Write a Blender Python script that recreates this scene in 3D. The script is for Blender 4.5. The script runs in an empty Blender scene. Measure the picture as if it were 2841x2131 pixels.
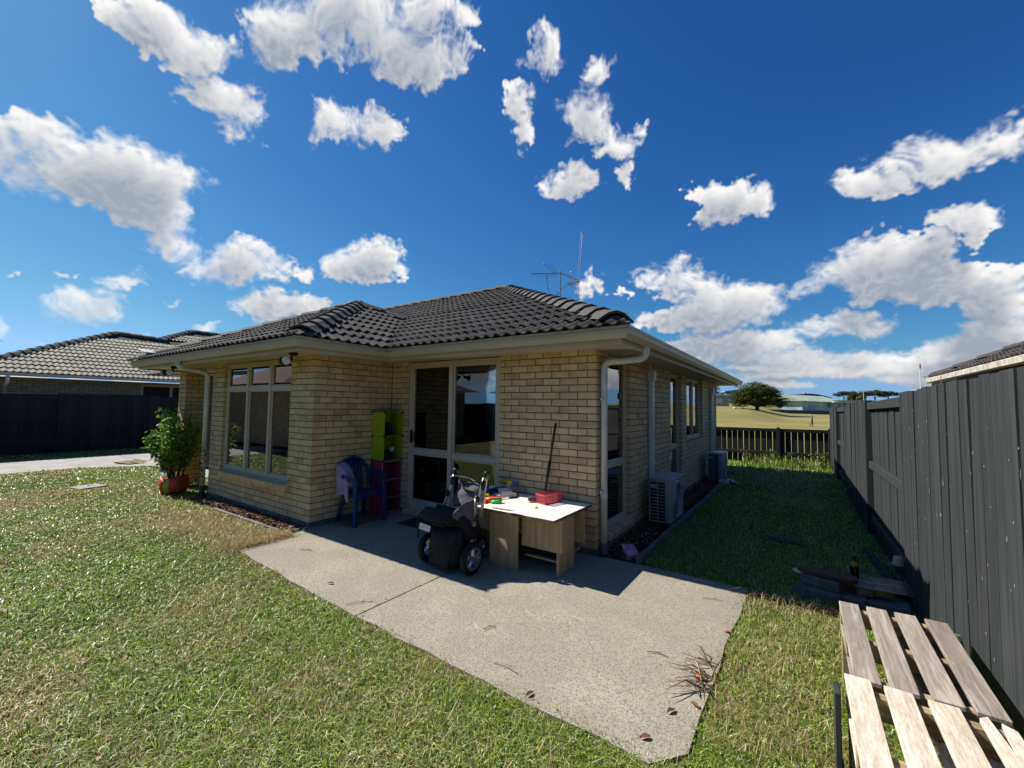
import bpy, bmesh, math, random
import numpy as np
from mathutils import Vector, Matrix, Euler

sc = bpy.context.scene
COL = sc.collection
R = math.radians

# ------------------------------------------------------------------ camera
cam_data = bpy.data.cameras.new("camera")
cam_data.sensor_width = 36.0
cam_data.sensor_fit = 'HORIZONTAL'
cam_data.lens = 36.0 * 1164.78 / 2841.0
cam_data.clip_start = 0.02
cam_data.clip_end = 4000
camera = bpy.data.objects.new("camera", cam_data)
COL.objects.link(camera)
_fw = Vector((-0.56585, 0.82279, 0.05322)); _rt = Vector((0.82429, 0.566, 0.01367)); _up = Vector((0.01888, -0.0516, 0.99849))
CAM = Vector((1.95583, -4.56927, 1.62338))
camera.matrix_world = Matrix(((_rt.x, _up.x, -_fw.x, CAM.x), (_rt.y, _up.y, -_fw.y, CAM.y), (_rt.z, _up.z, -_fw.z, CAM.z), (0, 0, 0, 1)))
sc.camera = camera

# ------------------------------------------------------------------ sun, sky, exposure
SUN_AZ, SUN_EL = R(-101.5), R(44.3)          # azimuth from +Y towards +X
SUN_DIR = Vector((math.sin(SUN_AZ) * math.cos(SUN_EL), math.cos(SUN_AZ) * math.cos(SUN_EL), math.sin(SUN_EL)))
sun_data = bpy.data.lights.new("sun", 'SUN')
sun_data.energy = 5.0
sun_data.angle = R(0.53)
sun_data.color = (1.0, 0.955, 0.87)
sun = bpy.data.objects.new("sun", sun_data)
COL.objects.link(sun)
sun.rotation_euler = (-SUN_DIR).to_track_quat('-Z', 'Y').to_euler()

cy = sc.cycles
cy.max_bounces = 6; cy.diffuse_bounces = 3; cy.glossy_bounces = 3; cy.transmission_bounces = 4; cy.transparent_max_bounces = 10
cy.caustics_reflective = False; cy.caustics_refractive = False
vs = sc.view_settings
vs.view_transform = 'Standard'; vs.look = 'None'; vs.exposure = 0.55; vs.gamma = 1.0; vs.use_curve_mapping = False

CLOUDS = [(-55.2,41.7,10.2,4,15),(-47.8,39.4,5.4,2.8,9),(-64.3,37.4,3.4,2.8,20),(-76.8,34.6,3.2,1.7,28),(-72.4,34.2,3.7,1.8,24),(-70.1,31.3,3.8,2.2,21),(-67.5,30.1,2.5,2.3,19),(-59.8,31.8,3.5,2.2,15),(-54.8,32.2,3.5,2.5,12),(-80.5,21.1,6.8,3.8,21),(-75.7,21.7,4.7,2.8,19),(-75.9,19.2,4,1.7,17),(-74.3,16.7,4.1,2.5,14),(-68.4,15.3,5.6,3,11),(-54.2,17.7,5.2,3.3,7),(-61.5,15.9,1.5,1.2,9),(-80.2,8.6,3.9,2.2,10),(-77.3,11.8,4,1.4,12),(-64.1,11.4,6,1.9,7),(-30.6,41.1,2.7,2.3,-2),(-23.5,39.5,2.5,2.2,-6),(-33.5,36.3,2.1,2.4,0),(-33.7,33.3,1.9,1.9,0),(-25,35.1,3.7,3.4,-5),(-20.6,32,2.9,2.4,-7),(-27.2,28,3.7,2.6,-3),(-20,28.9,1.3,1.1,-6),(-24.3,16.4,2.7,1.8,-2),(-13.4,16.1,4.4,3.2,-5),(-5.8,24,4.2,1.9,-12),(-8.7,22.5,2.5,1.8,-10),(-10.8,25.1,1.4,0.9,-10),(6.5,22.4,3.4,1.8,-17),(10.8,23.9,4.1,2.5,-21),(15.2,23.2,3,2.2,-24),(13,16.8,2.9,1.7,-16),(5.2,13.9,7.1,3.5,-10),(-5.8,12.6,7.7,3.2,-6),(12.3,11.7,4.5,2.5,-11),(15.3,10.3,3.2,2.8,-11),(-10.9,10.9,5.8,2,-4),(3.5,8.7,5.1,1.8,-6),(-7.8,6.9,7.5,2.2,-3),(-0.3,5,7.8,1.9,-2),(7.5,4.4,6.3,1.9,-3),(13.5,5.4,4,1.5,-5),(15,6.9,2.7,1.1,-7),(9.8,2.9,5.2,1.1,-2),(-3.4,7.9,5.6,1.6,-4),(-85.2,6.1,1.2,1.8,9),(-83,5.2,1.1,0.5,7),(-74,10.4,1.4,0.6,9),(-77.4,6.7,2.6,0.8,7),(-70.7,7.9,2.1,0.8,7),(-16.5,11.4,2,1.1,-3),(-84.1,10.8,0.5,0.4,14),(-81.5,11.4,0.9,0.4,13),(-20,14.6,1.2,0.7,-3)]
_rc = random.Random(11)
for az in range(30, 262, 19):                # the same broken cumulus all the way round
    for k in range(1 + (az // 19) % 2):
        el = _rc.choice((6, 10, 15, 22, 31, 42)) + _rc.uniform(-2, 2)
        CLOUDS.append((az + _rc.uniform(-6, 6), el, _rc.uniform(2.5, 7), _rc.uniform(1.5, 3.2), _rc.uniform(-12, 12)))
for az in range(0, 360, 72):
    CLOUDS.append((az + _rc.uniform(-25, 25), _rc.uniform(58, 78), _rc.uniform(3, 6), _rc.uniform(2, 4), 0))

for az in range(-100, 260, 4):                # small flat clouds stacking up towards the horizon
    for k in range(2):
        CLOUDS.append((az + _rc.uniform(-2, 2), _rc.uniform(1.6, 6.0), _rc.uniform(1.6, 4.2), _rc.uniform(0.45, 1.0), _rc.uniform(-4, 4)))

def cloud_layer():
    """broken cumulus, computed from code: eroded soft blobs with self-shading, as an equirectangular field"""
    W, H = 4096, 2048; h0 = H // 2 - 24; rows = np.arange(h0, H)
    el = ((rows + 0.5) / H - 0.5) * np.pi; th = (0.5 - (np.arange(W) + 0.5) / W) * 2 * np.pi
    az = np.degrees(np.arctan2(np.cos(th), np.sin(th)))              # from +Y towards +X
    eld = np.degrees(el)
    AZ, EL = np.meshgrid(az.astype(np.float32), eld.astype(np.float32))
    base = np.zeros(AZ.shape, np.float32)
    PX = AZ * 0.86; PY = EL
    def vn(x, y, seed):
        rs = np.random.RandomState(seed); T = rs.rand(256, 256).astype(np.float32)
        xi = np.floor(x).astype(np.int32); yi = np.floor(y).astype(np.int32); fx = x - xi; fy = y - yi
        fx = fx * fx * (3 - 2 * fx); fy = fy * fy * (3 - 2 * fy); xi &= 255; yi &= 255; x1 = (xi + 1) & 255; y1 = (yi + 1) & 255
        return (T[yi, xi] * (1 - fx) + T[yi, x1] * fx) * (1 - fy) + (T[y1, xi] * (1 - fx) + T[y1, x1] * fx) * fy
    wx = vn(PX * 0.30, PY * 0.30, 1) + 0.5 * vn(PX * 0.8, PY * 0.8, 3) - 0.75; wy = vn(PX * 0.30 + 40, PY * 0.30, 2) + 0.5 * vn(PX * 0.8 + 9, PY * 0.8, 4) - 0.75
    w2x = vn(PX * 1.7, PY * 1.7, 5) + 0.5 * vn(PX * 4.1, PY * 4.1, 7) - 0.75; w2y = vn(PX * 1.7 + 31, PY * 1.7, 6) + 0.5 * vn(PX * 4.1 + 5, PY * 4.1, 8) - 0.75
    lowk = np.clip(EL / 12.0, 0.22, 1.0)
    AZW = AZ + (2.6 * wx + 1.3 * w2x) * lowk; ELW = EL + (1.5 * wy + 0.9 * w2y) * lowk
    ppd = W / 360.0
    for (ca, ce, rx, ry, rot) in CLOUDS:
        R_ = max(rx, ry) * 2.2; j0 = max(0, int((ce - R_ + 90) / 180 * H) - h0); j1 = min(len(rows), int((ce + R_ + 90) / 180 * H) - h0 + 1)
        sl = slice(j0, j1)
        cs = max(0.12, math.cos(R(ce)))
        da = (AZW[sl] - ca + 180) % 360 - 180
        x = da * np.cos(np.radians(EL[sl])); y = ELW[sl] - ce
        c, s = math.cos(R(rot)), math.sin(R(rot))
        p = (x * c + y * s) / (rx * 1.12); q = (-x * s + y * c) / (ry * 1.22)
        q = np.where(q < 0, q * 1.35, q)                              # flatter bases
        v = np.clip(1.0 - (p * p + q * q), 0, 1)
        base[sl] = np.maximum(base[sl], v ** 0.8) + 0.25 * np.minimum(base[sl], v)
    def blur(f, r):
        for ax in (0, 1):
            c = np.cumsum(np.pad(f, [(r + 1, r) if k == ax else (0, 0) for k in (0, 1)], mode='edge'), axis=ax, dtype=np.float64)
            n_ = f.shape[ax]; k = 2 * r + 1
            f = ((np.take(c, np.arange(k, k + n_), axis=ax) - np.take(c, np.arange(0, n_), axis=ax)) / k).astype(np.float32)
        return f
    X = PX + 2.0 * wx; Y = PY + 2.0 * wy
    n = np.zeros_like(base); a = 1.0; f = 0.16
    for o in range(8):
        c_, s_ = math.cos(o * 1.1), math.sin(o * 1.1)
        v = vn((X * c_ - Y * s_) * f + 17 * o, (X * s_ + Y * c_) * f + 9 * o, 10 + o) - 0.5
        if 2 <= o < 6: v = 0.5 - np.sqrt((2 * v) ** 2 + 0.06)                   # billowy middle octaves
        n += a * v; a *= 0.62; f *= 2.03
    n = (n - n.mean()) / n.std()
    sz = blur(base, 26)
    dens = base * 0.74 - 0.27 + n * (0.15 + 0.12 * np.clip(1 - sz, 0, 1)) * np.clip(base * 6, 0, 1)
    dens = np.where(base > 0.0, dens, -1)
    al = np.clip((dens + 0.06) / 0.50, 0, 1); al = al * al * (3 - 2 * al)
    thick = np.clip(dens, 0, 1.2)
    # light from the sun side above: optical depth gathered upwards along the sky
    od = np.zeros_like(base)
    tb = [thick, blur(thick, 2), blur(thick, 5), blur(thick, 9)]
    for k in range(1, 15):
        st = int(2 + k * 3.4)
        sh = np.zeros_like(base); sh[:-st] = tb[min(3, k // 4)][st:]
        sh = np.roll(sh, int(-st * 0.45), axis=1)
        od += sh
    od = od / 14
    T = np.exp(-od * 4.6)
    det = thick - blur(thick, 7)
    L = 0.06 + 0.94 * (T + 0.9 * det + 0.25 * np.exp(-thick * 4))
    L = np.clip((L - 0.16) / 0.80, 0, 1)
    img = np.zeros((H, W, 4), np.float32); img[..., 3] = 1
    img[h0:, :, 0] = L ** 0.85; img[h0:, :, 1] = al * 0.97        # brightness, cover
    im = bpy.data.images.new('cloud_field', W, H, alpha=False, float_buffer=True)
    im.colorspace_settings.name = 'Non-Color'
    im.pixels.foreach_set(img.ravel()); im.update()
    return im

def build_world():
    w = bpy.data.worlds.new("World"); sc.world = w; w.use_nodes = True
    w.cycles.sampling_method = 'MANUAL'; w.cycles.sample_map_resolution = 512
    nt = w.node_tree; N = nt.nodes; L = nt.links
    N.clear()
    out = N.new('ShaderNodeOutputWorld'); bg = N.new('ShaderNodeBackground')
    L.new(bg.outputs[0], out.inputs[0])
    SKY = 0.08
    sky = N.new('ShaderNodeTexSky'); sky.sky_type = 'NISHITA'; sky.sun_disc = False
    sky.sun_elevation = SUN_EL; sky.sun_rotation = SUN_AZ
    sky.altitude = 50; sky.air_density = 1.0; sky.dust_density = 0.3; sky.ozone_density = 2.0
    bg.inputs['Strength'].default_value = SKY
    def m_(op, a, b=None):
        n = N.new('ShaderNodeMath'); n.operation = op
        for i, v in enumerate((a, b)):
            if v is None: continue
            if isinstance(v, (int, float)): n.inputs[i].default_value = v
            else: L.new(v, n.inputs[i])
        return n.outputs[0]
    sp = N.new('ShaderNodeSeparateColor'); L.new(sky.outputs[0], sp.inputs[0])
    cb = N.new('ShaderNodeCombineColor')
    # camera-like colour response of the clear sky, with a soft shoulder
    for i, (gain, pw) in enumerate(((0.60, 1.55), (0.77, 1.2), (0.99, 1.0))):
        x = m_('MULTIPLY', m_('POWER', m_('MULTIPLY', sp.outputs[i], SKY), pw), gain)
        y = m_('DIVIDE', x, m_('SQRT', m_('ADD', 1.0, m_('MULTIPLY', m_('MULTIPLY', x, x), 1.6))))
        if i == 0: ry_ = y
        if i == 1: gy = y; L.new(m_('DIVIDE', m_('MINIMUM', ry_, m_('MULTIPLY', gy, 0.52)), SKY), cb.inputs[0])
        if i == 2: y = m_('MAXIMUM', y, m_('MULTIPLY', gy, 1.62))
        if i: L.new(m_('DIVIDE', y, SKY), cb.inputs[i])
    env = N.new('ShaderNodeTexEnvironment'); env.image = cloud_layer(); env.interpolation = 'Cubic'
    se = N.new('ShaderNodeSeparateColor'); L.new(env.outputs['Color'], se.inputs[0])
    cmx = N.new('ShaderNodeMix'); cmx.data_type = 'RGBA'; L.new(se.outputs[0], cmx.inputs['Factor'])
    cmx.inputs['A'].default_value = (0.36, 0.40, 0.47, 1); cmx.inputs['B'].default_value = (1.0, 0.985, 0.96, 1)
    cm = N.new('ShaderNodeVectorMath'); cm.operation = 'SCALE'; cm.inputs['Scale'].default_value = 0.68 / SKY
    L.new(cmx.outputs['Result'], cm.inputs[0])
    mix = N.new('ShaderNodeMix'); mix.data_type = 'RGBA'
    L.new(se.outputs[1], mix.inputs['Factor']); L.new(cb.outputs[0], mix.inputs['A']); L.new(cm.outputs[0], mix.inputs['B'])
    L.new(mix.outputs['Result'], bg.inputs['Color'])
build_world()

# ------------------------------------------------------------------ helpers
class MB:
    """collects faces; build() links them as one mesh object"""
    def __init__(s): s.v = []; s.f = []; s.m = []; s.t = []
    def add(s, vs, fs, mat=0, tint=0.5):
        o = len(s.v); s.v += [tuple(v) for v in vs]
        for f in fs:
            s.f.append(tuple(i + o for i in f)); s.m.append(mat); s.t.append(tint)
    def box(s, c, d, rot=None, mat=0, tint=0.5, taper=1.0):
        hx, hy, hz = d[0] / 2, d[1] / 2, d[2] / 2
        P = [Vector((x * (taper if z > 0 else 1), y * (taper if z > 0 else 1), z)) for z in (-hz, hz) for x, y in ((-hx, -hy), (hx, -hy), (hx, hy), (-hx, hy))]
        if rot is not None:
            M = rot if isinstance(rot, Matrix) else Euler(rot).to_matrix()
            P = [M @ q for q in P]
        c = Vector(c)
        s.add([q + c for q in P], [(3, 2, 1, 0), (4, 5, 6, 7), (0, 1, 5, 4), (1, 2, 6, 5), (2, 3, 7, 6), (3, 0, 4, 7)], mat, tint)
        return s
    def bar(s, a, b, w, h, mat=0, tint=0.5, up=(0, 0, 1)):
        a, b = Vector(a), Vector(b); d = b - a; L = d.length
        if L < 1e-6: return s
        z = d / L; u = Vector(up)
        if abs(z.dot(u)) > 0.97: u = Vector((1, 0, 0))
        x = u.cross(z).normalized(); y = z.cross(x)
        M = Matrix((x, y, z)).transposed()
        return s.box((a + b) / 2, (w, h, L), M, mat, tint)
    def tube(s, pts, r, n=8, mat=0, tint=0.5, cap=True):
        pts = [Vector(p) for p in pts]; rs = r if isinstance(r, (list, tuple)) else [r] * len(pts)
        o = len(s.v); prev = None
        for i, p in enumerate(pts):
            if i == 0: t = pts[1] - pts[0]
            elif i == len(pts) - 1: t = pts[-1] - pts[-2]
            else: t = (pts[i + 1] - p).normalized() + (p - pts[i - 1]).normalized()
            t = t.normalized() if t.length > 1e-9 else Vector((0, 0, 1))
            if prev is None:
                u = Vector((0, 0, 1)) if abs(t.z) < 0.9 else Vector((1, 0, 0))
                x = u.cross(t).normalized()
            else:
                x = (prev - t * prev.dot(t))
                x = x.normalized() if x.length > 1e-6 else Vector((1, 0, 0))
            prev = x; y = t.cross(x)
            for k in range(n):
                a = 2 * math.pi * k / n
                s.v.append(tuple(p + (x * math.cos(a) + y * math.sin(a)) * rs[i]))
        for i in range(len(pts) - 1):
            for k in range(n):
                k2 = (k + 1) % n
                s.f.append((o + i * n + k, o + i * n + k2, o + (i + 1) * n + k2, o + (i + 1) * n + k)); s.m.append(mat); s.t.append(tint)
        if cap:
            s.f.append(tuple(o + k for k in reversed(range(n)))); s.m.append(mat); s.t.append(tint)
            e = o + (len(pts) - 1) * n
            s.f.append(tuple(e + k for k in range(n))); s.m.append(mat); s.t.append(tint)
        return s
    def lathe(s, prof, n=20, mat=0, M=None, tint=0.5):
        o = len(s.v); M = M or Matrix.Identity(4)
        for (r, z) in prof:
            for k in range(n):
                a = 2 * math.pi * k / n
                s.v.append(tuple(M @ Vector((r * math.cos(a), r * math.sin(a), z))))
        for i in range(len(prof) - 1):
            for k in range(n):
                k2 = (k + 1) % n
                s.f.append((o + i * n + k, o + i * n + k2, o + (i + 1) * n + k2, o + (i + 1) * n + k)); s.m.append(mat); s.t.append(tint)
        return s
    def prism(s, poly, axis_a, axis_b, origin, ext, mat=0, tint=0.5):
        """poly (a,b) in plane axis_a,axis_b at origin, extruded by vector ext"""
        A, B, O, E = Vector(axis_a), Vector(axis_b), Vector(origin), Vector(ext)
        n = len(poly); P = [O + A * a + B * b for a, b in poly]; Q = [p + E for p in P]
        fs = [tuple(range(n)), tuple(reversed(range(n, 2 * n)))] + [((i + 1) % n, i, n + i, n + (i + 1) % n) for i in range(n)]
        s.add(P + Q, fs, mat, tint); return s
    def mesh(s, name, mats, smooth=False):
        me = bpy.data.meshes.new(name)
        me.from_pydata(s.v, [], s.f)
        for m in (mats if isinstance(mats, (list, tuple)) else [mats]): me.materials.append(m)
        if len(me.polygons):
            me.polygons.foreach_set('material_index', s.m)
            if len(set(s.t)) > 1:
                at = me.attributes.new('tint', 'FLOAT', 'FACE'); at.data.foreach_set('value', s.t)
            if smooth: me.polygons.foreach_set('use_smooth', [True] * len(me.polygons))
        me.update()
        return me
    def build(s, name, mats, parent=None, smooth=False, bevel=0.0, loc=None, rz=0.0, weld=False):
        me = s.mesh(name, mats, smooth)
        if bevel or weld:
            bm = bmesh.new(); bm.from_mesh(me)
            if weld: bmesh.ops.remove_doubles(bm, verts=bm.verts, dist=1e-5)
            if bevel:
                es = [e for e in bm.edges if len(e.link_faces) == 2 and e.calc_face_angle(0) > 0.5]
                bmesh.ops.bevel(bm, geom=es, offset=bevel, segments=1, affect='EDGES', clamp_overlap=True)
            bmesh.ops.recalc_face_normals(bm, faces=bm.faces)
            bm.to_mesh(me); bm.free()
        return link(name, me, parent, loc, rz)

def link(name, me, parent=None, loc=None, rz=0.0):
    o = bpy.data.objects.new(name, me); COL.objects.link(o)
    if parent is not None: o.parent = parent
    if loc is not None: o.location = loc
    if rz: o.rotation_euler = (0, 0, rz)
    return o

def tag(o, label=None, cat=None, group=None, kind=None):
    if label: o['label'] = label
    if cat: o['category'] = cat
    if group: o['group'] = group
    if kind: o['kind'] = kind
    return o

def thing(name, label, cat, loc=(0, 0, 0), rz=0.0, group=None):
    o = bpy.data.objects.new(name, None); o.empty_display_size = 0.1
    COL.objects.link(o); o.location = loc; o.rotation_euler = (0, 0, rz)
    return tag(o, label, cat, group)

def copy_tree(o, parent=None):
    c = o.copy(); COL.objects.link(c); c.parent = parent
    for ch in o.children: copy_tree(ch, c)
    return c

# ------------------------------------------------------------------ materials
def mat(name, col, rough=0.6, spec=0.4, metal=0.0, col2=None, nscale=8.0, namp=0.5, detail=6.0, bump=0.0, bscale=40.0, stretch=None, rnd=0.0, coords='Object', speck=None, sheen=0.0, col3=None, n3=1.2, transl=0.0, tintcol=None, nrough=0.6):
    """procedural principled material: base colour mixed with noise, optional per-object / per-piece variation"""
    m = bpy.data.materials.new(name); m.use_nodes = True
    nt = m.node_tree; N = nt.nodes; L = nt.links
    b = N['Principled BSDF']; b.inputs['Roughness'].default_value = rough; b.inputs['Metallic'].default_value = metal
    b.inputs['Specular IOR Level'].default_value = spec
    if coords == 'World':
        g = N.new('ShaderNodeNewGeometry'); vec = g.outputs['Position']
    else:
        tc = N.new('ShaderNodeTexCoord'); vec = tc.outputs[coords]
    if stretch:
        mp = N.new('ShaderNodeMapping'); mp.inputs['Scale'].default_value = stretch; L.new(vec, mp.inputs['Vector']); svec = mp.outputs[0]
    else: svec = vec
    if rnd or tintcol:
        oi = N.new('ShaderNodeObjectInfo'); at = N.new('ShaderNodeAttribute'); at.attribute_name = 'tint'
        ad = N.new('ShaderNodeMath'); ad.operation = 'ADD'; L.new(oi.outputs['Random'], ad.inputs[0]); L.new(at.outputs['Fac'], ad.inputs[1])
        fr = N.new('ShaderNodeMath'); fr.operation = 'FRACT'; L.new(ad.outputs[0], fr.inputs[0]); rv = fr.outputs[0]
        # decorrelate the texture between pieces
        sc_ = N.new('ShaderNodeMath'); sc_.operation = 'MULTIPLY'; sc_.inputs[1].default_value = 37.0; L.new(rv, sc_.inputs[0])
        va = N.new('ShaderNodeVectorMath'); va.operation = 'ADD'; L.new(svec, va.inputs[0]); L.new(sc_.outputs[0], va.inputs[1]); svec = va.outputs[0]
    def noise(v, s, d=detail, r=nrough):
        n = N.new('ShaderNodeTexNoise'); n.inputs['Scale'].default_value = s; n.inputs['Detail'].default_value = d; n.inputs['Roughness'].default_value = r
        L.new(v, n.inputs['Vector']); return n.outputs['Fac']
    def mix(f, a, c):
        x = N.new('ShaderNodeMix'); x.data_type = 'RGBA'
        for key, v in (('Factor', f), ('A', a), ('B', c)):
            if isinstance(v, (int, float)): x.inputs[key].default_value = v
            elif isinstance(v, (tuple, list)): x.inputs[key].default_value = (*v[:3], 1)
            else: L.new(v, x.inputs[key])
        return x.outputs['Result']
    def ramp(v, lo, hi):
        r = N.new('ShaderNodeMapRange'); r.interpolation_type = 'SMOOTHSTEP'; L.new(v, r.inputs['Value']); r.inputs['From Min'].default_value = lo; r.inputs['From Max'].default_value = hi
        return r.outputs[0]
    c = tuple(col)
    c2 = tuple(col2) if col2 else tuple(x * (1 - namp) for x in col)
    cur = mix(ramp(noise(svec, nscale), 0.5 - 0.2, 0.5 + 0.2), c, c2)
    if col3: cur = mix(ramp(noise(svec, n3, 4.0), 0.48, 0.66), cur, tuple(col3))
    if speck:
        sc_col, s_scale, s_lo = speck
        vz = N.new('ShaderNodeTexVoronoi'); vz.inputs['Scale'].default_value = s_scale; L.new(vec, vz.inputs['Vector'])
        wn = N.new('ShaderNodeSeparateColor'); L.new(vz.outputs['Color'], wn.inputs[0])
        cur = mix(ramp(wn.outputs[0], s_lo, min(1.0, s_lo + 0.25)), cur, sc_col)
    if tintcol: cur = mix(ramp(rv, 0.2, 1.0), cur, tintcol)
    if rnd:
        hv = N.new('ShaderNodeHueSaturation'); L.new(cur, hv.inputs['Color'])
        mr = N.new('ShaderNodeMapRange'); L.new(rv, mr.inputs['Value']); mr.inputs['To Min'].default_value = 1 - rnd; mr.inputs['To Max'].default_value = 1 + rnd
        L.new(mr.outputs[0], hv.inputs['Value']); cur = hv.outputs['Color']
    L.new(cur, b.inputs['Base Color'])
    if bump:
        bp = N.new('ShaderNodeBump'); bp.inputs['Strength'].default_value = bump; bp.inputs['Distance'].default_value = 0.0025
        L.new(noise(svec, bscale, 8.0), bp.inputs['Height']); L.new(bp.outputs[0], b.inputs['Normal'])
    if sheen: b.inputs['Sheen Weight'].default_value = sheen
    if transl:
        tr = N.new('ShaderNodeBsdfTranslucent'); L.new(cur, tr.inputs['Color'])
        ms = N.new('ShaderNodeMixShader'); ms.inputs[0].default_value = transl
        L.new(b.outputs[0], ms.inputs[1]); L.new(tr.outputs[0], ms.inputs[2])
        L.new(ms.outputs[0], N['Material Output'].inputs['Surface'])
    return m

def glass_mat(name, tint=(0.86, 0.92, 0.9), refl=1.0):
    m = bpy.data.materials.new(name); m.use_nodes = True
    nt = m.node_tree; N = nt.nodes; L = nt.links; N.remove(N['Principled BSDF'])
    t = N.new('ShaderNodeBsdfTransparent'); t.inputs[0].default_value = (*tint, 1)
    g = N.new('ShaderNodeBsdfGlossy'); g.inputs['Roughness'].default_value = 0.0; g.inputs['Color'].default_value = (0.95, 0.97, 1, 1)
    f = N.new('ShaderNodeFresnel'); f.inputs['IOR'].default_value = 1.62
    # slight waviness of float glass units
    tc = N.new('ShaderNodeTexCoord'); no = N.new('ShaderNodeTexNoise'); no.inputs['Scale'].default_value = 2.5; no.inputs['Detail'].default_value = 1
    L.new(tc.outputs['Object'], no.inputs['Vector'])
    bp = N.new('ShaderNodeBump'); bp.inputs['Strength'].default_value = 0.012; bp.inputs['Distance'].default_value = 0.05
    L.new(no.outputs['Fac'], bp.inputs['Height']); L.new(bp.outputs[0], g.inputs['Normal'])
    mu = N.new('ShaderNodeMath'); mu.operation = 'MULTIPLY'; mu.inputs[1].default_value = 1.7 * refl; mu.use_clamp = True
    L.new(f.outputs[0], mu.inputs[0])
    x = N.new('ShaderNodeMixShader'); L.new(mu.outputs[0], x.inputs[0]); L.new(t.outputs[0], x.inputs[1]); L.new(g.outputs[0], x.inputs[2])
    L.new(x.outputs[0], N['Material Output'].inputs['Surface'])
    return m

def attr_mat(name, rough=0.6, transl=0.25, attr='col', spec=0.25):
    """colour from a per-face colour attribute (each blade / leaf its own colour)"""
    m = bpy.data.materials.new(name); m.use_nodes = True
    nt = m.node_tree; N = nt.nodes; L = nt.links; b = N['Principled BSDF']
    b.inputs['Roughness'].default_value = rough; b.inputs['Specular IOR Level'].default_value = spec
    a = N.new('ShaderNodeAttribute'); a.attribute_name = attr
    L.new(a.outputs['Color'], b.inputs['Base Color'])
    tr = N.new('ShaderNodeBsdfTranslucent'); L.new(a.outputs['Color'], tr.inputs['Color'])
    ms = N.new('ShaderNodeMixShader'); ms.inputs[0].default_value = transl
    L.new(b.outputs[0], ms.inputs[1]); L.new(tr.outputs[0], ms.inputs[2]); L.new(ms.outputs[0], N['Material Output'].inputs['Surface'])
    return m

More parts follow.
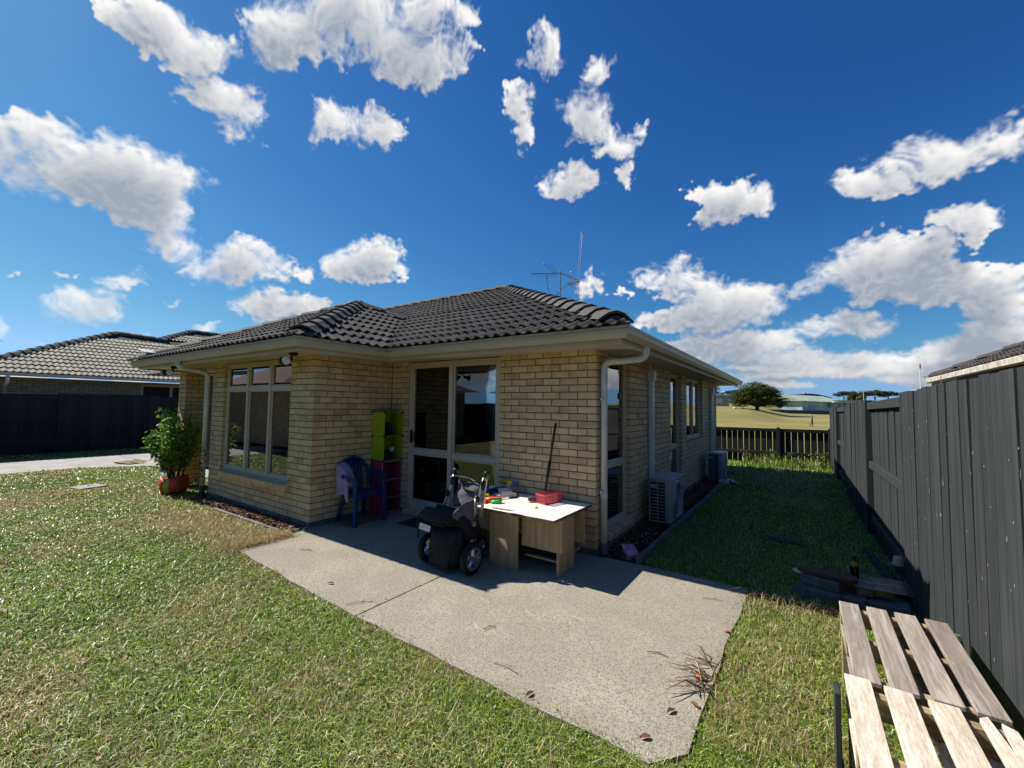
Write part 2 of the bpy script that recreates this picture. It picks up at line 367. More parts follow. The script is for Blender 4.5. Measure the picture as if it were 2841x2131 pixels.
M = {}
def defmats():
    M['mortar'] = mat('mortar', (0.13, 0.095, 0.065), 0.9, nscale=25, namp=0.35, bump=0.4)
    M['brick'] = mat('cream_brick', (0.70, 0.535, 0.31), 0.85, 0.25, col2=(0.61, 0.45, 0.245), nscale=7, bump=0.5, bscale=60, rnd=0.10, col3=(0.50, 0.355, 0.20), n3=3.0, stretch=(1, 1, 1.6))
    M['brick_far'] = mat('pale_brick', (0.46, 0.40, 0.29), 0.85, 0.25, col2=(0.38, 0.32, 0.22), nscale=7, rnd=0.10)
    M['tile'] = mat('charcoal_roof_tile', (0.070, 0.064, 0.060), 0.9, 0.2, col2=(0.045, 0.042, 0.041), nscale=14, bump=0.5, bscale=90, rnd=0.16, col3=(0.085, 0.075, 0.066), n3=3.0)
    M['ridge'] = mat('charcoal_ridge_tile', (0.105, 0.095, 0.080), 0.85, 0.3, col2=(0.065, 0.060, 0.055), nscale=10, bump=0.5, bscale=80, rnd=0.12)
    M['ridge_bed'] = mat('ridge_bedding', (0.11, 0.105, 0.095), 0.9, 0.2, nscale=18, bump=0.6, bscale=50)
    M['tile_far'] = mat('weathered_tan_tile', (0.34, 0.31, 0.235), 0.85, 0.25, col2=(0.25, 0.225, 0.17), nscale=8, rnd=0.12, bump=0.3)
    M['ridge_far'] = mat('weathered_dark_ridge', (0.11, 0.115, 0.105), 0.85, 0.25, nscale=8, rnd=0.12)
    M['under'] = mat('roof_underlay', (0.02, 0.02, 0.02), 0.9)
    M['gutter'] = mat('cream_gutter', (0.50, 0.455, 0.355), 0.42, 0.45, col2=(0.44, 0.39, 0.30), nscale=3, stretch=(0.6, 0.6, 6))
    M['soffit'] = mat('cream_soffit', (0.56, 0.50, 0.40), 0.65, 0.3, col2=(0.48, 0.42, 0.33), nscale=1.6)
    M['pvc'] = mat('white_pvc', (0.70, 0.71, 0.70), 0.4, 0.45, col2=(0.58, 0.59, 0.57), nscale=5, stretch=(2, 2, 0.7))
    M['pvc_grey'] = mat('grey_pvc', (0.13, 0.16, 0.19), 0.5)
    M['alu'] = mat('cream_aluminium_frame', (0.60, 0.51, 0.39), 0.38, 0.5, nscale=4, namp=0.1)
    M['glass'] = glass_mat('window_glass')
    M['black'] = mat('black_plastic', (0.012, 0.012, 0.013), 0.45, 0.4, nscale=10, namp=0.3)
    M['plaster'] = mat('white_plasterboard', (0.80, 0.79, 0.76), 0.9)
    M['carpet'] = mat('brown_carpet', (0.18, 0.15, 0.12), 0.95, nscale=60)
    M['curtain'] = mat('tan_curtain', (0.55, 0.47, 0.36), 0.9, nscale=4, transl=0.35)
    M['concrete'] = mat('exposed_concrete', (0.40, 0.36, 0.285), 0.92, 0.2, col2=(0.32, 0.285, 0.222), nscale=2.2, coords='World', speck=((0.20, 0.18, 0.14), 150.0, 0.55), bump=0.9, bscale=150, col3=(0.31, 0.28, 0.225), n3=0.9)
    M['drive'] = mat('driveway_concrete', (0.40, 0.385, 0.35), 0.9, 0.2, col2=(0.30, 0.29, 0.265), nscale=2.0, coords='World', bump=0.2, bscale=90)
    M['slabedge'] = mat('slab_edge_concrete', (0.20, 0.19, 0.175), 0.9, nscale=12)
    M['soil'] = mat('lawn_soil', (0.085, 0.075, 0.030), 0.95, 0.1, col2=(0.17, 0.13, 0.062), nscale=1.6, coords='World', bump=1.0, bscale=70, col3=(0.05, 0.06, 0.018), n3=0.9, detail=9)
    M['field'] = mat('field_grass', (0.235, 0.205, 0.072), 0.95, 0.1, col2=(0.185, 0.175, 0.060), nscale=0.35, coords='World', col3=(0.28, 0.235, 0.10), n3=0.12, stretch=(0.35, 1, 1))
    M['fence'] = mat('black_stained_timber', (0.036, 0.040, 0.041), 0.78, 0.3, col2=(0.025, 0.028, 0.029), nscale=9, stretch=(9, 9, 0.45), bump=0.5, bscale=30, rnd=0.11, col3=(0.045, 0.049, 0.049), n3=2.2)
    M['fence_dark'] = mat('dark_stained_timber', (0.030, 0.031, 0.032), 0.8, 0.25, nscale=9, stretch=(9, 9, 0.45), rnd=0.25)
    M['pallet'] = mat('weathered_grey_pallet_timber', (0.335, 0.285, 0.24), 0.85, 0.2, col2=(0.20, 0.165, 0.135), nscale=7, stretch=(14, 0.8, 6), bump=0.8, bscale=9, rnd=0.12, col3=(0.42, 0.37, 0.315), n3=1.9, nrough=0.75)
    M['pallet_pale'] = mat('bleached_pallet_timber', (0.70, 0.62, 0.50), 0.85, 0.2, col2=(0.46, 0.36, 0.28), nscale=8, stretch=(12, 1.6, 6), bump=0.8, bscale=9, rnd=0.08, col3=(0.78, 0.72, 0.61), n3=2.6, nrough=0.75)
    M['bearer'] = mat('raw_pine_bearer', (0.42, 0.32, 0.19), 0.85, nscale=6, stretch=(1, 8, 8), rnd=0.12)
    M['edging'] = mat('grey_timber_edging', (0.20, 0.205, 0.20), 0.85, nscale=5, stretch=(1, 1, 6), bump=0.3)
    M['mulch'] = mat('bark_mulch', (0.105, 0.055, 0.030), 0.9, 0.2, col2=(0.045, 0.026, 0.016), nscale=20, rnd=0.5, tintcol=(0.25, 0.15, 0.085))
    M['mulch_bed'] = mat('dark_mulch_soil', (0.026, 0.017, 0.012), 0.95, nscale=30, bump=0.8, bscale=40)
defmats()
# ------------------------------------------------------------------ the setting
def vnoise(x, y, seed=0):
    """smooth value noise for arrays"""
    rs = np.random.RandomState(seed); T = rs.rand(64, 64)
    xi = np.floor(x).astype(int); yi = np.floor(y).astype(int); fx = x - xi; fy = y - yi
    fx = fx * fx * (3 - 2 * fx); fy = fy * fy * (3 - 2 * fy)
    g = lambda a, b: T[a % 64, b % 64]
    return (g(xi, yi) * (1 - fx) + g(xi + 1, yi) * fx) * (1 - fy) + (g(xi, yi + 1) * (1 - fx) + g(xi + 1, yi + 1) * fx) * fy

def sstep(a, b, x):
    t = np.clip((np.asarray(x, float) - a) / (b - a), 0, 1); return t * t * (3 - 2 * t)

def terrain(x, y):
    x = np.asarray(x, float); y = np.asarray(y, float)
    z = np.full(np.broadcast(x, y).shape, -0.125)
    z = z - 0.30 * sstep(12, 30, y)
    z = z + 1.15 * sstep(58, 100, y)
    bank = sstep(1.0, -7.0, x) * sstep(60, 80, y)
    z = z + bank * 1.35
    z = z + 1.2 * sstep(104, 118, y) * sstep(6, -6, x) + 1.0 * sstep(125, 160, y)
    z = z + 3.5 * sstep(180, 330, y)
    return z

def build_ground():
    ys = np.concatenate([np.linspace(-400, -30, 12), np.linspace(-28, 12, 21), np.linspace(13, 60, 40), np.linspace(61, 130, 70), np.linspace(135, 400, 30), np.linspace(450, 2500, 12)])
    xs = np.concatenate([np.linspace(-1500, -120, 10), np.linspace(-110, -22, 20), np.linspace(-20, 30, 60), np.linspace(32, 120, 20), np.linspace(150, 1500, 10)])
    X, Y = np.meshgrid(xs, ys); Z = terrain(X, Y)
    nx = len(xs); v = np.stack([X.ravel(), Y.ravel(), Z.ravel()], 1)
    f = [(j * nx + i, j * nx + i + 1, (j + 1) * nx + i + 1, (j + 1) * nx + i) for j in range(len(ys) - 1) for i in range(nx - 1)]
    me = bpy.data.meshes.new('ground'); me.from_pydata(v.tolist(), [], f); me.materials.append(M['field'])
    me.polygons.foreach_set('use_smooth', [True] * len(f)); me.update()
    tag(link('ground', me), kind='structure')
    # lawn sheet, softly uneven, round the house
    xs = np.arange(-19.0, 4.01, 0.25); ys = np.arange(-16.0, 11.6, 0.25)
    X, Y = np.meshgrid(xs, ys); Z = -0.082 + 0.012 * (vnoise(X * 0.8, Y * 0.8, 3) - 0.5)
    nx = len(xs); v = np.stack([X.ravel(), Y.ravel(), Z.ravel()], 1)
    f = [(j * nx + i, j * nx + i + 1, (j + 1) * nx + i + 1, (j + 1) * nx + i) for j in range(len(ys) - 1) for i in range(nx - 1)]
    me = bpy.data.meshes.new('lawn'); me.from_pydata(v.tolist(), [], f); me.materials.append(M['soil'])
    me.polygons.foreach_set('use_smooth', [True] * len(f)); me.update()
    tag(link('lawn', me), kind='structure')
build_ground()

PATIO_Z = -0.06
def slab(mb, poly, ztop, zbot):
    n = len(poly)
    mb.add([(x, y, zbot) for x, y in poly] + [(x, y, ztop) for x, y in poly],
           [tuple(range(n, 2 * n)), tuple(reversed(range(n)))] + [(i, (i + 1) % n, n + (i + 1) % n, n + i) for i in range(n)])

def wob(a, b, n, amp, seed):
    r = random.Random(seed); out = []
    for i in range(n):
        t = i / n
        out.append((a[0] + (b[0] - a[0]) * t + (r.uniform(-amp, amp) if i else 0), a[1] + (b[1] - a[1]) * t + (r.uniform(-amp, amp) if i else 0)))
    return out
PATIO_L = [(-3.56, -1.36), (-3.50, -1.50)] + wob((-3.40, -2.30), (-1.008, -2.43), 9, 0.012, 1) + [(-1.008, -2.43), (-1.008, -0.005), (-3.56, -0.005)]
PATIO_R = wob((-0.992, -2.43), (1.33, -2.47), 9, 0.014, 2) + [(1.33, -2.47)] + wob((1.47, -2.30), (1.51, -0.02), 8, 0.014, 3) + [(1.51, 0.03), (0.44, 0.03), (0.10, 0.02), (0.10, -0.005), (-0.992, -0.005)]
patio = tag(bpy.data.objects.new('patio', None), kind='structure'); COL.objects.link(patio)
for P in (PATIO_L, PATIO_R):
    mb = MB(); slab(mb, P, PATIO_Z, -0.17); mb.build('slab', M['concrete'], patio)
mb = MB(); slab(mb, [(-1.03, -2.40), (-0.97, -2.40), (-0.97, -0.02), (-1.03, -0.02)], -0.078, -0.17); mb.build('joint_filler', M['mulch_bed'], patio)
# driveway strip with an apron to the porch
mb = MB(); slab(mb, [(-15.9, -16), (-13.05, -16), (-13.05, -3.2), (-13.1, -1.9), (-12.2, -0.7), (-10.4, -0.45), (-9.3, -0.9), (-8.9, 0.6), (-8.9, 9), (-15.9, 9)], -0.075, -0.2)
tag(mb.build('driveway', M['drive']), kind='structure')
mb = MB()
for y in (-6.5, -3.6, -0.6, 2.4): mb.box((-14.5, y, -0.0765), (2.8, 0.012, 0.006))
tag(mb.build('driveway_joint', M['mulch_bed']), kind='structure')
# planting beds
mb = MB(); slab(mb, [(-6.9, -1.62), (-3.63, -1.62), (-3.60, -1.36), (-6.95, -1.36)], -0.075, -0.15)
tag(mb.build('mulch_bed', M['mulch_bed']), kind='structure')
mb = MB(); slab(mb, [(0.005, 0.04), (0.43, 0.06), (0.44, 8.3), (0.005, 8.3)], -0.075, -0.15)
tag(mb.build('mulch_bed', M['mulch_bed']), kind='structure')

def chips(name, x0, x1, y0, y1, n, seed, zb=-0.07, lift=0.035):
    r = random.Random(seed); mb = MB()
    for i in range(n):
        x, y = r.uniform(x0, x1), r.uniform(y0, y1)
        l, w, h = r.uniform(0.018, 0.055), r.uniform(0.010, 0.024), r.uniform(0.004, 0.010)
        mb.box((x, y, zb + r.random() * lift), (l, w, h), (r.uniform(-.7, .7), r.uniform(-.7, .7), r.uniform(0, 6.3)), 0, r.random())
    o = mb.build(name, M['mulch']); return tag(o, kind='stuff')
tag(chips('bark_mulch', -6.6, -3.66, -1.60, -1.37, 2600, 5), 'loose brown bark chips along the window wall', 'mulch')
tag(chips('bark_mulch', 0.02, 0.40, 0.06, 7.6, 2200, 6), 'dark bark chips along the shaded side wall', 'mulch')
def edging(label, pts, h=0.075, w=0.04, zt=-0.015):
    t = thing('timber_edging', label, 'edging', (pts[0][0], pts[0][1], -0.1))
    for a, b in zip(pts[:-1], pts[1:]):
        a, b = Vector(a), Vector(b); c = (a + b) / 2
        mb = MB(); mb.box((c.x - t.location.x, c.y - t.location.y, zt - h / 2 + 0.1), ((b - a).length - 0.006, w, h), (0, 0, math.atan2(b.y - a.y, b.x - a.x)))
        mb.build('board', M['edging'], t, bevel=0.004)
    for a in pts[:-1]:
        mb = MB(); mb.box((a[0] - t.location.x + 0.01, a[1] - t.location.y + 0.05, 0.065), (0.05, 0.04, 0.09)); mb.build('peg', M['edging'], t, bevel=0.003)
edging('low grey timber edging in front of the window bed', [(-5.75, -1.66), (-4.75, -1.655), (-3.75, -1.645)], zt=-0.045)
edging('short timber end board between mulch and patio', [(-3.60, -1.63), (-3.585, -1.385)], zt=-0.04)
edging('long grey timber edging beside the shaded lawn', [(0.46, 0.05), (0.455, 1.45), (0.47, 2.9), (0.475, 4.4), (0.47, 5.95), (0.47, 7.4)], zt=0.0)

# ------------------------------------------------------------------ brick walls
CH = 0.086
BD = 0.105
def brick_mesh(w, h=0.076, d=BD):
    key = ('brick', round(w, 3), round(h, 3))
    if key in _bm: return _bm[key]
    c = 0.004
    a, b = w / 2, h / 2
    V = [(-a, 0, -b), (a, 0, -b), (a, 0, b), (-a, 0, b)]                       # back ring y=0.. front y=d
    F = [(-a, d - c, -b), (a, d - c, -b), (a, d - c, b), (-a, d - c, b)]
    G = [(-a + c, d, -b + c), (a - c, d, -b + c), (a - c, d, b - c), (-a + c, d, b - c)]
    mb = MB(); mb.add(V + F + G, [(8, 11, 10, 9)] + [(4 + i, 8 + i, 8 + (i + 1) % 4, 4 + (i + 1) % 4) for i in range(4)] + [(i, 4 + i, 4 + (i + 1) % 4, (i + 1) % 4) for i in range(4)])
    me = mb.mesh('brick', M['brick']); _bm[key] = me
    return me
_bm = {}

class Wall:
    """O origin at the corner, U along, n outward; bricks sit with their face on the plane"""
    def __init__(s, O, U, n, L, nc, full_even, openings=(), end_full=True, first=0.23, c0=0):
        s.O = Vector(O); s.U = Vector(U); s.n = Vector(n); s.L = L; s.nc = nc; s.op = openings
        s.bricks = []
        for c in range(c0, nc):
            z0 = c * CH + 0.005; z1 = z0 + 0.076
            if (c % 2 == 0) == full_even: spans = [(0.0, first)]; x = first + 0.01
            else: spans = []; x = 0.115 + (first - 0.23)
            while x < L - 0.03:
                spans.append((x, min(x + 0.23, L))); x += 0.24
            for (a, b) in spans:
                segs = [(a, b)]
                for (u0, u1, w0, w1) in openings:
                    if z1 > w0 + 0.03 and z0 < w1 - 0.03:
                        ns = []
                        for (p, q) in segs:
                            if q <= u0 or p >= u1: ns.append((p, q)); continue
                            if p < u0: ns.append((p, u0))
                            if q > u1: ns.append((u1, q))
                        segs = ns
                for (p, q) in segs:
                    if q - p > 0.02: s.bricks.append((p, q, c))
    def place(s, br):
        p, q, c = br
        x = (p + q) / 2; z = c * CH + 0.043
        o = s.O + s.U * x + Vector((0, 0, z)) - s.n * BD
        right = s.U; M3 = Matrix((right, s.n, Vector((0, 0, 1)))).transposed()
        if M3.determinant() < 0: M3 = Matrix((-right, s.n, Vector((0, 0, 1)))).transposed()
        return Matrix.Translation(o) @ M3.to_4x4(), q - p
    def score(s, br):
        Mx, w = s.place(br); P = Mx.translation + s.n * BD; d = CAM - P
        return w * max(0.0, d.normalized().dot(s.n)) / d.length_squared

def in_view(P, margin=0.06):
    d = P - CAM; z = d.dot(_fw)
    if z < 0.1: return False
    return abs(d.dot(_rt) / z) < 1.2195 + margin and abs(d.dot(_up) / z) < 0.9147 + margin

def lay_bricks(walls, wall_part, limit, material, name='brick'):
    allb = [(w.score(b), w, b) for w in walls for b in w.bricks]
    allb.sort(key=lambda t: -t[0])
    rng = random.Random(3); rest = MB(); n = 0; off = wall_part.matrix_world.translation
    par = Vector(wall_part.location) + (Vector(wall_part.parent.location) if wall_part.parent else Vector())
    for sco, w, b in allb:
        Mx, wd = w.place(b)
        J = Matrix.Translation((w.n * rng.uniform(-0.0015, 0.0015)) - par)
        if n < limit and sco > 0:
            me = brick_mesh(wd)
            if material is not M['brick']:
                key = ('far', round(wd, 3))
                if key not in _bm: _bm[key] = me.copy(); _bm[key].materials.clear(); _bm[key].materials.append(material)
                me = _bm[key]
            o = bpy.data.objects.new(name, me); COL.objects.link(o); o.parent = wall_part; o.matrix_local = J @ Mx; n += 1
        else:
            me = brick_mesh(wd); T = J @ Mx; tt = rng.random()
            rest.add([T @ v.co for v in me.vertices], [tuple(p.vertices) for p in me.polygons], 0, tt)
    if rest.f:
        o = rest.build('bricks', material, wall_part); o['kind'] = 'stuff'
# ------------------------------------------------------------------ the house
house = thing('brick_house', 'cream brick single storey house with charcoal tiled hip roof and beige gutters', 'house', (0, 0, 0))
ZT = 27 * CH
Xi, Yl, Xl = -3.581, -1.347, -6.90
W_door = Wall((0, 0, 0), (-1, 0, 0), (0, -1, 0), 3.576, 27, True, [(1.39, 3.195, 0.07, 2.5)])
W_side = Wall((0, 0, 0), (0, 1, 0), (1, 0, 0), 8.42, 27, False, [(0.36, 1.20, 0.10, 2.5), (3.40, 4.25, 0.10, 2.5), (4.70, 6.40, 0.95, 2.5)])
W_ret = Wall((Xi, Yl, 0), (0, 1, 0), (1, 0, 0), 1.345, 27, True, first=0.205)
W_left = Wall((Xi, Yl, 0), (-1, 0, 0), (0, -1, 0), -(Xl - Xi), 27, False, [(0.61, 2.85, 0.43, 2.5)], first=0.205)
W_end = Wall((Xl, Yl, 0), (0, 1, 0), (-1, 0, 0), 1.6, 27, True)
# porch: pillar and back walls
W_p1 = Wall((-8.19, Yl, 0), (-1, 0, 0), (0, -1, 0), 0.35, 27, True)
W_p2 = Wall((-8.19, Yl, 0), (0, 1, 0), (1, 0, 0), 0.35, 27, False)
W_p3 = Wall((-8.54, Yl, 0), (0, 1, 0), (-1, 0, 0), 0.35, 27, True)
W_pb = Wall((-6.905, 0.25, 0), (-1, 0, 0), (0, -1, 0), 2.9, 27, True)
W_pg = Wall((-9.8, 0.25, 0), (0, 1, 0), (1, 0, 0), 5.0, 27, False)

# mortar cores with the openings left out
core = MB()
def core_wall(O, U, n, L, openings, z1=ZT, dep=0.11, rec=0.007, s0=0.0):
    O, U, n = Vector(O), Vector(U), Vector(n)
    openings = [(a - 0.007, b + 0.007, c - 0.004, d) for a, b, c, d in openings]
    cuts = sorted(set([s0, L] + [a for o in openings for a in o[:2]]))
    for a, b in zip(cuts[:-1], cuts[1:]):
        zs = [(0.0, z1)]
        for (u0, u1, w0, w1) in openings:
            if a >= u0 - 1e-6 and b <= u1 + 1e-6:
                zs = [(p, q) for p, q in ((0.0, w0), (w1, z1)) if q - p > 0.01]
        for p, q in zs:
            c = O + U * ((a + b) / 2) + Vector((0, 0, (p + q) / 2)) - n * (rec + dep / 2)
            ang = math.atan2(U.y, U.x)
            core.box(c, (b - a, dep, q - p), (0, 0, ang))
core_wall((0, 0, 0), (-1, 0, 0), (0, -1, 0), 3.576 - 0.0, W_door.op, s0=0.007)
core_wall((0, 0, 0), (0, 1, 0), (1, 0, 0), 8.41, W_side.op, s0=0.118)
core_wall((Xi, Yl, 0), (0, 1, 0), (1, 0, 0), 1.345 + 0.11, [], s0=0.007)
core_wall((Xi, Yl, 0), (-1, 0, 0), (0, -1, 0), 3.31, W_left.op, s0=0.118)
core_wall((Xl, Yl, 0), (0, 1, 0), (-1, 0, 0), 1.6, [], s0=0.118)
core_wall((-6.905, 0.25, 0), (-1, 0, 0), (0, -1, 0), 2.9, [])
core_wall((-9.8, 0.25, 0), (0, 1, 0), (1, 0, 0), 5.0, [])
core.box((-8.365, Yl + 0.175, ZT / 2), (0.336, 0.336, ZT))
core.box((-4.2, 8.36, ZT / 2), (8.4, 0.1, ZT)); core.box((-9.85, 6.8, ZT / 2), (0.1, 3.1, ZT))
wall = core.build('wall', M['mortar'], house)
lay_bricks([W_door, W_side, W_ret, W_left, W_end, W_p1, W_p2, W_p3, W_pb, W_pg], wall, 300, M['brick'])
# concrete floor slab edge below the bricks
mb = MB()
mb.box((-1.79, 4.2, -0.09), (3.60, 8.42, 0.178)); mb.box((-5.24, 0.0, -0.0905), (3.34, 2.71, 0.177)); mb.box((-8.4, 4.0, -0.095), (3.0, 8.0, 0.16))
mb.build('foundation', M['slabedge'], house)
mb = MB(); mb.box((-2.29, -0.02, -0.025), (1.8, 0.09, 0.06)); mb.build('door_step', M['brick'], house, bevel=0.004)

# ---- interior shell so that the windows look into rooms
mb = MB()
def inward_box(mb, x0, x1, y0, y1, z0, z1, skip=()):
    V = [(x, y, z) for z in (z0, z1) for x, y in ((x0, y0), (x1, y0), (x1, y1), (x0, y1))]
    F = {'floor': (0, 1, 2, 3), 'top': (7, 6, 5, 4), 'y0': (0, 4, 5, 1), 'x1': (1, 5, 6, 2), 'y1': (2, 6, 7, 3), 'x0': (3, 7, 4, 0)}
    mb.add(V, [f for k, f in F.items() if k not in skip and k != 'floor'])
inward_box(mb, -6.78, -0.118, 0.118, 3.2, 0.03, 2.30, skip=('y0', 'x1'))
inward_box(mb, -6.78, -3.70, Yl + 0.118, 0.118, 0.03, 2.30, skip=('y1', 'y0'))
inward_box(mb, -3.4, -0.118, 3.25, 8.2, 0.03, 2.30, skip=('x1',))
mb.build('interior_wall', M['plaster'], house)
mb = MB(); mb.box((-3.45, 1.66, 0.01), (6.6, 3.1, 0.03)); mb.box((-5.2, -0.55, 0.008), (3.1, 1.3, 0.03)); mb.box((-1.75, 5.7, 0.01), (3.2, 4.9, 0.03)); mb.build('interior_floor', M['carpet'], house)
mb = MB(); mb.box((-2.55, 1.5, 0.48), (0.9, 0.6, 0.9)); mb.build('kitchen_bench', M['plaster'], house)
mb = MB(); mb.box((-2.6, 1.46, 0.25), (0.8, 0.6, 0.42)); mb.build('bench_front', M['black'], house)

# ---- windows and the sliding door
def frame_parts(name, O, U, n, u0, u1, z0, z1, cols, rows, rec=0.06, fw=0.05, fd=0.05, curtain=None, panes=True):
    """cols: x positions of mullions, rows: per bay list of transom z"""
    O, U, n = Vector(O), Vector(U), Vector(n); ang = math.atan2(U.y, U.x)
    def P(u, z, d): return O + U * u + Vector((0, 0, z)) + n * d
    u0 += 0.004; u1 -= 0.004
    root = bpy.data.objects.new(name, None); COL.objects.link(root); root.parent = house
    d = -rec - fd / 2
    fr = MB()
    def bx(ua, ub, za, zb, dd=0.0, th=fd): fr.box(P((ua + ub) / 2, (za + zb) / 2, d + dd), (ub - ua, th, zb - za), (0, 0, ang))
    bx(u0, u0 + fw, z0, z1); bx(u1 - fw, u1, z0, z1); bx(u0 + fw, u1 - fw, z0, z0 + fw); bx(u0 + fw, u1 - fw, z1 - fw, z1)
    edges = [u0 + fw] + [x for c in cols for x in (c - fw * 0.55, c + fw * 0.55)] + [u1 - fw]
    for c in cols: bx(c - fw * 0.55, c + fw * 0.55, z0 + fw, z1 - fw, 0.012)
    bays = [(edges[2 * i], edges[2 * i + 1]) for i in range(len(cols) + 1)]
    for i, (a, b) in enumerate(bays):
        tz = sorted(rows[i] if isinstance(rows, list) else [])
        zz = [z0 + fw] + [x for t in tz for x in (t - fw * 0.5, t + fw * 0.5)] + [z1 - fw]
        for t in tz: bx(a, b, t - fw * 0.5, t + fw * 0.5, 0.004)
        for k in range(len(tz) + 1):
            za, zb = zz[2 * k], zz[2 * k + 1]; s = 0.026
            bx(a, a + s, za, zb, -0.004, fd * 0.7); bx(b - s, b, za, zb, -0.004, fd * 0.7); bx(a + s, b - s, za, za + s, -0.004, fd * 0.7); bx(a + s, b - s, zb - s, zb, -0.004, fd * 0.7)
            if panes:
                g = MB(); g.box(P((a + b) / 2, (za + zb) / 2, d - 0.004), (b - a - 2 * s + 0.008, 0.006, zb - za - 2 * s + 0.008), (0, 0, ang))
                g.build('pane', M['glass'], root)
    fr.build('frame', M['alu'], root, bevel=0.003)
    if curtain:
        for (a, b) in curtain:
            cm = MB(); n_ = max(8, int((b - a) / 0.03)); V = []; F = []
            for i in range(n_ + 1):
                u = a + (b - a) * i / n_; w = 0.022 * math.sin(i * 1.9) + 0.008 * math.sin(i * 0.7)
                V += [P(u, z0 + 0.02, -0.17 + w), P(u, z1 - 0.02, -0.17 + w * 0.6)]
                if i: F.append((2 * i - 2, 2 * i, 2 * i + 1, 2 * i - 1))
            cm.add(V, F); cm.build('curtain', M['curtain'], root, smooth=True)
    return root
door = frame_parts('sliding_door', (0, 0, 0), (-1, 0, 0), (0, -1, 0), 1.395, 3.19, 0.075, 2.292, [2.30], [[0.88], [0.90]], rec=0.03, fw=0.065, fd=0.07, curtain=[(3.02, 3.16)])
mb = MB(); mb.box((-3.095, -0.0, 1.13), (0.035, 0.03, 0.20)); mb.tube([(-3.03, 0.02, 1.20), (-3.0, -0.03, 1.19), (-2.985, -0.04, 1.14), (-3.0, -0.03, 1.07), (-3.03, 0.02, 1.05)], 0.011, 6)
mb.build('handle', M['black'], door, bevel=0.003)
win_l = frame_parts('window', (Xi, Yl, 0), (-1, 0, 0), (0, -1, 0), 0.61, 2.85, 0.47, 2.295, [1.30, 2.04], [[1.86]] * 3, rec=0.045, fw=0.055, curtain=[(1.34, 1.80), (2.62, 2.80)])
SILL = MB()
for i in range(29):
    u = 0.575 + i * 0.0785
    b = MB(); b.box((Xi - u, Yl - 0.005, 0.425), (0.070, 0.15, 0.095), (R(14), 0, 0)); b.build('sill_brick', M['brick'], win_l, bevel=0.003)
win_1 = frame_parts('window', (0, 0, 0), (0, 1, 0), (1, 0, 0), 0.36, 1.20, 0.13, 2.295, [], [[0.90]], curtain=[(0.95, 1.15)])
win_2 = frame_parts('window', (0, 0, 0), (0, 1, 0), (1, 0, 0), 3.40, 4.25, 0.13, 2.295, [], [[0.90]], curtain=[(4.0, 4.22)])
win_3 = frame_parts('window', (0, 0, 0), (0, 1, 0), (1, 0, 0), 4.70, 6.40, 0.97, 2.295, [5.55], [[], []], curtain=[(4.72, 5.0), (6.05, 6.36)])
for w_, y0, y1, z in ((win_1, 0.36, 1.24, 0.10), (win_2, 3.40, 4.29, 0.10), (win_3, 4.68, 6.45, 0.93)):
    for i in range(int((y1 - y0) / 0.0785)):
        b = MB(); b.box((-0.025, y0 + 0.04 + i * 0.0785, z - 0.03), (0.14, 0.070, 0.085), (0, R(14), 0)); b.build('sill_brick', M['brick'], w_, bevel=0.003)

# ---- roof
K = math.tan(R(25.0)); EZ = 2.425; GA = 0.345
def rp(x, y, z): return (x, y, z)
roof_mb = MB()
def face(pts, m=0): roof_mb.add(pts, [tuple(range(len(pts)))], m)
E_, T2, T1 = 0.593, 4.876, 2.856
zt2 = EZ + K * T2; zt1 = EZ + K * T1
A = (E_ - T2, -E_ + T2, zt2); A2 = (-9.4, -E_ + T2, zt2)
lo = -0.02
def L_(p): return (p[0], p[1], p[2] + lo)
yb = -E_ + 2 * T2
face([L_((E_, -E_, EZ)), L_((E_, yb, EZ)), L_(A)], 1)                                     # right end
face([L_((E_, yb, EZ)), L_((-14.2, yb, EZ)), L_(A2), L_(A)], 1)                           # back
face([L_((-14.2, yb, EZ)), L_((-14.2, -E_, EZ)), L_(A2)], 1)
face([L_((E_, -E_, EZ)), L_(A), L_(A2), L_((-14.2, -E_, EZ))], 0)                         # front main
wa = (-2.99 - T1, -1.94 + T1, zt1); wb = (-9.36 + T1, -1.94 + T1, zt1); yw = -1.94 + 2 * T1
face([L_((-2.99, -1.94, EZ)), L_((-2.99, yw, EZ)), L_(wa)], 0)
face([L_((-9.36, -1.94, EZ)), L_((-2.99, -1.94, EZ)), L_(wa), L_(wb)], 0)
face([L_((-9.36, yw, EZ)), L_((-9.36, -1.94, EZ)), L_(wb)], 1)
face([L_((-2.99, yw, EZ)), L_((-9.36, yw, EZ)), L_(wb), L_(wa)], 1)
roof = roof_mb.build('roof', [M['under'], M['tile']], house)

def tile_mesh(mt):
    key = ('tile', mt.name)
    if key in _bm: return _bm[key]
    n = 16; W = 0.302; Lg = 0.40
    V = []; prof = []
    for i in range(n + 1):
        x = -W / 2 + W * i / n
        ph = (i / n) * 2 * 2 * math.pi
        prof.append((x, 0.034 * (0.5 - 0.5 * math.cos(ph)) ** 1.35))
    for x, h in prof: V.append((x, Lg, h + 0.004))
    for x, h in prof: V.append((x, 0.0, h + 0.038))
    for x, h in prof: V.append((x, 0.0, h + 0.038))
    for x, h in prof: V.append((x, 0.004, h + 0.016))
    m = n + 1
    F = [(m + i, m + i + 1, i + 1, i) for i in range(n)] + [(3 * m + i, 3 * m + i + 1, 2 * m + i + 1, 2 * m + i) for i in range(n)]
    mb = MB(); mb.add(V, F); me = mb.mesh('tile', mt)
    sm = [True] * n + [False] * n; me.polygons.foreach_set('use_smooth', sm)
    _bm[key] = me; return me

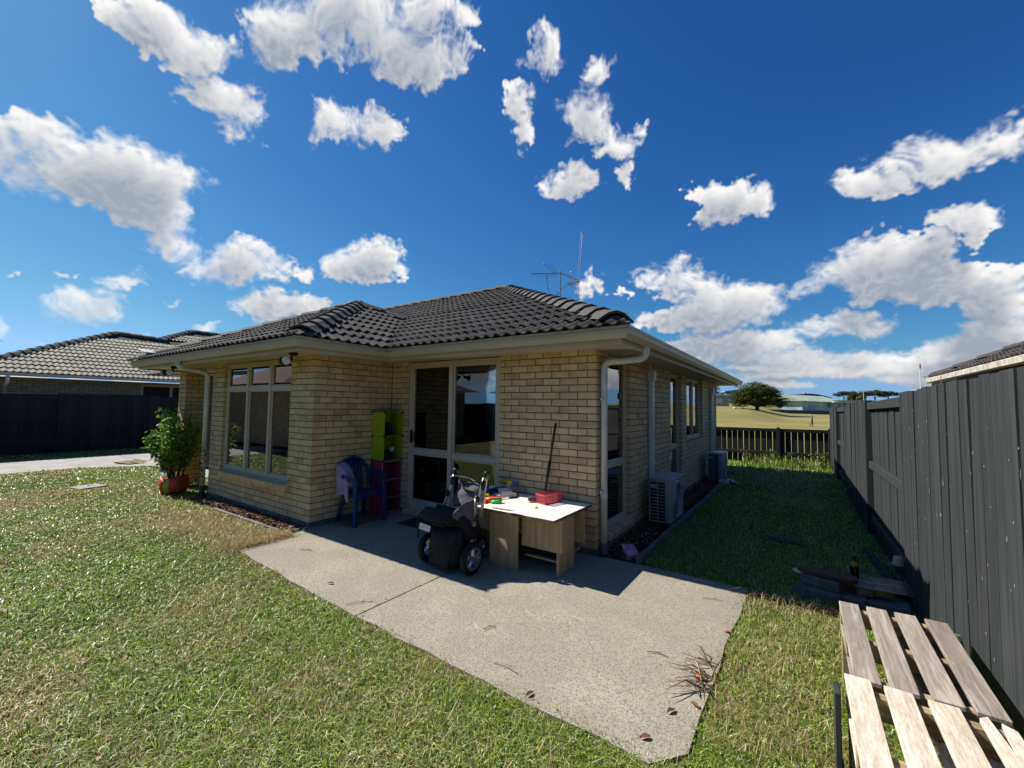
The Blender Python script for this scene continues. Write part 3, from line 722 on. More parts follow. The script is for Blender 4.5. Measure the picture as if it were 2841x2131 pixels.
def tile_faces(faces, roof_part, mt, limit, base=Vector((0, 0, 0))):
    """faces: (origin, U along eave, S up-slope horizontal, u0, u1, r0, r1, planes[(nx,ny,c) keep nx*x+ny*y+c>=0])"""
    cs, sn = math.cos(math.atan(K)), math.sin(math.atan(K))
    items = []; rng = random.Random(9)
    for (O, U, S, u0, u1, r0, r1, planes) in faces:
        O, U, S = Vector(O), Vector(U), Vector(S)
        s3 = S * cs + Vector((0, 0, sn)); nn = U.cross(s3); nn = nn if nn.z > 0 else -nn
        Ux = s3.cross(nn)
        for r in range(r0, r1):
            k = 0
            u = u0 - 0.3
            while u < u1 + 0.3:
                p = O + U * u + s3 * (r * GA - 0.03)
                Mx = Matrix((Ux, s3, nn)).transposed().to_4x4(); Mx.translation = p
                cor = [Mx @ Vector((a, b, 0)) for a in (-0.15, 0.15) for b in (0.0, GA)]
                ins = [[nx * q.x + ny * q.y + c >= -0.004 for q in cor] for nx, ny, c in planes]
                if all(any(t) for t in ins):
                    full = all(all(t) for t in ins)
                    pc = Mx @ Vector((0, GA / 2, 0)); d = CAM - pc
                    cosv = d.normalized().dot(nn)
                    items.append((max(0.0, cosv) / d.length_squared if in_view(pc) else 0.0, full, Mx, planes))
                u += 0.30
    items.sort(key=lambda t: -t[0]); n = 0
    me = tile_mesh(mt); bmr = bmesh.new(); rest = MB()
    vs_ = [v.co.copy() for v in me.vertices]; fs_ = [tuple(p.vertices) for p in me.polygons]
    Binv = Matrix.Translation(-base)
    for sco, full, Mx, planes in items:
        j = Matrix.Translation((0, 0, rng.uniform(-0.002, 0.004)))
        if full and n < limit and sco > 0:
            o = bpy.data.objects.new('tile', me); COL.objects.link(o); o.parent = roof_part; o.matrix_local = Binv @ j @ Mx; n += 1
        elif full:
            rest.add([Binv @ j @ Mx @ v for v in vs_], fs_, 0, rng.random())
        else:
            t = bmesh.new(); vv = [t.verts.new(j @ Mx @ v) for v in vs_]
            for f in fs_: t.faces.new([vv[i] for i in f])
            for nx, ny, c in planes:
                q = Vector((nx, ny, 0)); co = -q * (c / q.length_squared)
                bmesh.ops.bisect_plane(t, geom=t.verts[:] + t.edges[:] + t.faces[:], plane_co=co, plane_no=q, clear_inner=True)
            t.verts.index_update()
            if t.faces: rest.add([Binv @ v.co for v in t.verts], [tuple(v.index for v in f.verts) for f in t.faces], 0, rng.random())
            t.free()
    if rest.f:
        o = rest.build('tiles', mt, roof_part, smooth=False); o['kind'] = 'stuff'

FR = [
    # wing, right end face
    ((-2.99, -1.94, EZ), (0, 1, 0), (-1, 0, 0), 0.0, 4.2, 0, 10, [(1, 1, 4.93), (-1, -1, -3.583), (1, -1, 6.762)]),
    # main front face below and above the wing ridge level
    ((E_, -E_, EZ), (-1, 0, 0), (0, 1, 0), 0.0, 6.5, 0, 7, [(-1, -1, 0), (1, 1, 3.583), (0, -1, 1.60)]),
    ((E_, -E_, EZ), (-1, 0, 0), (0, 1, 0), 0.0, 10.0, 6, 16, [(-1, -1, 0), (0, 1, -1.588), (0, -1, 4.283)]),
    # wing front face
    ((-2.99, -1.94, EZ), (-1, 0, 0), (0, 1, 0), 0.0, 6.4, 0, 10, [(-1, -1, -4.93), (1, -1, 7.42), (0, -1, 0.916)]),
]
tile_faces(FR, roof, M['tile'], 300)

def ridge_caps(a, b, roof_part, mt, bed, width=0.17, drop=0.085, pitch=0.37, lift=0.05, base=Vector((0, 0, 0))):
    """overlapping angular caps from low end a to high end b"""
    a, b = Vector(a) - base, Vector(b) - base; d = b - a; n = max(1, int(d.length / pitch)); step = d.length / n
    key = ('cap', mt.name, round(width, 3), round(drop, 3), round(step, 2))
    if key not in _bm:
        prof0 = [(-width, -drop), (-width * 0.45, -drop * 0.18), (0, 0.006), (width * 0.45, -drop * 0.18), (width, -drop)]
        mb = MB(); Lc = step * 1.12; V = []
        for yy, s, h in ((0.0, 1.06, 0.034), (Lc, 0.94, 0.0), (0.0, 1.06, 0.006)):
            for x, z in prof0: V.append((x * s, yy, z + h))
        mb.add(V, [(i, i + 1, 6 + i, 5 + i) for i in range(4)] + [(10 + i, 11 + i, i + 1, i) for i in range(4)])
        _bm[key] = mb.mesh('ridge_tile', mt)
    y = d.normalized(); x = y.cross(Vector((0, 0, 1))).normalized(); z = x.cross(y)
    M3 = Matrix((x, y, z)).transposed().to_4x4(); rng = random.Random(n)
    for i in range(n):
        o = bpy.data.objects.new('ridge_tile', _bm[key]); COL.objects.link(o); o.parent = roof_part
        T = M3.copy(); T.translation = a + y * (i * step) + z * lift + x * rng.uniform(-0.006, 0.006); o.matrix_local = T @ Matrix.Rotation(rng.uniform(-0.012, 0.012), 4, 'Y')
    # mortar bedding under the caps, filled at the low end
    mb = MB(); w2 = width * 0.86
    P = [(-w2, -drop - 0.06), (-w2 * 0.45, -drop * 0.35), (0, -0.012), (w2 * 0.45, -drop * 0.35), (w2, -drop - 0.06)]
    V = [a + y * (-0.0) + x * p + z * (q + lift) for p, q in P] + [b + x * p + z * (q + lift) for p, q in P]
    mb.add(V, [(0, 1, 2, 3, 4), (9, 8, 7, 6, 5)] + [(i + 1, i, 5 + i, 6 + i) for i in range(4)] + [(0, 4, 9, 5)])
    mb.build('ridge_bedding', bed, roof_part)
up = 0.03
ridge_caps((E_ - 0.20, -E_ + 0.20, EZ + K * 0.20 + up), (A[0], A[1], A[2] + up), roof, M['ridge'], M['ridge_bed'], width=0.19, drop=0.10)
ridge_caps((A2[0], A2[1], A2[2] + up), (A[0] + 0.05, A[1], A[2] + up), roof, M['ridge'], M['ridge_bed'], width=0.16)
ridge_caps((-2.99 - 0.13, -1.94 + 0.13, EZ + K * 0.13 + up), (wa[0], wa[1], wa[2] + up), roof, M['ridge'], M['ridge_bed'], width=0.18, drop=0.095)
ridge_caps((-5.17, 1.588, EZ + K * 2.18 + up), (wa[0], wa[1], wa[2] + up), roof, M['ridge'], M['ridge_bed'], width=0.16)
ridge_caps((wb[0], wb[1], wb[2] + up), (wa[0], wa[1], wa[2] + up), roof, M['ridge'], M['ridge_bed'], width=0.16)
ridge_caps((-9.36 + 0.13, -1.94 + 0.13, EZ + K * 0.13 + up), (wb[0], wb[1], wb[2] + up), roof, M['ridge'], M['ridge_bed'], width=0.18)
# valley tray
mb = MB(); v0, v1 = Vector((-2.99, -0.593, EZ + 0.004)), Vector((-5.17, 1.588, EZ + K * 2.18 + 0.004)); pd = Vector((1, 1, 0)).normalized() * 0.05
mb.add([v0 - pd + Vector((0, 0, .015)), v0, v0 + pd + Vector((0, 0, .015)), v1 - pd + Vector((0, 0, .015)), v1, v1 + pd + Vector((0, 0, .015))], [(0, 1, 4, 3), (1, 2, 5, 4)])
mb.build('valley_tray', M['black'], roof)

# ---- gutter, fascia, soffit
GP = [(E_, yb - 0.0), (E_, -E_), (-2.99, -E_), (-2.99, -1.94), (-9.36, -1.94), (-9.36, 0.9)]
def sweep(mb, path, prof, closed_ends=True):
    """prof: (offset outward from the path line, z); outward is to the left... computed by mitre"""
    P = [Vector((x, y)) for x, y in path]; n = len(P); outs = []
    def nrm(a, b): d = (b - a).normalized(); return Vector((d.y, -d.x))
    for i in range(n):
        if i == 0: m = nrm(P[0], P[1])
        elif i == n - 1: m = nrm(P[-2], P[-1])
        else:
            n1, n2 = nrm(P[i - 1], P[i]), nrm(P[i], P[i + 1]); m = (n1 + n2); m = m / max(1e-6, m.dot(n1))
        outs.append(m)
    k = len(prof); V = []
    for i in range(n):
        for o, z in prof:
            q = P[i] + outs[i] * SG * o; V.append((q.x, q.y, z))
    F = []
    for i in range(n - 1):
        for j in range(k - 1): F.append((i * k + j, i * k + j + 1, (i + 1) * k + j + 1, (i + 1) * k + j))
    F += [tuple(range(k)), tuple(reversed(range((n - 1) * k, n * k)))]
    mb.add(V, F)
SG = 1.0
# path runs from the back right corner clockwise seen from above -> outward on the right-hand side
if True:
    d0 = Vector((GP[1][0] - GP[0][0], GP[1][1] - GP[0][1])).normalized(); SG = 1.0 if Vector((d0.y, -d0.x)).x > 0 else -1.0
gp = [(-0.118, 2.335), (-0.055, 2.318), (-0.040, 2.330), (-0.014, 2.365), (-0.004, 2.412), (0.0, 2.425), (0.0, 2.438), (-0.010, 2.438), (-0.012, 2.42), (-0.03, 2.36), (-0.06, 2.332), (-0.110, 2.345), (-0.112, 2.40), (-0.119, 2.40)]
mb = MB(); sweep(mb, GP, gp); mb.build('gutter', M['gutter'], house, weld=False)
mb = MB(); sweep(mb, GP, [(-0.150, 2.272), (-0.122, 2.272), (-0.122, 2.42), (-0.150, 2.42)]); mb.build('fascia', M['soffit'], house)
def sheet(mb, poly, z): mb.add([(x, y, z) for x, y in poly] + [(x, y, z + 0.008) for x, y in poly], [tuple(range(len(poly))), tuple(reversed(range(len(poly), 2 * len(poly))))])
mb = MB(); zs = 2.306; e2 = E_ - 0.15
for q in ([(0.0 + e2, -e2), (0.0 + e2, yb - 0.15), (-0.1, yb - 0.15), (-0.1, -e2)], [(-0.1, -e2), (-0.1, 0.1), (-3.14, 0.1), (-3.14, -e2)], [(-3.14, -1.79), (-3.14, 0.1), (-3.69, 0.1), (-3.69, -1.79)], [(-3.69, -1.79), (-3.69, -1.24), (-9.21, -1.24), (-9.21, -1.79)], [(-6.8, -1.24), (-6.8, 0.36), (-9.9, 0.36), (-9.9, -1.24)]):
    sheet(mb, q, zs)
mb.build('soffit', M['soffit'], house)
# the lower wing roof beyond the porch
mb = MB(); sweep(mb, [(-9.5, -0.70), (-12.1, -0.70), (-12.1, 5.0)], gp); mb.build('gutter', M['gutter'], house)
mb = MB(); mb.add([(-9.3, -0.7, 2.41), (-12.1, -0.7, 2.41), (-12.1, 5, 2.41), (-9.3, 3.0, 4.0)], [(0, 1, 2, 3)]); mb.box((-10.9, 2.0, 1.15), (2.1, 4.2, 2.3)); mb.build('garage_wing', M['tile'], house)
mb = MB(); sheet(mb, [(-9.4, -0.62), (-12.0, -0.62), (-12.0, 0.2), (-9.4, 0.2)], 2.30); mb.build('soffit', M['soffit'], house)
# soffit vent and joint battens
mb = MB(); mb.box((-4.95, -1.62, 2.303), (0.30, 0.16, 0.006)); [mb.box((-4.95, -1.69 + 0.025 * i, 2.300), (0.27, 0.008, 0.004)) for i in range(6)]; mb.build('soffit_vent', M['soffit'], house)
for (x, y) in ((-0.75, -0.30), (-2.75, -0.32)):
    mb = MB(); mb.lathe([(0.0, 2.301), (0.045, 2.301), (0.06, 2.306)], 16); mb.v = [(a + x, b + y, c) for a, b, c in mb.v]; mb.build('downlight', M['pvc'], house)

# ---- downpipes
def bend(pts, r=0.07, n=5):
    out = [Vector(pts[0])]
    for i in range(1, len(pts) - 1):
        p0, p, p1 = Vector(pts[i - 1]), Vector(pts[i]), Vector(pts[i + 1])
        a = p + (p0 - p).normalized() * r; b = p + (p1 - p).normalized() * r
        for k in range(n + 1):
            t = k / n; out.append(a * (1 - t) ** 2 + p * 2 * t * (1 - t) + b * t * t)
    out.append(Vector(pts[-1])); return out
def downpipe(path, foot, brackets, bdir, r=0.039):
    root = bpy.data.objects.new('downpipe', None); COL.objects.link(root); root.parent = house
    mb = MB(); mb.tube(bend(path, 0.085, 6), r, 14)
    mb.build('pipe', M['pvc'], root, smooth=True)
    sk = MB()
    p_h = [Vector(path[1]), Vector(path[2])]
    for q, dr in ((Vector(path[0]) - Vector((0, 0, 0.03)), Vector((0, 0, 1))), (Vector(path[2]) - Vector((0, 0, 0.16)), Vector((0, 0, 1))), (Vector(path[2]) - Vector((0, 0, 1.55)), Vector((0, 0, 1)))):
        sk.tube([q - dr * 0.03, q + dr * 0.03], r + 0.004, 14)
    sk.build('socket', M['pvc'], root, smooth=False)
    mb = MB(); x, y = path[-1][:2]; mb.tube([(x, y, foot), (x, y, -0.12)], r + 0.006, 14); mb.build('foot_collar', M['pvc_grey'], root)
    for z in brackets:
        mb = MB(); mb.box((x + bdir[0] * 0.06, y + bdir[1] * 0.06, z), (0.022 + abs(bdir[0]) * 0.06, 0.012 + abs(bdir[1]) * 0.06, 0.022)); mb.tube([(x, y, z - 0.008), (x, y, z + 0.008)], r + 0.003, 14); mb.build('bracket', M['pvc'], root)
downpipe([(0.50, 0.26, 2.335), (0.50, 0.26, 2.19), (0.058, 0.105, 2.155), (0.058, 0.105, -0.02)], 0.07, (1.72, 0.66), (0, -1))
downpipe([(-6.95, -1.87, 2.335), (-6.95, -1.87, 2.22), (-6.98, -1.405, 2.16), (-6.98, -1.405, -0.02)], 0.12, (1.6, 0.8), (1, 0))
# cable conduits on the side wall
def conduit(y, ztop, zbot):
    mb = MB(); mb.box((0.045, y, (ztop + zbot) / 2), (0.075, 0.085, ztop - zbot)); mb.build('conduit', M['pvc'], house, bevel=0.012)
    mb = MB(); mb.box((0.055, y, ztop - 0.06), (0.11, 0.12, 0.18)); mb.box((0.025, y, ztop + 0.08), (0.04, 0.05, 0.12)); mb.build('conduit_cover', M['pvc'], house, bevel=0.012)
conduit(2.03, 2.19, 0.55); conduit(7.33, 2.15, 0.5)
mb = MB(); mb.tube([(0.0, 2.30, 0.85), (0.05, 2.30, 0.85), (0.05, 2.30, 0.80)], 0.011, 8); mb.lathe([(0.0, 0.0), (0.022, 0.0), (0.022, 0.014), (0.0, 0.014)], 10, M=Matrix.Translation((0.05, 2.30, 0.865))); mb.build('garden_tap', M['pvc'], house)
# loose cable hung round the elbow
mb = MB(); mb.tube([(0.46, 0.22, 2.30), (0.38, 0.20, 2.24), (0.30, 0.19, 2.215), (0.21, 0.16, 2.21), (0.17, 0.20, 2.13), (0.20, 0.24, 1.98), (0.18, 0.26, 1.80)], 0.004, 5); mb.box((0.18, 0.26, 1.76), (0.03, 0.03, 0.07)); mb.build('loose_cable', M['black'], house)
# ------------------------------------------------------------------ fences
def paling_fence(name, label, path_a, path_b, z0, ztop0, ztop1, pitch, width, gap_jit, panels, mt, side_n, group=None, rails_z=(0.35, 0.95, 1.0), top_rail=True, seed=1, gap_at=()):
    """panels: list of (s0, s1, side) along the run, side +1 = palings on the near face, -1 = on the far face of the rails"""
    a, b = Vector((*path_a, 0)), Vector((*path_b, 0)); d = (b - a); Ln = d.length; u = d / Ln; n = Vector((*side_n, 0)); ang = math.atan2(u.y, u.x)
    t = thing(name, label, 'fence', (a.x, a.y, z0), 0, group); rng = random.Random(seed)
    P = lambda s, off, z: u * s + n * off + Vector((0, 0, z))
    top = lambda s: ztop0 + (ztop1 - ztop0) * s / Ln - z0
    for (s0, s1, side) in panels:
        off = 0.033 * side + (0.0)
        s = s0
        while s < s1 - 0.02:
            w = min(width + rng.uniform(-0.004, 0.004), s1 - s); h = top(s) + rng.uniform(-0.008, 0.006) - (0.045 if side < 0 else 0)
            mb = MB(); mb.box((0, 0, h / 2), (w, 0.018, h)); me_key = None
            o = mb.build('paling', mt, t); o.location = P(s + w / 2, off + rng.uniform(-0.003, 0.003), 0.0); o.rotation_euler = (rng.uniform(-0.004, 0.004), rng.uniform(-0.004, 0.004), ang)
            s += pitch + (rng.choice(gap_jit))
        for k, rz in enumerate(rails_z):
            zz = rz if k < len(rails_z) - 1 or not top_rail else None
            za = (rz * top(s0)) if rz <= 1 else rz
            mb = MB(); mb.box((0, 0, 0), (s1 - s0 - 0.10, 0.046, 0.095 if rz < 0.9 else 0.10)); o = mb.build('rail', mt, t, bevel=0.004)
            o.location = P((s0 + s1) / 2, 0.0, rz * top((s0 + s1) / 2) - (0.05 if rz > 0.9 else 0)); o.rotation_euler = (0, -math.atan2(top(s1) - top(s0), s1 - s0), ang)
        for s in (s0,):
            mb = MB(); hh = top(s) + 0.005; mb.box((0, 0, hh / 2 - 0.15), (0.095, 0.095, hh + 0.3)); o = mb.build('post', mt, t, bevel=0.005); o.location = P(s, 0.004 * side, 0); o.rotation_euler = (0, 0, ang)
    s = panels[-1][1]; mb = MB(); hh = top(s); mb.box((0, 0, hh / 2 - 0.15), (0.095, 0.095, hh + 0.3)); o = mb.build('post', mt, t, bevel=0.005); o.location = P(s, 0, 0); o.rotation_euler = (0, 0, ang)
    return t
# right boundary: run from behind the camera to the back corner, palings alternating sides by panel
rf = paling_fence('timber_fence', 'tall black stained timber fence with alternating paling panels beside the pallets', (2.80, -8.6), (2.70, 11.0), -0.10, 1.88, 1.70, 0.150, 0.148, (0.0, 0.0, 0.001, 0.004, 0.009), [(0, 4.6, 1), (4.6, 9.22, 1), (9.22, 11.72, -1), (11.72, 14.9, 1), (14.9, 17.2, -1), (17.2, 19.6, 1)], M['fence'], (-1, 0), rails_z=(0.14, 0.53, 0.985), seed=4)
mb = MB(); mb.box((0, 4.4, 0.02), (0.03, 13, 0.16)); mb.build('plinth_board', M['fence'], rf, loc=(-0.025, 7.4, 0))
bf = paling_fence('timber_fence', 'low dark slatted fence with see through gaps at the end of the side lawn', (2.66, 11.06), (-4.6, 10.98), -0.12, 1.08, 1.06, 0.162, 0.148, (0.0, 0.001, -0.001), [(0, 1.30, -1), (1.30, 4.0, -1), (4.0, 7.2, -1)], M['fence_dark'], (0, -1), rails_z=(0.33, 0.97), seed=5)
lf = paling_fence('timber_fence', 'black stained paling fence in shade across the driveway', (-18.0, -5.6), (-18.0, 9.0), -0.12, 1.845, 1.85, 0.150, 0.147, (0.0, 0.0, 0.001, 0.005), [(0, 1.3, 1), (1.3, 4.0, -1), (4.0, 6.6, 1), (6.6, 9.2, -1), (9.2, 14.6, 1)], M['fence_dark'], (1, 0), rails_z=(0.2, 0.55, 0.96), seed=6)
rear = paling_fence('timber_fence', 'dark paling fence reflected in the sliding door', (3.0, -13.0), (-14.5, -13.4), -0.12, 1.75, 1.75, 0.150, 0.147, (0.0, 0.001), [(0, 6.0, 1), (6.0, 12.0, 1), (12.0, 17.5, 1)], M['fence_dark'], (0, 1), rails_z=(0.2, 0.55, 0.96), seed=7)
# bird droppings and paint flecks on the near palings
rng = random.Random(21); mb = MB()
for i in range(70):
    y = rng.uniform(-2.2, 0.55); z = rng.uniform(0.25, 1.0) + rng.random() ** 0.6 * 0.85
    if z > 1.82: continue
    x = 2.80 - 0.1 * (y + 8.6) / 19.6 - 0.033 - 0.0135
    w, h = rng.uniform(0.0012, 0.0035), rng.uniform(0.002, 0.014) * (1 if rng.random() < 0.8 else 2)
    n = 6; mb.add([(x, y + w * math.cos(6.283 * k / n), z + h * math.sin(6.283 * k / n)) for k in range(n)] + [(x + 0.002, y, z)], [(k, (k + 1) % n, n) for k in range(n)] + [tuple(range(n))])
M['dropping'] = mat('chalky_white_spatter', (0.55, 0.56, 0.52), 0.9)
o = mb.build('spatter', M['dropping'], rf); o.matrix_parent_inverse = Matrix.Translation(rf.location).inverted(); o['kind'] = 'stuff'

# ------------------------------------------------------------------ neighbour on the left
nb = thing('brick_house', 'pale brick house with weathered tan tiled roof behind the shaded fence', 'house', (-19, 0, 0))
B0 = Vector((-19, 0, 0))
mb = MB(); mb.box((-4.6 + 0.0, -0.2, 1.1), (9.0, 7.2, 2.4)); 
nwall = MB(); nwall.box((-4.66, 2.2, 1.1), (9.2, 12.2, 2.45)); nwall = nwall.build('wall', M['mortar'], nb)
NW = Wall((-18.95, -3.3, 0.0), (0, 1, 0), (1, 0, 0), 9.0, 27, True, [(3.95, 6.6, 1.15, 2.25)], c0=19)
lay_bricks([NW], nwall, 300, M['brick_far'])
mb = MB()
for (y0, y1) in ((0.65, 0.72), (1.55, 1.64), (2.6, 2.67)): mb.box((0.03, (y0 + y1) / 2, 1.7), (0.06, y1 - y0, 1.1))
mb.box((0.03, 1.66, 2.23), (0.059, 2.02, 0.06)); mb.box((0.03, 1.66, 1.17), (0.059, 2.02, 0.06)); w_ = mb.build('window', M['alu'], nb)
for y0, y1 in ((0.72, 1.55), (1.64, 2.6)):
    g = MB(); g.box((0.01, (y0 + y1) / 2, 1.7), (0.01, y1 - y0, 1.0)); g.build('pane', M['black'], w_)
nrm = MB(); k = K; ex = -18.3; ez = 2.46
ap1 = (-22.85, 0.65, ez + k * 4.55); c1 = (ex, -3.9, ez)
ap2 = (-24.4, 3.9, ez + k * 6.1)
def sub(p): return (p[0] + 19, p[1], p[2])
nrm.add([sub(q) for q in ((ex, -3.9, ez), (ex, 12, ez), (ap2[0], 12, ap2[2]), ap2, (-22.6, 2.2, ez + k * 4.3), ap1)], [(0, 1, 2, 3, 4, 5)])
nrm.add([sub(q) for q in ((-30, -3.9, ez), (ex, -3.9, ez), ap1, (-26.5, 0.65, ap1[2]))], [(0, 1, 2, 3)])
nrm.add([sub(q) for q in (ap1, (-22.6, 2.2, ez + k * 4.3), (-26.5, 2.2, ez + k * 4.3), (-26.5, 0.65, ap1[2]))], [(0, 1, 2, 3)])
nroof = nrm.build('roof', M['under'], nb)
EZs = EZ
tile_faces([((ex, -3.9, ez + 0.01), (0, 1, 0), (-1, 0, 0), 0.0, 12.0, 0, 12, [(1, 1, 22.2), (1, 0, 22.85)]),
            ((ex, -3.9, ez + 0.01), (0, 1, 0), (-1, 0, 0), 5.5, 12.0, 12, 17, [(-1, 0, -22.7), (1, 1, 20.5), (1, 0, 24.4)])], nroof, M['tile_far'], 300, base=B0)
ridge_caps((ex - 0.05, -3.85, ez + 0.05), (ap1[0], ap1[1], ap1[2] + 0.05), nroof, M['ridge_far'], M['ridge_far'], width=0.17, base=B0)
ridge_caps((-22.6, 2.4, ez + k * 4.3 + 0.05), (ap1[0], ap1[1], ap1[2] + 0.05), nroof, M['ridge_far'], M['ridge_far'], width=0.16, base=B0)
ridge_caps((-22.6, 2.1, ez + k * 4.3 + 0.05), (ap2[0], ap2[1], ap2[2] + 0.05), nroof, M['ridge_far'], M['ridge_far'], width=0.17, base=B0)
ridge_caps((ap2[0], 9.0, ap2[2] + 0.05), (ap2[0], ap2[1], ap2[2] + 0.05), nroof, M['ridge_far'], M['ridge_far'], width=0.16, base=B0)
mb = MB(); mb.box((0.72, 4.0, 2.42), (0.12, 16, 0.11)); mb.build('gutter', M['gutter'], nb, bevel=0.02)
mb = MB(); mb.box((0.3, 4.0, 2.33), (0.75, 16, 0.02)); mb.build('soffit', M['soffit'], nb)
mb = MB(); mb.tube([(0.70, -2.72, 2.36), (0.70, -2.72, 2.2), (0.10, -2.70, 2.08), (0.10, -2.70, 0.0)], 0.045, 10); mb.build('downpipe', M['pvc'], nb, smooth=True)

# ------------------------------------------------------------------ neighbour on the right, roof showing above the fence
nr = thing('brick_house', 'brown roofed house showing over the tall black fence', 'house', (4.6, 2, 0))
M['tile_brown'] = mat('brown_roof_tile', (0.075, 0.066, 0.058), 0.85, 0.25, nscale=5, rnd=0.12)
def sr(p): return (p[0] - 4.6, p[1] - 2, p[2])
mb = MB(); mb.box((3.9, -3.4, 1.1), (7.4, 16.2, 2.2)); mb.build('wall', M['brick_far'], nr)
rx, rz, ry = 4.15, 2.30, 7.25
mb = MB(); mb.add([sr(q) for q in ((rx, ry, rz), (rx, -12, rz), (rx + 4, -12, rz + 4 * K), (rx + 4, ry - 4, rz + 4 * K))], [(0, 1, 2, 3)]); mb.add([sr(q) for q in ((rx, ry, rz), (rx + 4, ry - 4, rz + 4 * K), (rx + 8, ry, rz))], [(0, 1, 2)]); rroof = mb.build('roof', M['under'], nr)
tile_faces([((rx, ry, rz + 0.0), (0, -1, 0), (1, 0, 0), 0.0, 9.0, 0, 12, [(1, -1, -rx + ry), (-1, 0, rx + 4), (-1, -1, rx + ry)])], rroof, M['tile_brown'], 120, base=Vector((4.6, 2, 0)))
ridge_caps((rx + 0.05, ry - 0.05, rz + 0.05), (rx + 4, ry - 4, rz + 4 * K + 0.05), rroof, M['tile_brown'], M['tile_brown'], width=0.16, base=Vector((4.6, 2, 0)))
M['cream_trim'] = mat('cream_trim', (0.62, 0.56, 0.46), 0.5)
mb = MB(); mb.box((rx - 4.6 - 0.03, -4.4, rz - 0.045), (0.10, 19.3, 0.10)); mb.build('gutter', M['cream_trim'], nr, bevel=0.015)
M['rust_brick'] = mat('rust_trim', (0.36, 0.22, 0.13), 0.8)
mb = MB(); mb.box((rx - 4.6 + 0.02, -4.4, rz - 0.16), (0.05, 19.2, 0.12)); mb.build('fascia', M['rust_brick'], nr)
# neighbour across the drive, out of frame but mirrored in the wing window
hg = thing('brick_house', 'brick house with tan garage door mirrored in the wing window', 'house', (-18.6, -9.6, 0), R(90))
mb = MB(); mb.box((0, -2.6, 1.15), (7, 5, 2.3)); mb.build('wall', M['brick'], hg)
M['tan_door'] = mat('tan_garage_door', (0.40, 0.33, 0.23), 0.6, nscale=3, stretch=(0.3, 1, 9)); M['red_roof'] = mat('rust_roof_tile', (0.19, 0.075, 0.05), 0.85)
mb = MB(); mb.box((0.4, -0.08, 1.05), (4.8, 0.06, 2.1)); mb.build('garage_door', M['tan_door'], hg)
mb = MB(); mb.add([(-4.1, -5.7, 2.35), (4.1, -5.7, 2.35), (4.1, 0.6, 2.35), (-4.1, 0.6, 2.35), (-1, -2.5, 3.8), (1, -2.5, 3.8)], [(0, 1, 5, 4), (1, 2, 5), (2, 3, 4, 5), (3, 0, 4), (3, 2, 1, 0)]); mb.build('roof', M['red_roof'], hg)
# house behind the camera, seen mirrored in the glass
hb = thing('brick_house', 'low dark tiled house mirrored in the windows', 'house', (-6, -20, 0))
mb = MB(); mb.box((0, 0, 1.15), (14, 8, 2.3)); mb.build('wall', M['brick_far'], hb)
mb = MB(); mb.add([(-7.6, -4.6, 2.4), (7.6, -4.6, 2.4), (7.6, 4.6, 2.4), (-7.6, 4.6, 2.4), (-3, 0, 4.4), (3, 0, 4.4)], [(0, 1, 5, 4), (1, 2, 5), (2, 3, 4, 5), (3, 0, 4), (3, 2, 1, 0)]); mb.build('roof', M['tile_brown'], hb)

# ------------------------------------------------------------------ school buildings across the field
M['mint'] = mat('pale_mint_roof', (0.50, 0.58, 0.42), 0.5, 0.4, nscale=0.6)
M['white_wall'] = mat('pale_blue_white_cladding', (0.52, 0.58, 0.60), 0.7, nscale=0.5)
M['navy'] = mat('navy_base_wall', (0.035, 0.065, 0.12), 0.7)
M['blue_wall'] = mat('blue_steel_cladding', (0.045, 0.20, 0.40), 0.5, nscale=1, stretch=(6, 6, 0.3))
M['darkroof'] = mat('dark_plum_roof', (0.045, 0.033, 0.06), 0.6)
M['glass_dark'] = mat('dark_window_glass', (0.04, 0.05, 0.06), 0.1, 0.6)
M['grey_wall'] = mat('grey_cladding', (0.30, 0.32, 0.33), 0.7)
def oriented(label, cat, corner, ang, name='school_building'):
    return thing(name, label, cat, corner, ang)
# main block: near corner at (2.3,117), long side runs to the right and away
sb = oriented('white school block with pale mint green pitched roof', 'building', (2.27, 117.0, 0.9), math.atan2(19.0, 7.4))
mb = MB(); mb.box((13, 5, 1.9), (26, 10, 2.3)); wl = mb.build('wall', M['white_wall'], sb)
mb = MB(); mb.box((13, 5, -0.4), (26.1, 10.1, 2.3)); mb.build('base_wall', M['navy'], sb)
mb = MB(); mb.add([(-0.8, -0.8, 2.95), (26.6, -0.8, 2.95), (26.6, 10.8, 2.95), (-0.8, 10.8, 2.95), (-0.8, 5, 4.75), (26.6, 5, 4.75)], [(0, 1, 5, 4), (3, 4, 5, 2), (0, 4, 3), (1, 2, 5), (3, 2, 1, 0)]); mb.build('roof', M['mint'], sb)
for x, w in ((5.2, 4.2), (15.5, 2.2), (22.5, 2.0)):
    mb = MB(); mb.box((x, -0.02, 2.1), (w, 0.12, 1.05)); f_ = mb.build('window', M['white_wall'], sb)
    nP = 3 if w > 3 else 2
    for i in range(nP):
        g = MB(); g.box((x - w / 2 + w * (i + 0.5) / nP, -0.06, 2.1), (w / nP - 0.18, 0.1, 0.85)); g.build('pane', M['glass_dark'], f_)
sb2 = oriented('long low white school wing with pinkish flat roof edge', 'building', (9.0, 138.0, 1.6), math.atan2(7.3, 10.5))
mb = MB(); mb.box((11, 4, 1.3), (22, 8, 2.6)); mb.build('wall', M['white_wall'], sb2)
M['pinkroof'] = mat('pale_pink_roof', (0.55, 0.46, 0.42), 0.6)
mb = MB(); mb.box((11, 4, 2.75), (23.4, 9.4, 0.3)); mb.build('roof', M['pinkroof'], sb2)
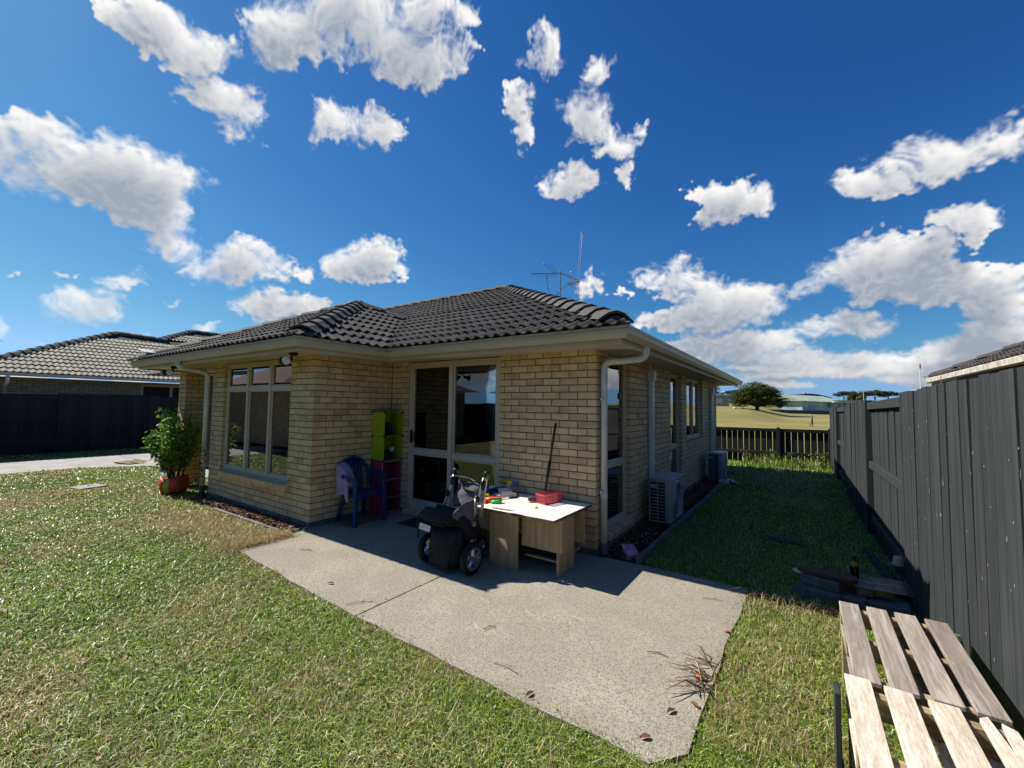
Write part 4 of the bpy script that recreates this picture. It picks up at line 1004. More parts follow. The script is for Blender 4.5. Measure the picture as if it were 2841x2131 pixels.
for x in (4.0, 8.0, 12.5): 
    mb = MB(); mb.box((x, -0.02, 1.6), (2.2, 0.1, 1.0)); mb.build('window', M['glass_dark'], sb2)
cv = oriented('small white flat canopy on posts beside the mint roofed block', 'shelter', (9.2, 131.0, 1.4), math.atan2(7, 6), 'canopy')
mb = MB(); mb.box((2, 1, 2.45), (5.2, 2.6, 0.22)); mb.build('roof', M['mint'], cv)
for x in (0.0, 2.0, 4.0):
    mb = MB(); mb.box((x, 0, 1.2), (0.15, 0.15, 2.4)); mb.build('post', M['white_wall'], cv)
dr = oriented('hall with dark curved roof behind the white school block', 'building', (4.5, 166, 1.5), math.atan2(5.2, 7.5))
prof = [(-7.5 + 15 * i / 12, 3.8 + 1.9 * math.sin(math.pi * (0.12 + 0.76 * i / 12)) ** 1.2) for i in range(13)]
mb = MB(); mb.prism([(-7.5, 3.0)] + prof + [(7.5, 3.0)], (1, 0, 0), (0, 0, 1), (0, 0, 0), (0, 14, 0)); mb.build('roof', M['darkroof'], dr)
mb = MB(); mb.box((0, 7, 1.5), (14.4, 13.6, 3.1)); mb.build('wall', M['grey_wall'], dr)
mb = MB(); mb.box((-1.0, 1.0, 5.75), (0.5, 0.5, 0.6)); mb.build('vent', M['white_wall'], dr)
bb = oriented('bright blue steel clad building behind the tree', 'building', (-14.0, 117.5, 2.5), 0.25)
mb = MB(); mb.box((4, 4, 2.0), (8, 8, 4.0)); mb.build('wall', M['blue_wall'], bb)
mb = MB(); mb.add([(-0.4, -0.6, 3.9), (8.4, -0.6, 4.9), (8.4, 8.6, 4.9), (-0.4, 8.6, 3.9), (-0.4, -0.6, 3.7), (8.4, -0.6, 4.7), (8.4, 8.6, 4.7), (-0.4, 8.6, 3.7)], [(0, 1, 2, 3), (7, 6, 5, 4), (0, 4, 5, 1), (1, 5, 6, 2), (2, 6, 7, 3), (3, 7, 4, 0)]); mb.build('roof', M['mint'], bb)
sh = oriented('low grey shed with white flat roof left of the tree', 'shed', (-14.2, 97.5, 2.3), 0.12, 'shed')
mb = MB(); mb.box((1.5, 1.5, 1.2), (3.6, 3, 2.4)); mb.build('wall', M['grey_wall'], sh)
mb = MB(); mb.box((1.5, 1.4, 2.5), (4.4, 3.8, 0.2)); mb.build('roof', M['white_wall'], sh)
mb = MB(); mb.box((1.2, -0.03, 1.2), (1.5, 0.08, 1.0)); mb.build('window', M['white_wall'], sh)
nvw = thing('boundary_wall', 'long navy blue retaining wall at the foot of the school', 'wall', (-4.0, 104.0, 0.5))
for i in range(8):
    a = Vector((-4.0 + 1.75 * i, 104.0 + 2.1 * i)); mb = MB(); mb.box((1.75 * i, 2.1 * i, 0.35), (2.72, 0.25, 1.75 - 0.04 * i), (0, 0, math.atan2(2.1, 1.75))); mb.build('panel', M['navy'], nvw)
pl = thing('pole', 'thin white aerial pole rising behind the tall black fence', 'pole', (16.1, 77.7, 0.9))
mb = MB(); mb.tube([(0, 0, -0.5), (0, 0, 6.2), (0.02, 0, 7.5)], [0.07, 0.05, 0.035], 8); mb.build('mast', M['pvc'], pl)
mb = MB(); mb.tube([(0.02, 0, 6.9), (0.02, 0, 7.6)], 0.09, 8); mb.build('aerial_tip', M['rust_brick'], pl)
lp = thing('pole', 'grey lamp pole among the far trees', 'pole', (31, 300, 5)); mb = MB(); mb.tube([(0, 0, -2), (0, 0, 7.5)], 0.12, 6); mb.box((0.5, 0, 7.5), (1.2, 0.2, 0.12)); mb.build('mast', M['pvc'], lp)
# ------------------------------------------------------------------ things on the patio and round the yard
def wp(t, name, mb, mats, **k):
    """part given in world coordinates, stored relative to its (unrotated) thing"""
    l = t.location
    if t.parent: l = l + t.parent.location
    mb.v = [(x - l.x, y - l.y, z - l.z) for x, y, z in mb.v]
    return mb.build(name, mats, t, **k)
def sub_root(name, t):
    o = bpy.data.objects.new(name, None); COL.objects.link(o); o.parent = t; return o

M['ply'] = mat('weathered_plywood', (0.50, 0.37, 0.21), 0.8, 0.25, col2=(0.36, 0.25, 0.135), nscale=5, stretch=(5, 5, 0.6), bump=0.2, bscale=20, rnd=0.08)
M['tabletop'] = mat('white_melamine_top', (0.82, 0.80, 0.73), 0.5, 0.4, col2=(0.76, 0.73, 0.65), nscale=4, col3=(0.66, 0.62, 0.54), n3=5.5)
M['tabedge'] = mat('worn_brown_edge', (0.20, 0.13, 0.10), 0.7)
M['pink_plastic'] = mat('pink_plastic', (0.78, 0.16, 0.19), 0.45, 0.4, namp=0.1, transl=0.25)
M['orange'] = mat('orange_plastic', (0.85, 0.16, 0.02), 0.4, 0.4, namp=0.1)
M['green_t'] = mat('green_plastic', (0.06, 0.55, 0.12), 0.4, 0.4, namp=0.1)
M['yellow'] = mat('yellow_plastic', (0.72, 0.52, 0.02), 0.4, 0.4, namp=0.1)
M['blue_t'] = mat('blue_plastic', (0.04, 0.17, 0.52), 0.4, 0.4, namp=0.1)
M['white_p'] = mat('white_plastic', (0.72, 0.72, 0.70), 0.4, 0.4, namp=0.06)
M['silver'] = mat('silver_metal', (0.55, 0.56, 0.57), 0.28, 0.5, metal=0.9, namp=0.1)
M['silver_plastic'] = mat('silver_plastic', (0.42, 0.41, 0.39), 0.35, 0.5, metal=0.3, namp=0.1)
M['tube_beige'] = mat('champagne_tube', (0.44, 0.41, 0.36), 0.35, 0.5, metal=0.5, namp=0.1)
M['fabric'] = mat('black_pram_fabric', (0.007, 0.0075, 0.010), 0.8, 0.35, col2=(0.012, 0.0125, 0.017), nscale=14, bump=0.8, bscale=22)
M['fabric_g'] = mat('grey_pram_fabric', (0.12, 0.115, 0.125), 0.85, 0.3, col2=(0.075, 0.072, 0.080), nscale=18, bump=0.7, bscale=16, sheen=0.2)
M['rubber'] = mat('black_rubber', (0.010, 0.010, 0.011), 0.7, 0.3, bump=0.3, bscale=60)
M['chair_blue'] = mat('navy_blue_plastic', (0.006, 0.028, 0.13), 0.42, 0.4, col2=(0.010, 0.045, 0.16), nscale=4)
M['towel'] = mat('lilac_patterned_cloth', (0.46, 0.36, 0.46), 0.95, 0.1, col2=(0.22, 0.22, 0.42), nscale=38, detail=2, col3=(0.52, 0.34, 0.40), n3=7, sheen=0.2)
M['lime'] = mat('lime_green_panel', (0.36, 0.47, 0.012), 0.5, 0.35, namp=0.12, nscale=2)
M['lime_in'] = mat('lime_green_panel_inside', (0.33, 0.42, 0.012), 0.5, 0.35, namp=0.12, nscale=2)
M['plum'] = mat('plum_pink_panel', (0.30, 0.045, 0.12), 0.5, 0.35, namp=0.15, nscale=3)
M['plum_edge'] = mat('pink_edge_strip', (0.52, 0.28, 0.36), 0.5)
M['card'] = mat('brown_cardboard', (0.28, 0.19, 0.10), 0.9, nscale=4)
M['dark_cloth'] = mat('dark_navy_cloth', (0.010, 0.011, 0.022), 0.95, sheen=0.2)
M['teal'] = mat('teal_cloth', (0.10, 0.42, 0.36), 0.95)
M['mat_g'] = mat('charcoal_doormat', (0.045, 0.05, 0.055), 0.95, bump=0.6, bscale=120)
M['ac'] = mat('pale_grey_steel', (0.36, 0.385, 0.40), 0.45, 0.4, namp=0.12, nscale=2, col3=(0.31, 0.33, 0.33), n3=3)
M['ac_white'] = mat('white_steel', (0.66, 0.68, 0.68), 0.45, 0.4, namp=0.08, nscale=2)
M['fin'] = mat('dark_coil_fins', (0.018, 0.024, 0.032), 0.5, 0.3, metal=0.3)
M['paver'] = mat('grey_concrete_block', (0.17, 0.17, 0.165), 0.9, nscale=12, bump=0.4)
M['red_brick'] = mat('orange_clay_brick', (0.36, 0.16, 0.075), 0.85, nscale=14, bump=0.4)
M['brown_board'] = mat('dark_brown_board', (0.13, 0.065, 0.035), 0.8, nscale=5, stretch=(1, 9, 9), bump=0.3)
M['bottle'] = mat('brown_bottle_glass', (0.020, 0.008, 0.004), 0.12, 0.6)
M['label_o'] = mat('amber_paper_label', (0.42, 0.22, 0.07), 0.7)
M['wire'] = mat('chrome_wire', (0.45, 0.47, 0.50), 0.3, 0.5, metal=0.8)
M['peach'] = mat('peach_paint', (0.62, 0.42, 0.27), 0.8)

# ---- low white-topped table
tb = thing('table', 'low white topped plywood table with toys on it, standing against the brick wall', 'table', (-0.6, -0.5, PATIO_Z))
ZTB = 0.53
mb = MB(); mb.box((-0.63, -0.515, ZTB - 0.012), (1.22, 0.88, 0.022)); wp(tb, 'top', mb, M['tabletop'], bevel=0.003)
mb = MB(); mb.box((-0.63, -0.957, ZTB - 0.013), (1.224, 0.006, 0.024)); mb.box((-0.017, -0.515, ZTB - 0.013), (0.006, 0.882, 0.024)); wp(tb, 'edge_strip', mb, M['tabedge'])
mb = MB(); mb.box((-0.65, -0.895, 0.222), (0.36, 0.018, 0.564)); wp(tb, 'leg_panel', mb, M['ply'], bevel=0.002)
mb = MB(); mb.box((-0.062, -0.622, 0.222), (0.018, 0.36, 0.564)); wp(tb, 'leg_panel', mb, M['ply'], bevel=0.002)
mb = MB(); mb.box((-1.16, -0.45, 0.222), (0.018, 0.50, 0.564)); wp(tb, 'leg_panel', mb, M['ply'], bevel=0.002)
mb = MB(); mb.box((-0.235, -0.815, 0.345), (0.47, 0.018, 0.325)); wp(tb, 'apron', mb, M['ply'], bevel=0.002)
mb = MB(); mb.box((-0.30, -0.30, 0.33), (0.60, 0.018, 0.35)); wp(tb, 'apron', mb, M['ply'], bevel=0.002)
mb = MB(); mb.box((-0.95, -0.70, 0.36), (0.42, 0.018, 0.28)); wp(tb, 'apron', mb, M['ply'], bevel=0.002)
mb = MB(); mb.box((-0.27, -0.70, 0.055), (0.44, 0.05, 0.018)); wp(tb, 'stretcher', mb, M['ply'])
mb = MB(); mb.box((-0.62, -0.35, 0.06), (1.05, 0.30, 0.016)); wp(tb, 'lower_shelf', mb, M['ply'])

# ---- toys and other things on the table
zt = ZTB
bk = thing('basket', 'pink plastic slotted basket on the white table', 'basket', (-0.44, -0.30, zt), R(-14))
def basket(t, m):
    L_, W_, H_, th = 0.30, 0.15, 0.11, 0.004
    mb = MB(); mb.box((0, 0, 0.004), (W_ * 0.86, L_ * 0.9, 0.005)); mb.build('bottom', m, t)
    for sx, sy in ((1, 0), (-1, 0), (0, 1), (0, -1)):
        ln = L_ if sx else W_; mb = MB()
        nx = int(ln / 0.022)
        def P(s, z):
            f = 0.87 + 0.13 * z / H_
            return Vector((sx * W_ / 2 * f + (s * f if sy else 0), sy * L_ / 2 * f + (s * f if sx else 0), z))
        for z0, z1 in ((0.0, 0.02), (0.045, 0.058), (0.088, 0.112)):
            q = [P(-ln / 2, z0), P(ln / 2, z0), P(ln / 2, z1), P(-ln / 2, z1)]; n_ = Vector((sx, sy, 0)) * th
            mb.add(q + [a - n_ for a in q], [(0, 1, 2, 3), (7, 6, 5, 4), (0, 4, 5, 1), (2, 6, 7, 3)])
        for i in range(nx + 1):
            s = -ln / 2 + ln * i / nx
            mb.bar(P(s, 0.0), P(s, 0.10), 0.007, 0.004)
        mb.build('side', m, t)
basket(bk, M['pink_plastic'])
shoe_t = thing('shoe', 'worn cream and brown shoe beside the pink basket', 'shoe', (-0.585, -0.36, zt), R(60))
M['shoe_c'] = mat('cream_shoe_sole', (0.50, 0.44, 0.34), 0.8); M['shoe_b'] = mat('brown_shoe_upper', (0.17, 0.085, 0.06), 0.85)
def shoe(t, m1, m2, Ls=0.19):
    mb = MB(); n = 10; V = []; prof = [(0.0, .022), (.1, .032), (.3, .034), (.5, .028), (.7, .034), (.9, .034), (1.0, .018)]
    for (s, w) in prof:
        for dy, dz in ((-w, 0), (w, 0), (w, .018), (-w, .018)): V.append(((s - .5) * Ls, dy, dz))
    F = [(i * 4 + k, (i + 1) * 4 + k, (i + 1) * 4 + (k + 1) % 4, i * 4 + (k + 1) % 4) for i in range(len(prof) - 1) for k in range(4)] + [(3, 2, 1, 0), tuple(4 * (len(prof) - 1) + k for k in range(4))]
    mb.add(V, F); mb.build('sole', m1, t)
    mb = MB(); V = []; up_ = [(0.02, .018, .055), (.15, .028, .066), (.35, .030, .060), (.5, .026, .05), (.7, .030, .034), (.9, .029, .028), (.98, .015, .02)]
    for (s, w, h) in up_:
        for a in range(7):
            an = math.pi * a / 6; V.append(((s - .5) * Ls, w * math.cos(an), .016 + (h - .016) * math.sin(an) ** 0.7))
    mb.add(V, [(i * 7 + k, i * 7 + k + 1, (i + 1) * 7 + k + 1, (i + 1) * 7 + k) for i in range(len(up_) - 1) for k in range(6)]); mb.build('upper', m2, t, smooth=True)
shoe(shoe_t, M['shoe_c'], M['shoe_b'])
lem = thing('peel', 'small yellow peel on the white table top', 'peel', (-0.415, -0.63, zt))
mb = MB(); mb.lathe([(0.0, 0.0), (0.014, 0.002), (0.018, 0.012), (0.010, 0.022), (0.0, 0.02)], 8); mb.build('skin', M['yellow'], lem, smooth=True)
# orange and green water blaster
og = thing('toy_blaster', 'orange and green toy blaster on the white table', 'toy', (-0.94, -0.70, zt), R(35))
mb = MB(); mb.tube([(-0.09, 0, 0.03), (-0.03, 0, 0.036), (0.05, 0, 0.036), (0.10, 0, 0.03)], [0.024, 0.030, 0.028, 0.016], 10); mb.build('tank', M['orange'], og, smooth=True)
mb = MB(); mb.tube([(-0.02, -0.05, 0.018), (0.05, -0.045, 0.02), (0.09, -0.03, 0.02)], [0.018, 0.022, 0.014], 8); mb.build('body', M['green_t'], og, smooth=True)
mb = MB(); mb.tube([(-0.08, 0.0, 0.02), (-0.10, -0.06, 0.016)], 0.016, 8); mb.build('grip', M['orange'], og, smooth=True)
yb_ = thing('toy_car', 'small yellow and blue toy behind the orange blaster', 'toy', (-1.07, -0.63, zt), R(20))
mb = MB(); mb.box((0, 0, 0.03), (0.07, 0.045, 0.03)); mb.box((-0.005, 0, 0.055), (0.035, 0.04, 0.025)); mb.build('body', M['yellow'], yb_, bevel=0.006)
for sx in (-1, 1):
    for sy in (-1, 1):
        mb = MB(); mb.tube([(sx * 0.024, sy * 0.020, 0.014), (sx * 0.024, sy * 0.028, 0.014)], 0.014, 10); mb.build('wheel', M['blue_t'], yb_)
# white and blue space toy
wb_ = thing('toy_rocket', 'white and blue toy tube with orange end at the back of the table', 'toy', (-1.17, -0.28, zt), R(55))
mb = MB(); mb.tube([(-0.02, 0, 0.04), (0.16, 0, 0.04)], 0.030, 12); mb.build('barrel', M['white_p'], wb_, smooth=True)
mb = MB(); mb.tube([(-0.13, 0, 0.042), (-0.08, 0, 0.042), (-0.02, 0, 0.042)], [0.022, 0.034, 0.030], 12); mb.box((-0.10, 0.0, 0.014), (0.05, 0.05, 0.028)); mb.build('motor', M['black'], wb_)
mb = MB(); mb.lathe([(0, 0), (.03, .004), (.042, .02), (.03, .038), (0, .044)], 12, M=Matrix.Translation((-0.07, 0.07, 0.05))); mb.build('dome', M['white_p'], wb_, smooth=True)
mb = MB(); mb.tube([(-0.16, 0.09, 0.035), (0.0, 0.10, 0.04), (0.10, 0.10, 0.035)], [0.03, 0.036, 0.02], 10); mb.build('fin_body', M['blue_t'], wb_, smooth=True)
mb = MB(); mb.tube([(0.06, 0.13, 0.05), (0.10, 0.15, 0.06), (0.13, 0.12, 0.05), (0.12, 0.08, 0.05)], 0.014, 8); mb.build('ring', M['orange'], wb_, smooth=True)
# grey toy gun pair
gn = thing('toy_gun', 'grey and black toy gun lying on the white table', 'toy', (-0.98, -0.38, zt), R(62))
for dy in (-0.05, 0.05):
    mb = MB(); mb.tube([(-0.13, dy, 0.034), (0.10, dy, 0.034)], 0.019, 10); mb.tube([(-0.15, dy, 0.034), (-0.13, dy, 0.034)], 0.013, 8); mb.build('barrel', M['silver_plastic'], gn, smooth=False)
mb = MB(); mb.box((0.05, 0, 0.03), (0.10, 0.12, 0.03)); mb.box((0.13, 0, 0.025), (0.06, 0.03, 0.045)); mb.build('receiver', M['black'], gn, bevel=0.005)
mb = MB(); mb.tube([(0.10, 0.06, 0.015), (0.19, 0.13, 0.012)], 0.008, 6); mb.build('strap', M['black'], gn)
dl = thing('toy_drill', 'yellow and blue toy drill resting at the back table edge', 'toy', (-1.13, -0.12, zt), R(-8))
mb = MB(); mb.tube([(-0.10, 0, 0.13), (0.075, 0, 0.13)], 0.026, 12); mb.build('body', M['yellow'], dl, smooth=True)
mb = MB(); mb.tube([(0.075, 0, 0.13), (0.12, 0, 0.13)], [0.028, 0.022], 12); mb.build('nose', M['blue_t'], dl)
mb = MB(); mb.box((-0.005, 0, 0.075), (0.03, 0.035, 0.10)); mb.box((0.0, 0, 0.012), (0.075, 0.055, 0.024)); mb.build('grip', M['white_p'], dl, bevel=0.004)
kn = thing('toy_knife', 'thin grey plastic blade hanging over the table front edge', 'toy', (-0.66, -0.885, zt), R(8))
mb = MB(); mb.add([(-0.09, -0.02, 0.004), (0.05, -0.02, 0.004), (0.13, 0.008, 0.004), (-0.09, 0.012, 0.004), (-0.09, -0.02, 0.008), (0.05, -0.02, 0.008), (0.13, 0.008, 0.006), (-0.09, 0.012, 0.008)], [(3, 2, 1, 0), (4, 5, 6, 7), (0, 1, 5, 4), (1, 2, 6, 5), (2, 3, 7, 6), (3, 0, 4, 7)]); mb.build('blade', M['silver_plastic'], kn)
mb = MB(); mb.box((-0.11, -0.004, 0.008), (0.05, 0.03, 0.012)); mb.build('handle', M['white_p'], kn)

# ---- broom
br = thing('broom', 'black handled broom leaning on the brick wall behind the table', 'broom', (-0.69, -0.17, PATIO_Z))
a, b = Vector((-0.512, -0.028, 1.426)), Vector((-0.672, -0.155, 0.03)); d = b - a
mb = MB(); mb.tube([a, a + d * 0.33], 0.0125, 10); wp(br, 'grip', mb, M['black'], smooth=True)
mb = MB(); mb.tube([a + d * 0.33, a + d * 0.345, a + d * 0.47, a + d * 0.485, b], [0.0125, 0.020, 0.018, 0.013, 0.0125], 10); wp(br, 'handle', mb, M['black'], smooth=True)
mb = MB(); mb.box((-0.685, -0.165, 0.03), (0.30, 0.05, 0.05)); wp(br, 'head', mb, M['black'], bevel=0.01)
mb = MB(); mb.box((-0.69, -0.17, -0.025), (0.29, 0.06, 0.07), taper=0.85); wp(br, 'bristles', mb, M['dark_cloth'])

# ---- pushchair
st = thing('pushchair', 'folded black three wheeled pushchair with silver rims in front of the table', 'pushchair', (-1.08, -1.2, PATIO_Z))
def wheel(cx, cy, cz, rad, wd, side, spokes=5, name='wheel'):
    w = sub_root(name, st); w.location = (cx - st.location.x, cy - st.location.y, cz - st.location.z)
    Mx = Matrix.Rotation(math.pi / 2, 4, 'Y')
    mb = MB(); prof = []
    for i in range(13):
        an = -math.pi / 2 * 1.15 + math.pi * 1.15 * i / 12
        prof.append((rad - 0.030 + 0.030 * math.cos(an), wd / 2 * math.sin(an) / 0.98))
    prof = [(rad * 0.64, -wd * 0.42)] + prof + [(rad * 0.64, wd * 0.42)]
    mb.lathe(prof, 36, M=Mx); mb.build('tyre', M['rubber'], w, smooth=True)
    mb = MB(); s = side
    mb.lathe([(rad * 0.70, s * wd * 0.42), (rad * 0.70, s * wd * 0.50), (rad * 0.62, s * wd * 0.50), (rad * 0.60, s * wd * 0.30), (rad * 0.60, -s * wd * 0.3)], 36, M=Mx)
    mb.lathe([(0.0, s * wd * 0.40), (rad * 0.17, s * wd * 0.38), (rad * 0.19, s * wd * 0.20), (rad * 0.19, -s * wd * 0.3)], 18, M=Mx)
    for k in range(spokes):
        an = 2 * math.pi * k / spokes + 0.3
        for off in (-0.16, 0.16):
            p0 = Vector((s * wd * 0.33, math.cos(an + off * 1.6) * rad * 0.16, math.sin(an + off * 1.6) * rad * 0.16)); p1 = Vector((s * wd * 0.42, math.cos(an + off) * rad * 0.64, math.sin(an + off) * rad * 0.64))
            mb.bar(p0, p1, 0.010, rad * 0.085, up=(1, 0, 0))
        p0 = Vector((s * wd * 0.29, math.cos(an) * rad * 0.16, math.sin(an) * rad * 0.16)); p1 = Vector((s * wd * 0.36, math.cos(an) * rad * 0.63, math.sin(an) * rad * 0.63))
        mb.bar(p0, p1, 0.006, rad * 0.24, up=(1, 0, 0))
    mb.build('rim', M['silver'], w, smooth=False)
wheel(-0.785, -1.255, PATIO_Z + 0.158, 0.158, 0.062, 1)
wheel(-1.385, -1.245, PATIO_Z + 0.158, 0.158, 0.062, -1)
wheel(-1.06, -0.78, PATIO_Z + 0.11, 0.11, 0.05, 1, name='front_wheel')
def soft(t, name, P, nu, nv, mats, thick=0.012, seed=0, crumple=0.012):
    """cloth patch from a control function P(u,v) with folds, given thickness"""
    r = random.Random(seed); ph = [r.uniform(0, 6.28) for _ in range(8)]
    V = []; 
    pts = [[Vector(P(i / nu, j / nv)) for j in range(nv + 1)] for i in range(nu + 1)]
    Nn = [[None] * (nv + 1) for _ in range(nu + 1)]
    for i in range(nu + 1):
        for j in range(nv + 1):
            a = pts[min(i + 1, nu)][j] - pts[max(i - 1, 0)][j]; b = pts[i][min(j + 1, nv)] - pts[i][max(j - 1, 0)]
            n = a.cross(b); Nn[i][j] = n.normalized() if n.length > 1e-9 else Vector((0, 0, 1))
    top = []; bot = []
    for i in range(nu + 1):
        for j in range(nv + 1):
            u, v = i / nu, j / nv
            w = crumple * (math.sin(7 * u + 4 * v + ph[0]) + 0.7 * math.sin(13 * v - 5 * u + ph[1]) + 0.5 * math.sin(19 * u + 11 * v + ph[2])) * 0.6
            top.append(pts[i][j] + Nn[i][j] * w); bot.append(pts[i][j] + Nn[i][j] * (w - thick))
    m = nv + 1; K0 = len(top); F = []
    for i in range(nu):
        for j in range(nv):
            a = i * m + j; F += [(a, a + m, a + m + 1, a + 1), (K0 + a + 1, K0 + a + m + 1, K0 + a + m, K0 + a)]
    for i in range(nu): F += [(i * m, K0 + i * m, K0 + (i + 1) * m, (i + 1) * m), ((i + 1) * m + nv, K0 + (i + 1) * m + nv, K0 + i * m + nv, i * m + nv)]
    for j in range(nv): F += [(j + 1, K0 + j + 1, K0 + j, j), (nu * m + j, K0 + nu * m + j, K0 + nu * m + j + 1, nu * m + j + 1)]
    mb = MB(); mb.add(top + bot, F); return wp(t, name, mb, mats, smooth=True)
def lerp(a, b, t): return tuple(x + (y - x) * t for x, y in zip(a, b))
def quad(p00, p10, p11, p01, bulge=0.0, axis=(0, -1, 0)):
    def f(u, v):
        p = lerp(lerp(p00, p10, u), lerp(p01, p11, u), v); w = bulge * 4 * u * (1 - u) * (0.3 + 0.7 * math.sin(math.pi * v))
        return tuple(x + a * w for x, a in zip(p, axis))
    return f
# hood / bag bundle: closed soft volumes
def bundle(t, name, c, d, mats, seed=0, rot=(0, 0, 0), nz=10, na=18, sq=3.2, amp=0.05):
    r = random.Random(seed); ph = [r.uniform(0, 6.28) for _ in range(6)]; mb = MB(); V = []; Mr = Euler(rot).to_matrix()
    for i in range(nz + 1):
        th = math.pi * i / nz - math.pi / 2
        for k in range(na):
            an = 2 * math.pi * k / na
            ce, se = math.cos(th), math.sin(th); ca, sa = math.cos(an), math.sin(an)
            e = 2 / sq
            x = math.copysign(abs(ce) ** e, ce) * math.copysign(abs(ca) ** e, ca); y = math.copysign(abs(ce) ** e, ce) * math.copysign(abs(sa) ** e, sa); z = math.copysign(abs(se) ** e, se)
            w = 1 + amp * (math.sin(3 * an + 4 * z + ph[0]) + 0.6 * math.sin(5 * an - 7 * z + ph[1]) + 0.5 * math.sin(9 * z + 2 * an + ph[2]))
            V.append(Mr @ Vector((x * d[0] / 2 * w, y * d[1] / 2 * w, z * d[2] / 2 * (1 + amp * 0.5 * math.sin(2 * an + ph[3])))) + Vector(c))
    F = [(i * na + k, i * na + (k + 1) % na, (i + 1) * na + (k + 1) % na, (i + 1) * na + k) for i in range(nz) for k in range(na)]
    mb.add(V, F); return wp(t, name, mb, mats, smooth=True)
bundle(st, 'folded_hood', (-1.20, -1.25, 0.440), (0.40, 0.26, 0.15), M['fabric'], 3, (R(-20), R(3), R(4)), sq=7, amp=0.02)
soft(st, 'hood_flap', quad((-1.40, -1.37, 0.385), (-1.03, -1.40, 0.395), (-1.02, -1.22, 0.55), (-1.36, -1.16, 0.54), 0.02, (0, -0.6, 0.8)), 14, 10, M['fabric'], 0.016, 4, 0.006)
bundle(st, 'seat_body', (-0.99, -1.14, 0.37), (0.28, 0.24, 0.34), M['fabric'], 5, (R(14), R(-16), 0), sq=4, amp=0.03)
bundle(st, 'storage_bag', (-1.10, -1.21, 0.165), (0.36, 0.26, 0.40), M['fabric'], 7, (0, 0, 0), sq=7, amp=0.025)
soft(st, 'bag_flap', quad((-1.25, -1.385, -0.02), (-0.98, -1.395, 0.0), (-0.92, -1.33, 0.33), (-1.27, -1.345, 0.33), 0.03), 12, 14, M['fabric'], 0.010, 8, 0.006)
soft(st, 'side_flap', quad((-1.0, -1.39, 0.02), (-0.87, -1.30, 0.06), (-0.90, -1.26, 0.36), (-1.0, -1.34, 0.33), 0.02), 8, 10, M['fabric'], 0.008, 9, 0.006)
soft(st, 'seat_back', quad((-1.20, -1.10, 0.54), (-0.90, -1.11, 0.56), (-0.845, -1.03, 0.80), (-1.17, -1.02, 0.80), 0.03), 14, 12, M['fabric_g'], 0.022, 10, 0.008)
soft(st, 'seat_side', quad((-1.03, -1.33, 0.50), (-0.92, -1.22, 0.63), (-0.86, -1.08, 0.66), (-0.86, -1.16, 0.36), 0.03, (0.8, -0.5, 0.2)), 10, 8, M['fabric_g'], 0.012, 11, 0.006)
mb = MB(); mb.box((-1.30, -1.405, 0.352), (0.15, 0.006, 0.062), (R(-8), R(6), R(2))); wp(st, 'label_tag', mb, M['white_p'])
mb = MB(); mb.tube([(-1.38, -1.33, 0.51), (-1.405, -1.395, 0.45), (-1.405, -1.40, 0.32), (-1.41, -1.39, 0.22)], 0.012, 6); wp(st, 'strap', mb, M['fabric'])
mb = MB(); mb.tube([(-1.14, -1.05, 0.80), (-1.05, -1.09, 0.735), (-0.99, -1.09, 0.72), (-0.90, -1.06, 0.70), (-0.86, -1.03, 0.68)], 0.010, 6); wp(st, 'harness_strap', mb, M['fabric'])
def limb(name, pts, r, m, n=10): mb = MB(); mb.tube(pts, r, n); return wp(st, name, mb, m, smooth=True)
limb('frame_tube', [(-1.22, -1.06, 0.86), (-1.26, -1.08, 0.70), (-1.31, -1.12, 0.52), (-1.36, -1.18, 0.25), (-1.36, -1.24, 0.10)], 0.013, M['silver'])
limb('frame_tube', [(-0.80, -1.06, 0.87), (-0.84, -1.08, 0.70), (-0.87, -1.11, 0.55), (-0.86, -1.16, 0.28), (-0.83, -1.24, 0.10)], 0.013, M['silver'])
limb('handle_tube', [(-0.765, -1.04, 0.90), (-0.80, -1.02, 0.84), (-0.80, -1.06, 0.66), (-0.815, -1.08, 0.47)], 0.016, M['tube_beige'])
limb('handle_tube', [(-0.845, -1.13, 0.66), (-0.855, -1.14, 0.47)], 0.016, M['tube_beige'])
limb('handle_tube', [(-0.85, -1.12, 0.45), (-0.875, -1.14, 0.33), (-0.89, -1.14, 0.27)], 0.017, M['tube_beige'])
limb('crossbar', [(-1.20, -1.06, 0.855), (-1.02, -1.05, 0.845)], 0.009, M['silver'])
limb('crossbar', [(-1.02, -1.05, 0.845), (-0.92, -1.05, 0.815), (-0.84, -1.06, 0.80)], 0.007, M['black'])
limb('axle', [(-1.40, -1.25, 0.098), (-0.78, -1.255, 0.098)], 0.010, M['silver_plastic'])
limb('front_fork', [(-1.0, -1.1, 0.25), (-1.06, -0.9, 0.18), (-1.06, -0.80, 0.06)], 0.014, M['silver_plastic'])
for (x, y, z, d) in ((-1.20, -1.06, 0.90, (0.02, -0.02, 0.03)), (-0.775, -1.05, 0.905, (0.02, -0.02, 0.03)), (-0.80, -1.07, 0.80, (0.0, 0.0, 0.05)), (-1.235, -1.07, 0.80, (0, 0, 0.05)), (-1.28, -1.09, 0.66, (0.0, 0, 0.04)), (-0.845, -1.11, 0.655, (0.0, -0.015, 0.03)), (-0.845, -1.12, 0.46, (0.0, 0.0, 0.035))):
    mb = MB(); p = Vector((x, y, z)); dv = Vector(d); mb.tube([p - dv, p - dv * 0.6, p + dv * 0.6, p + dv], [0.016, 0.027, 0.027, 0.014], 10); wp(st, 'joint_knob', mb, M['black'], smooth=True)

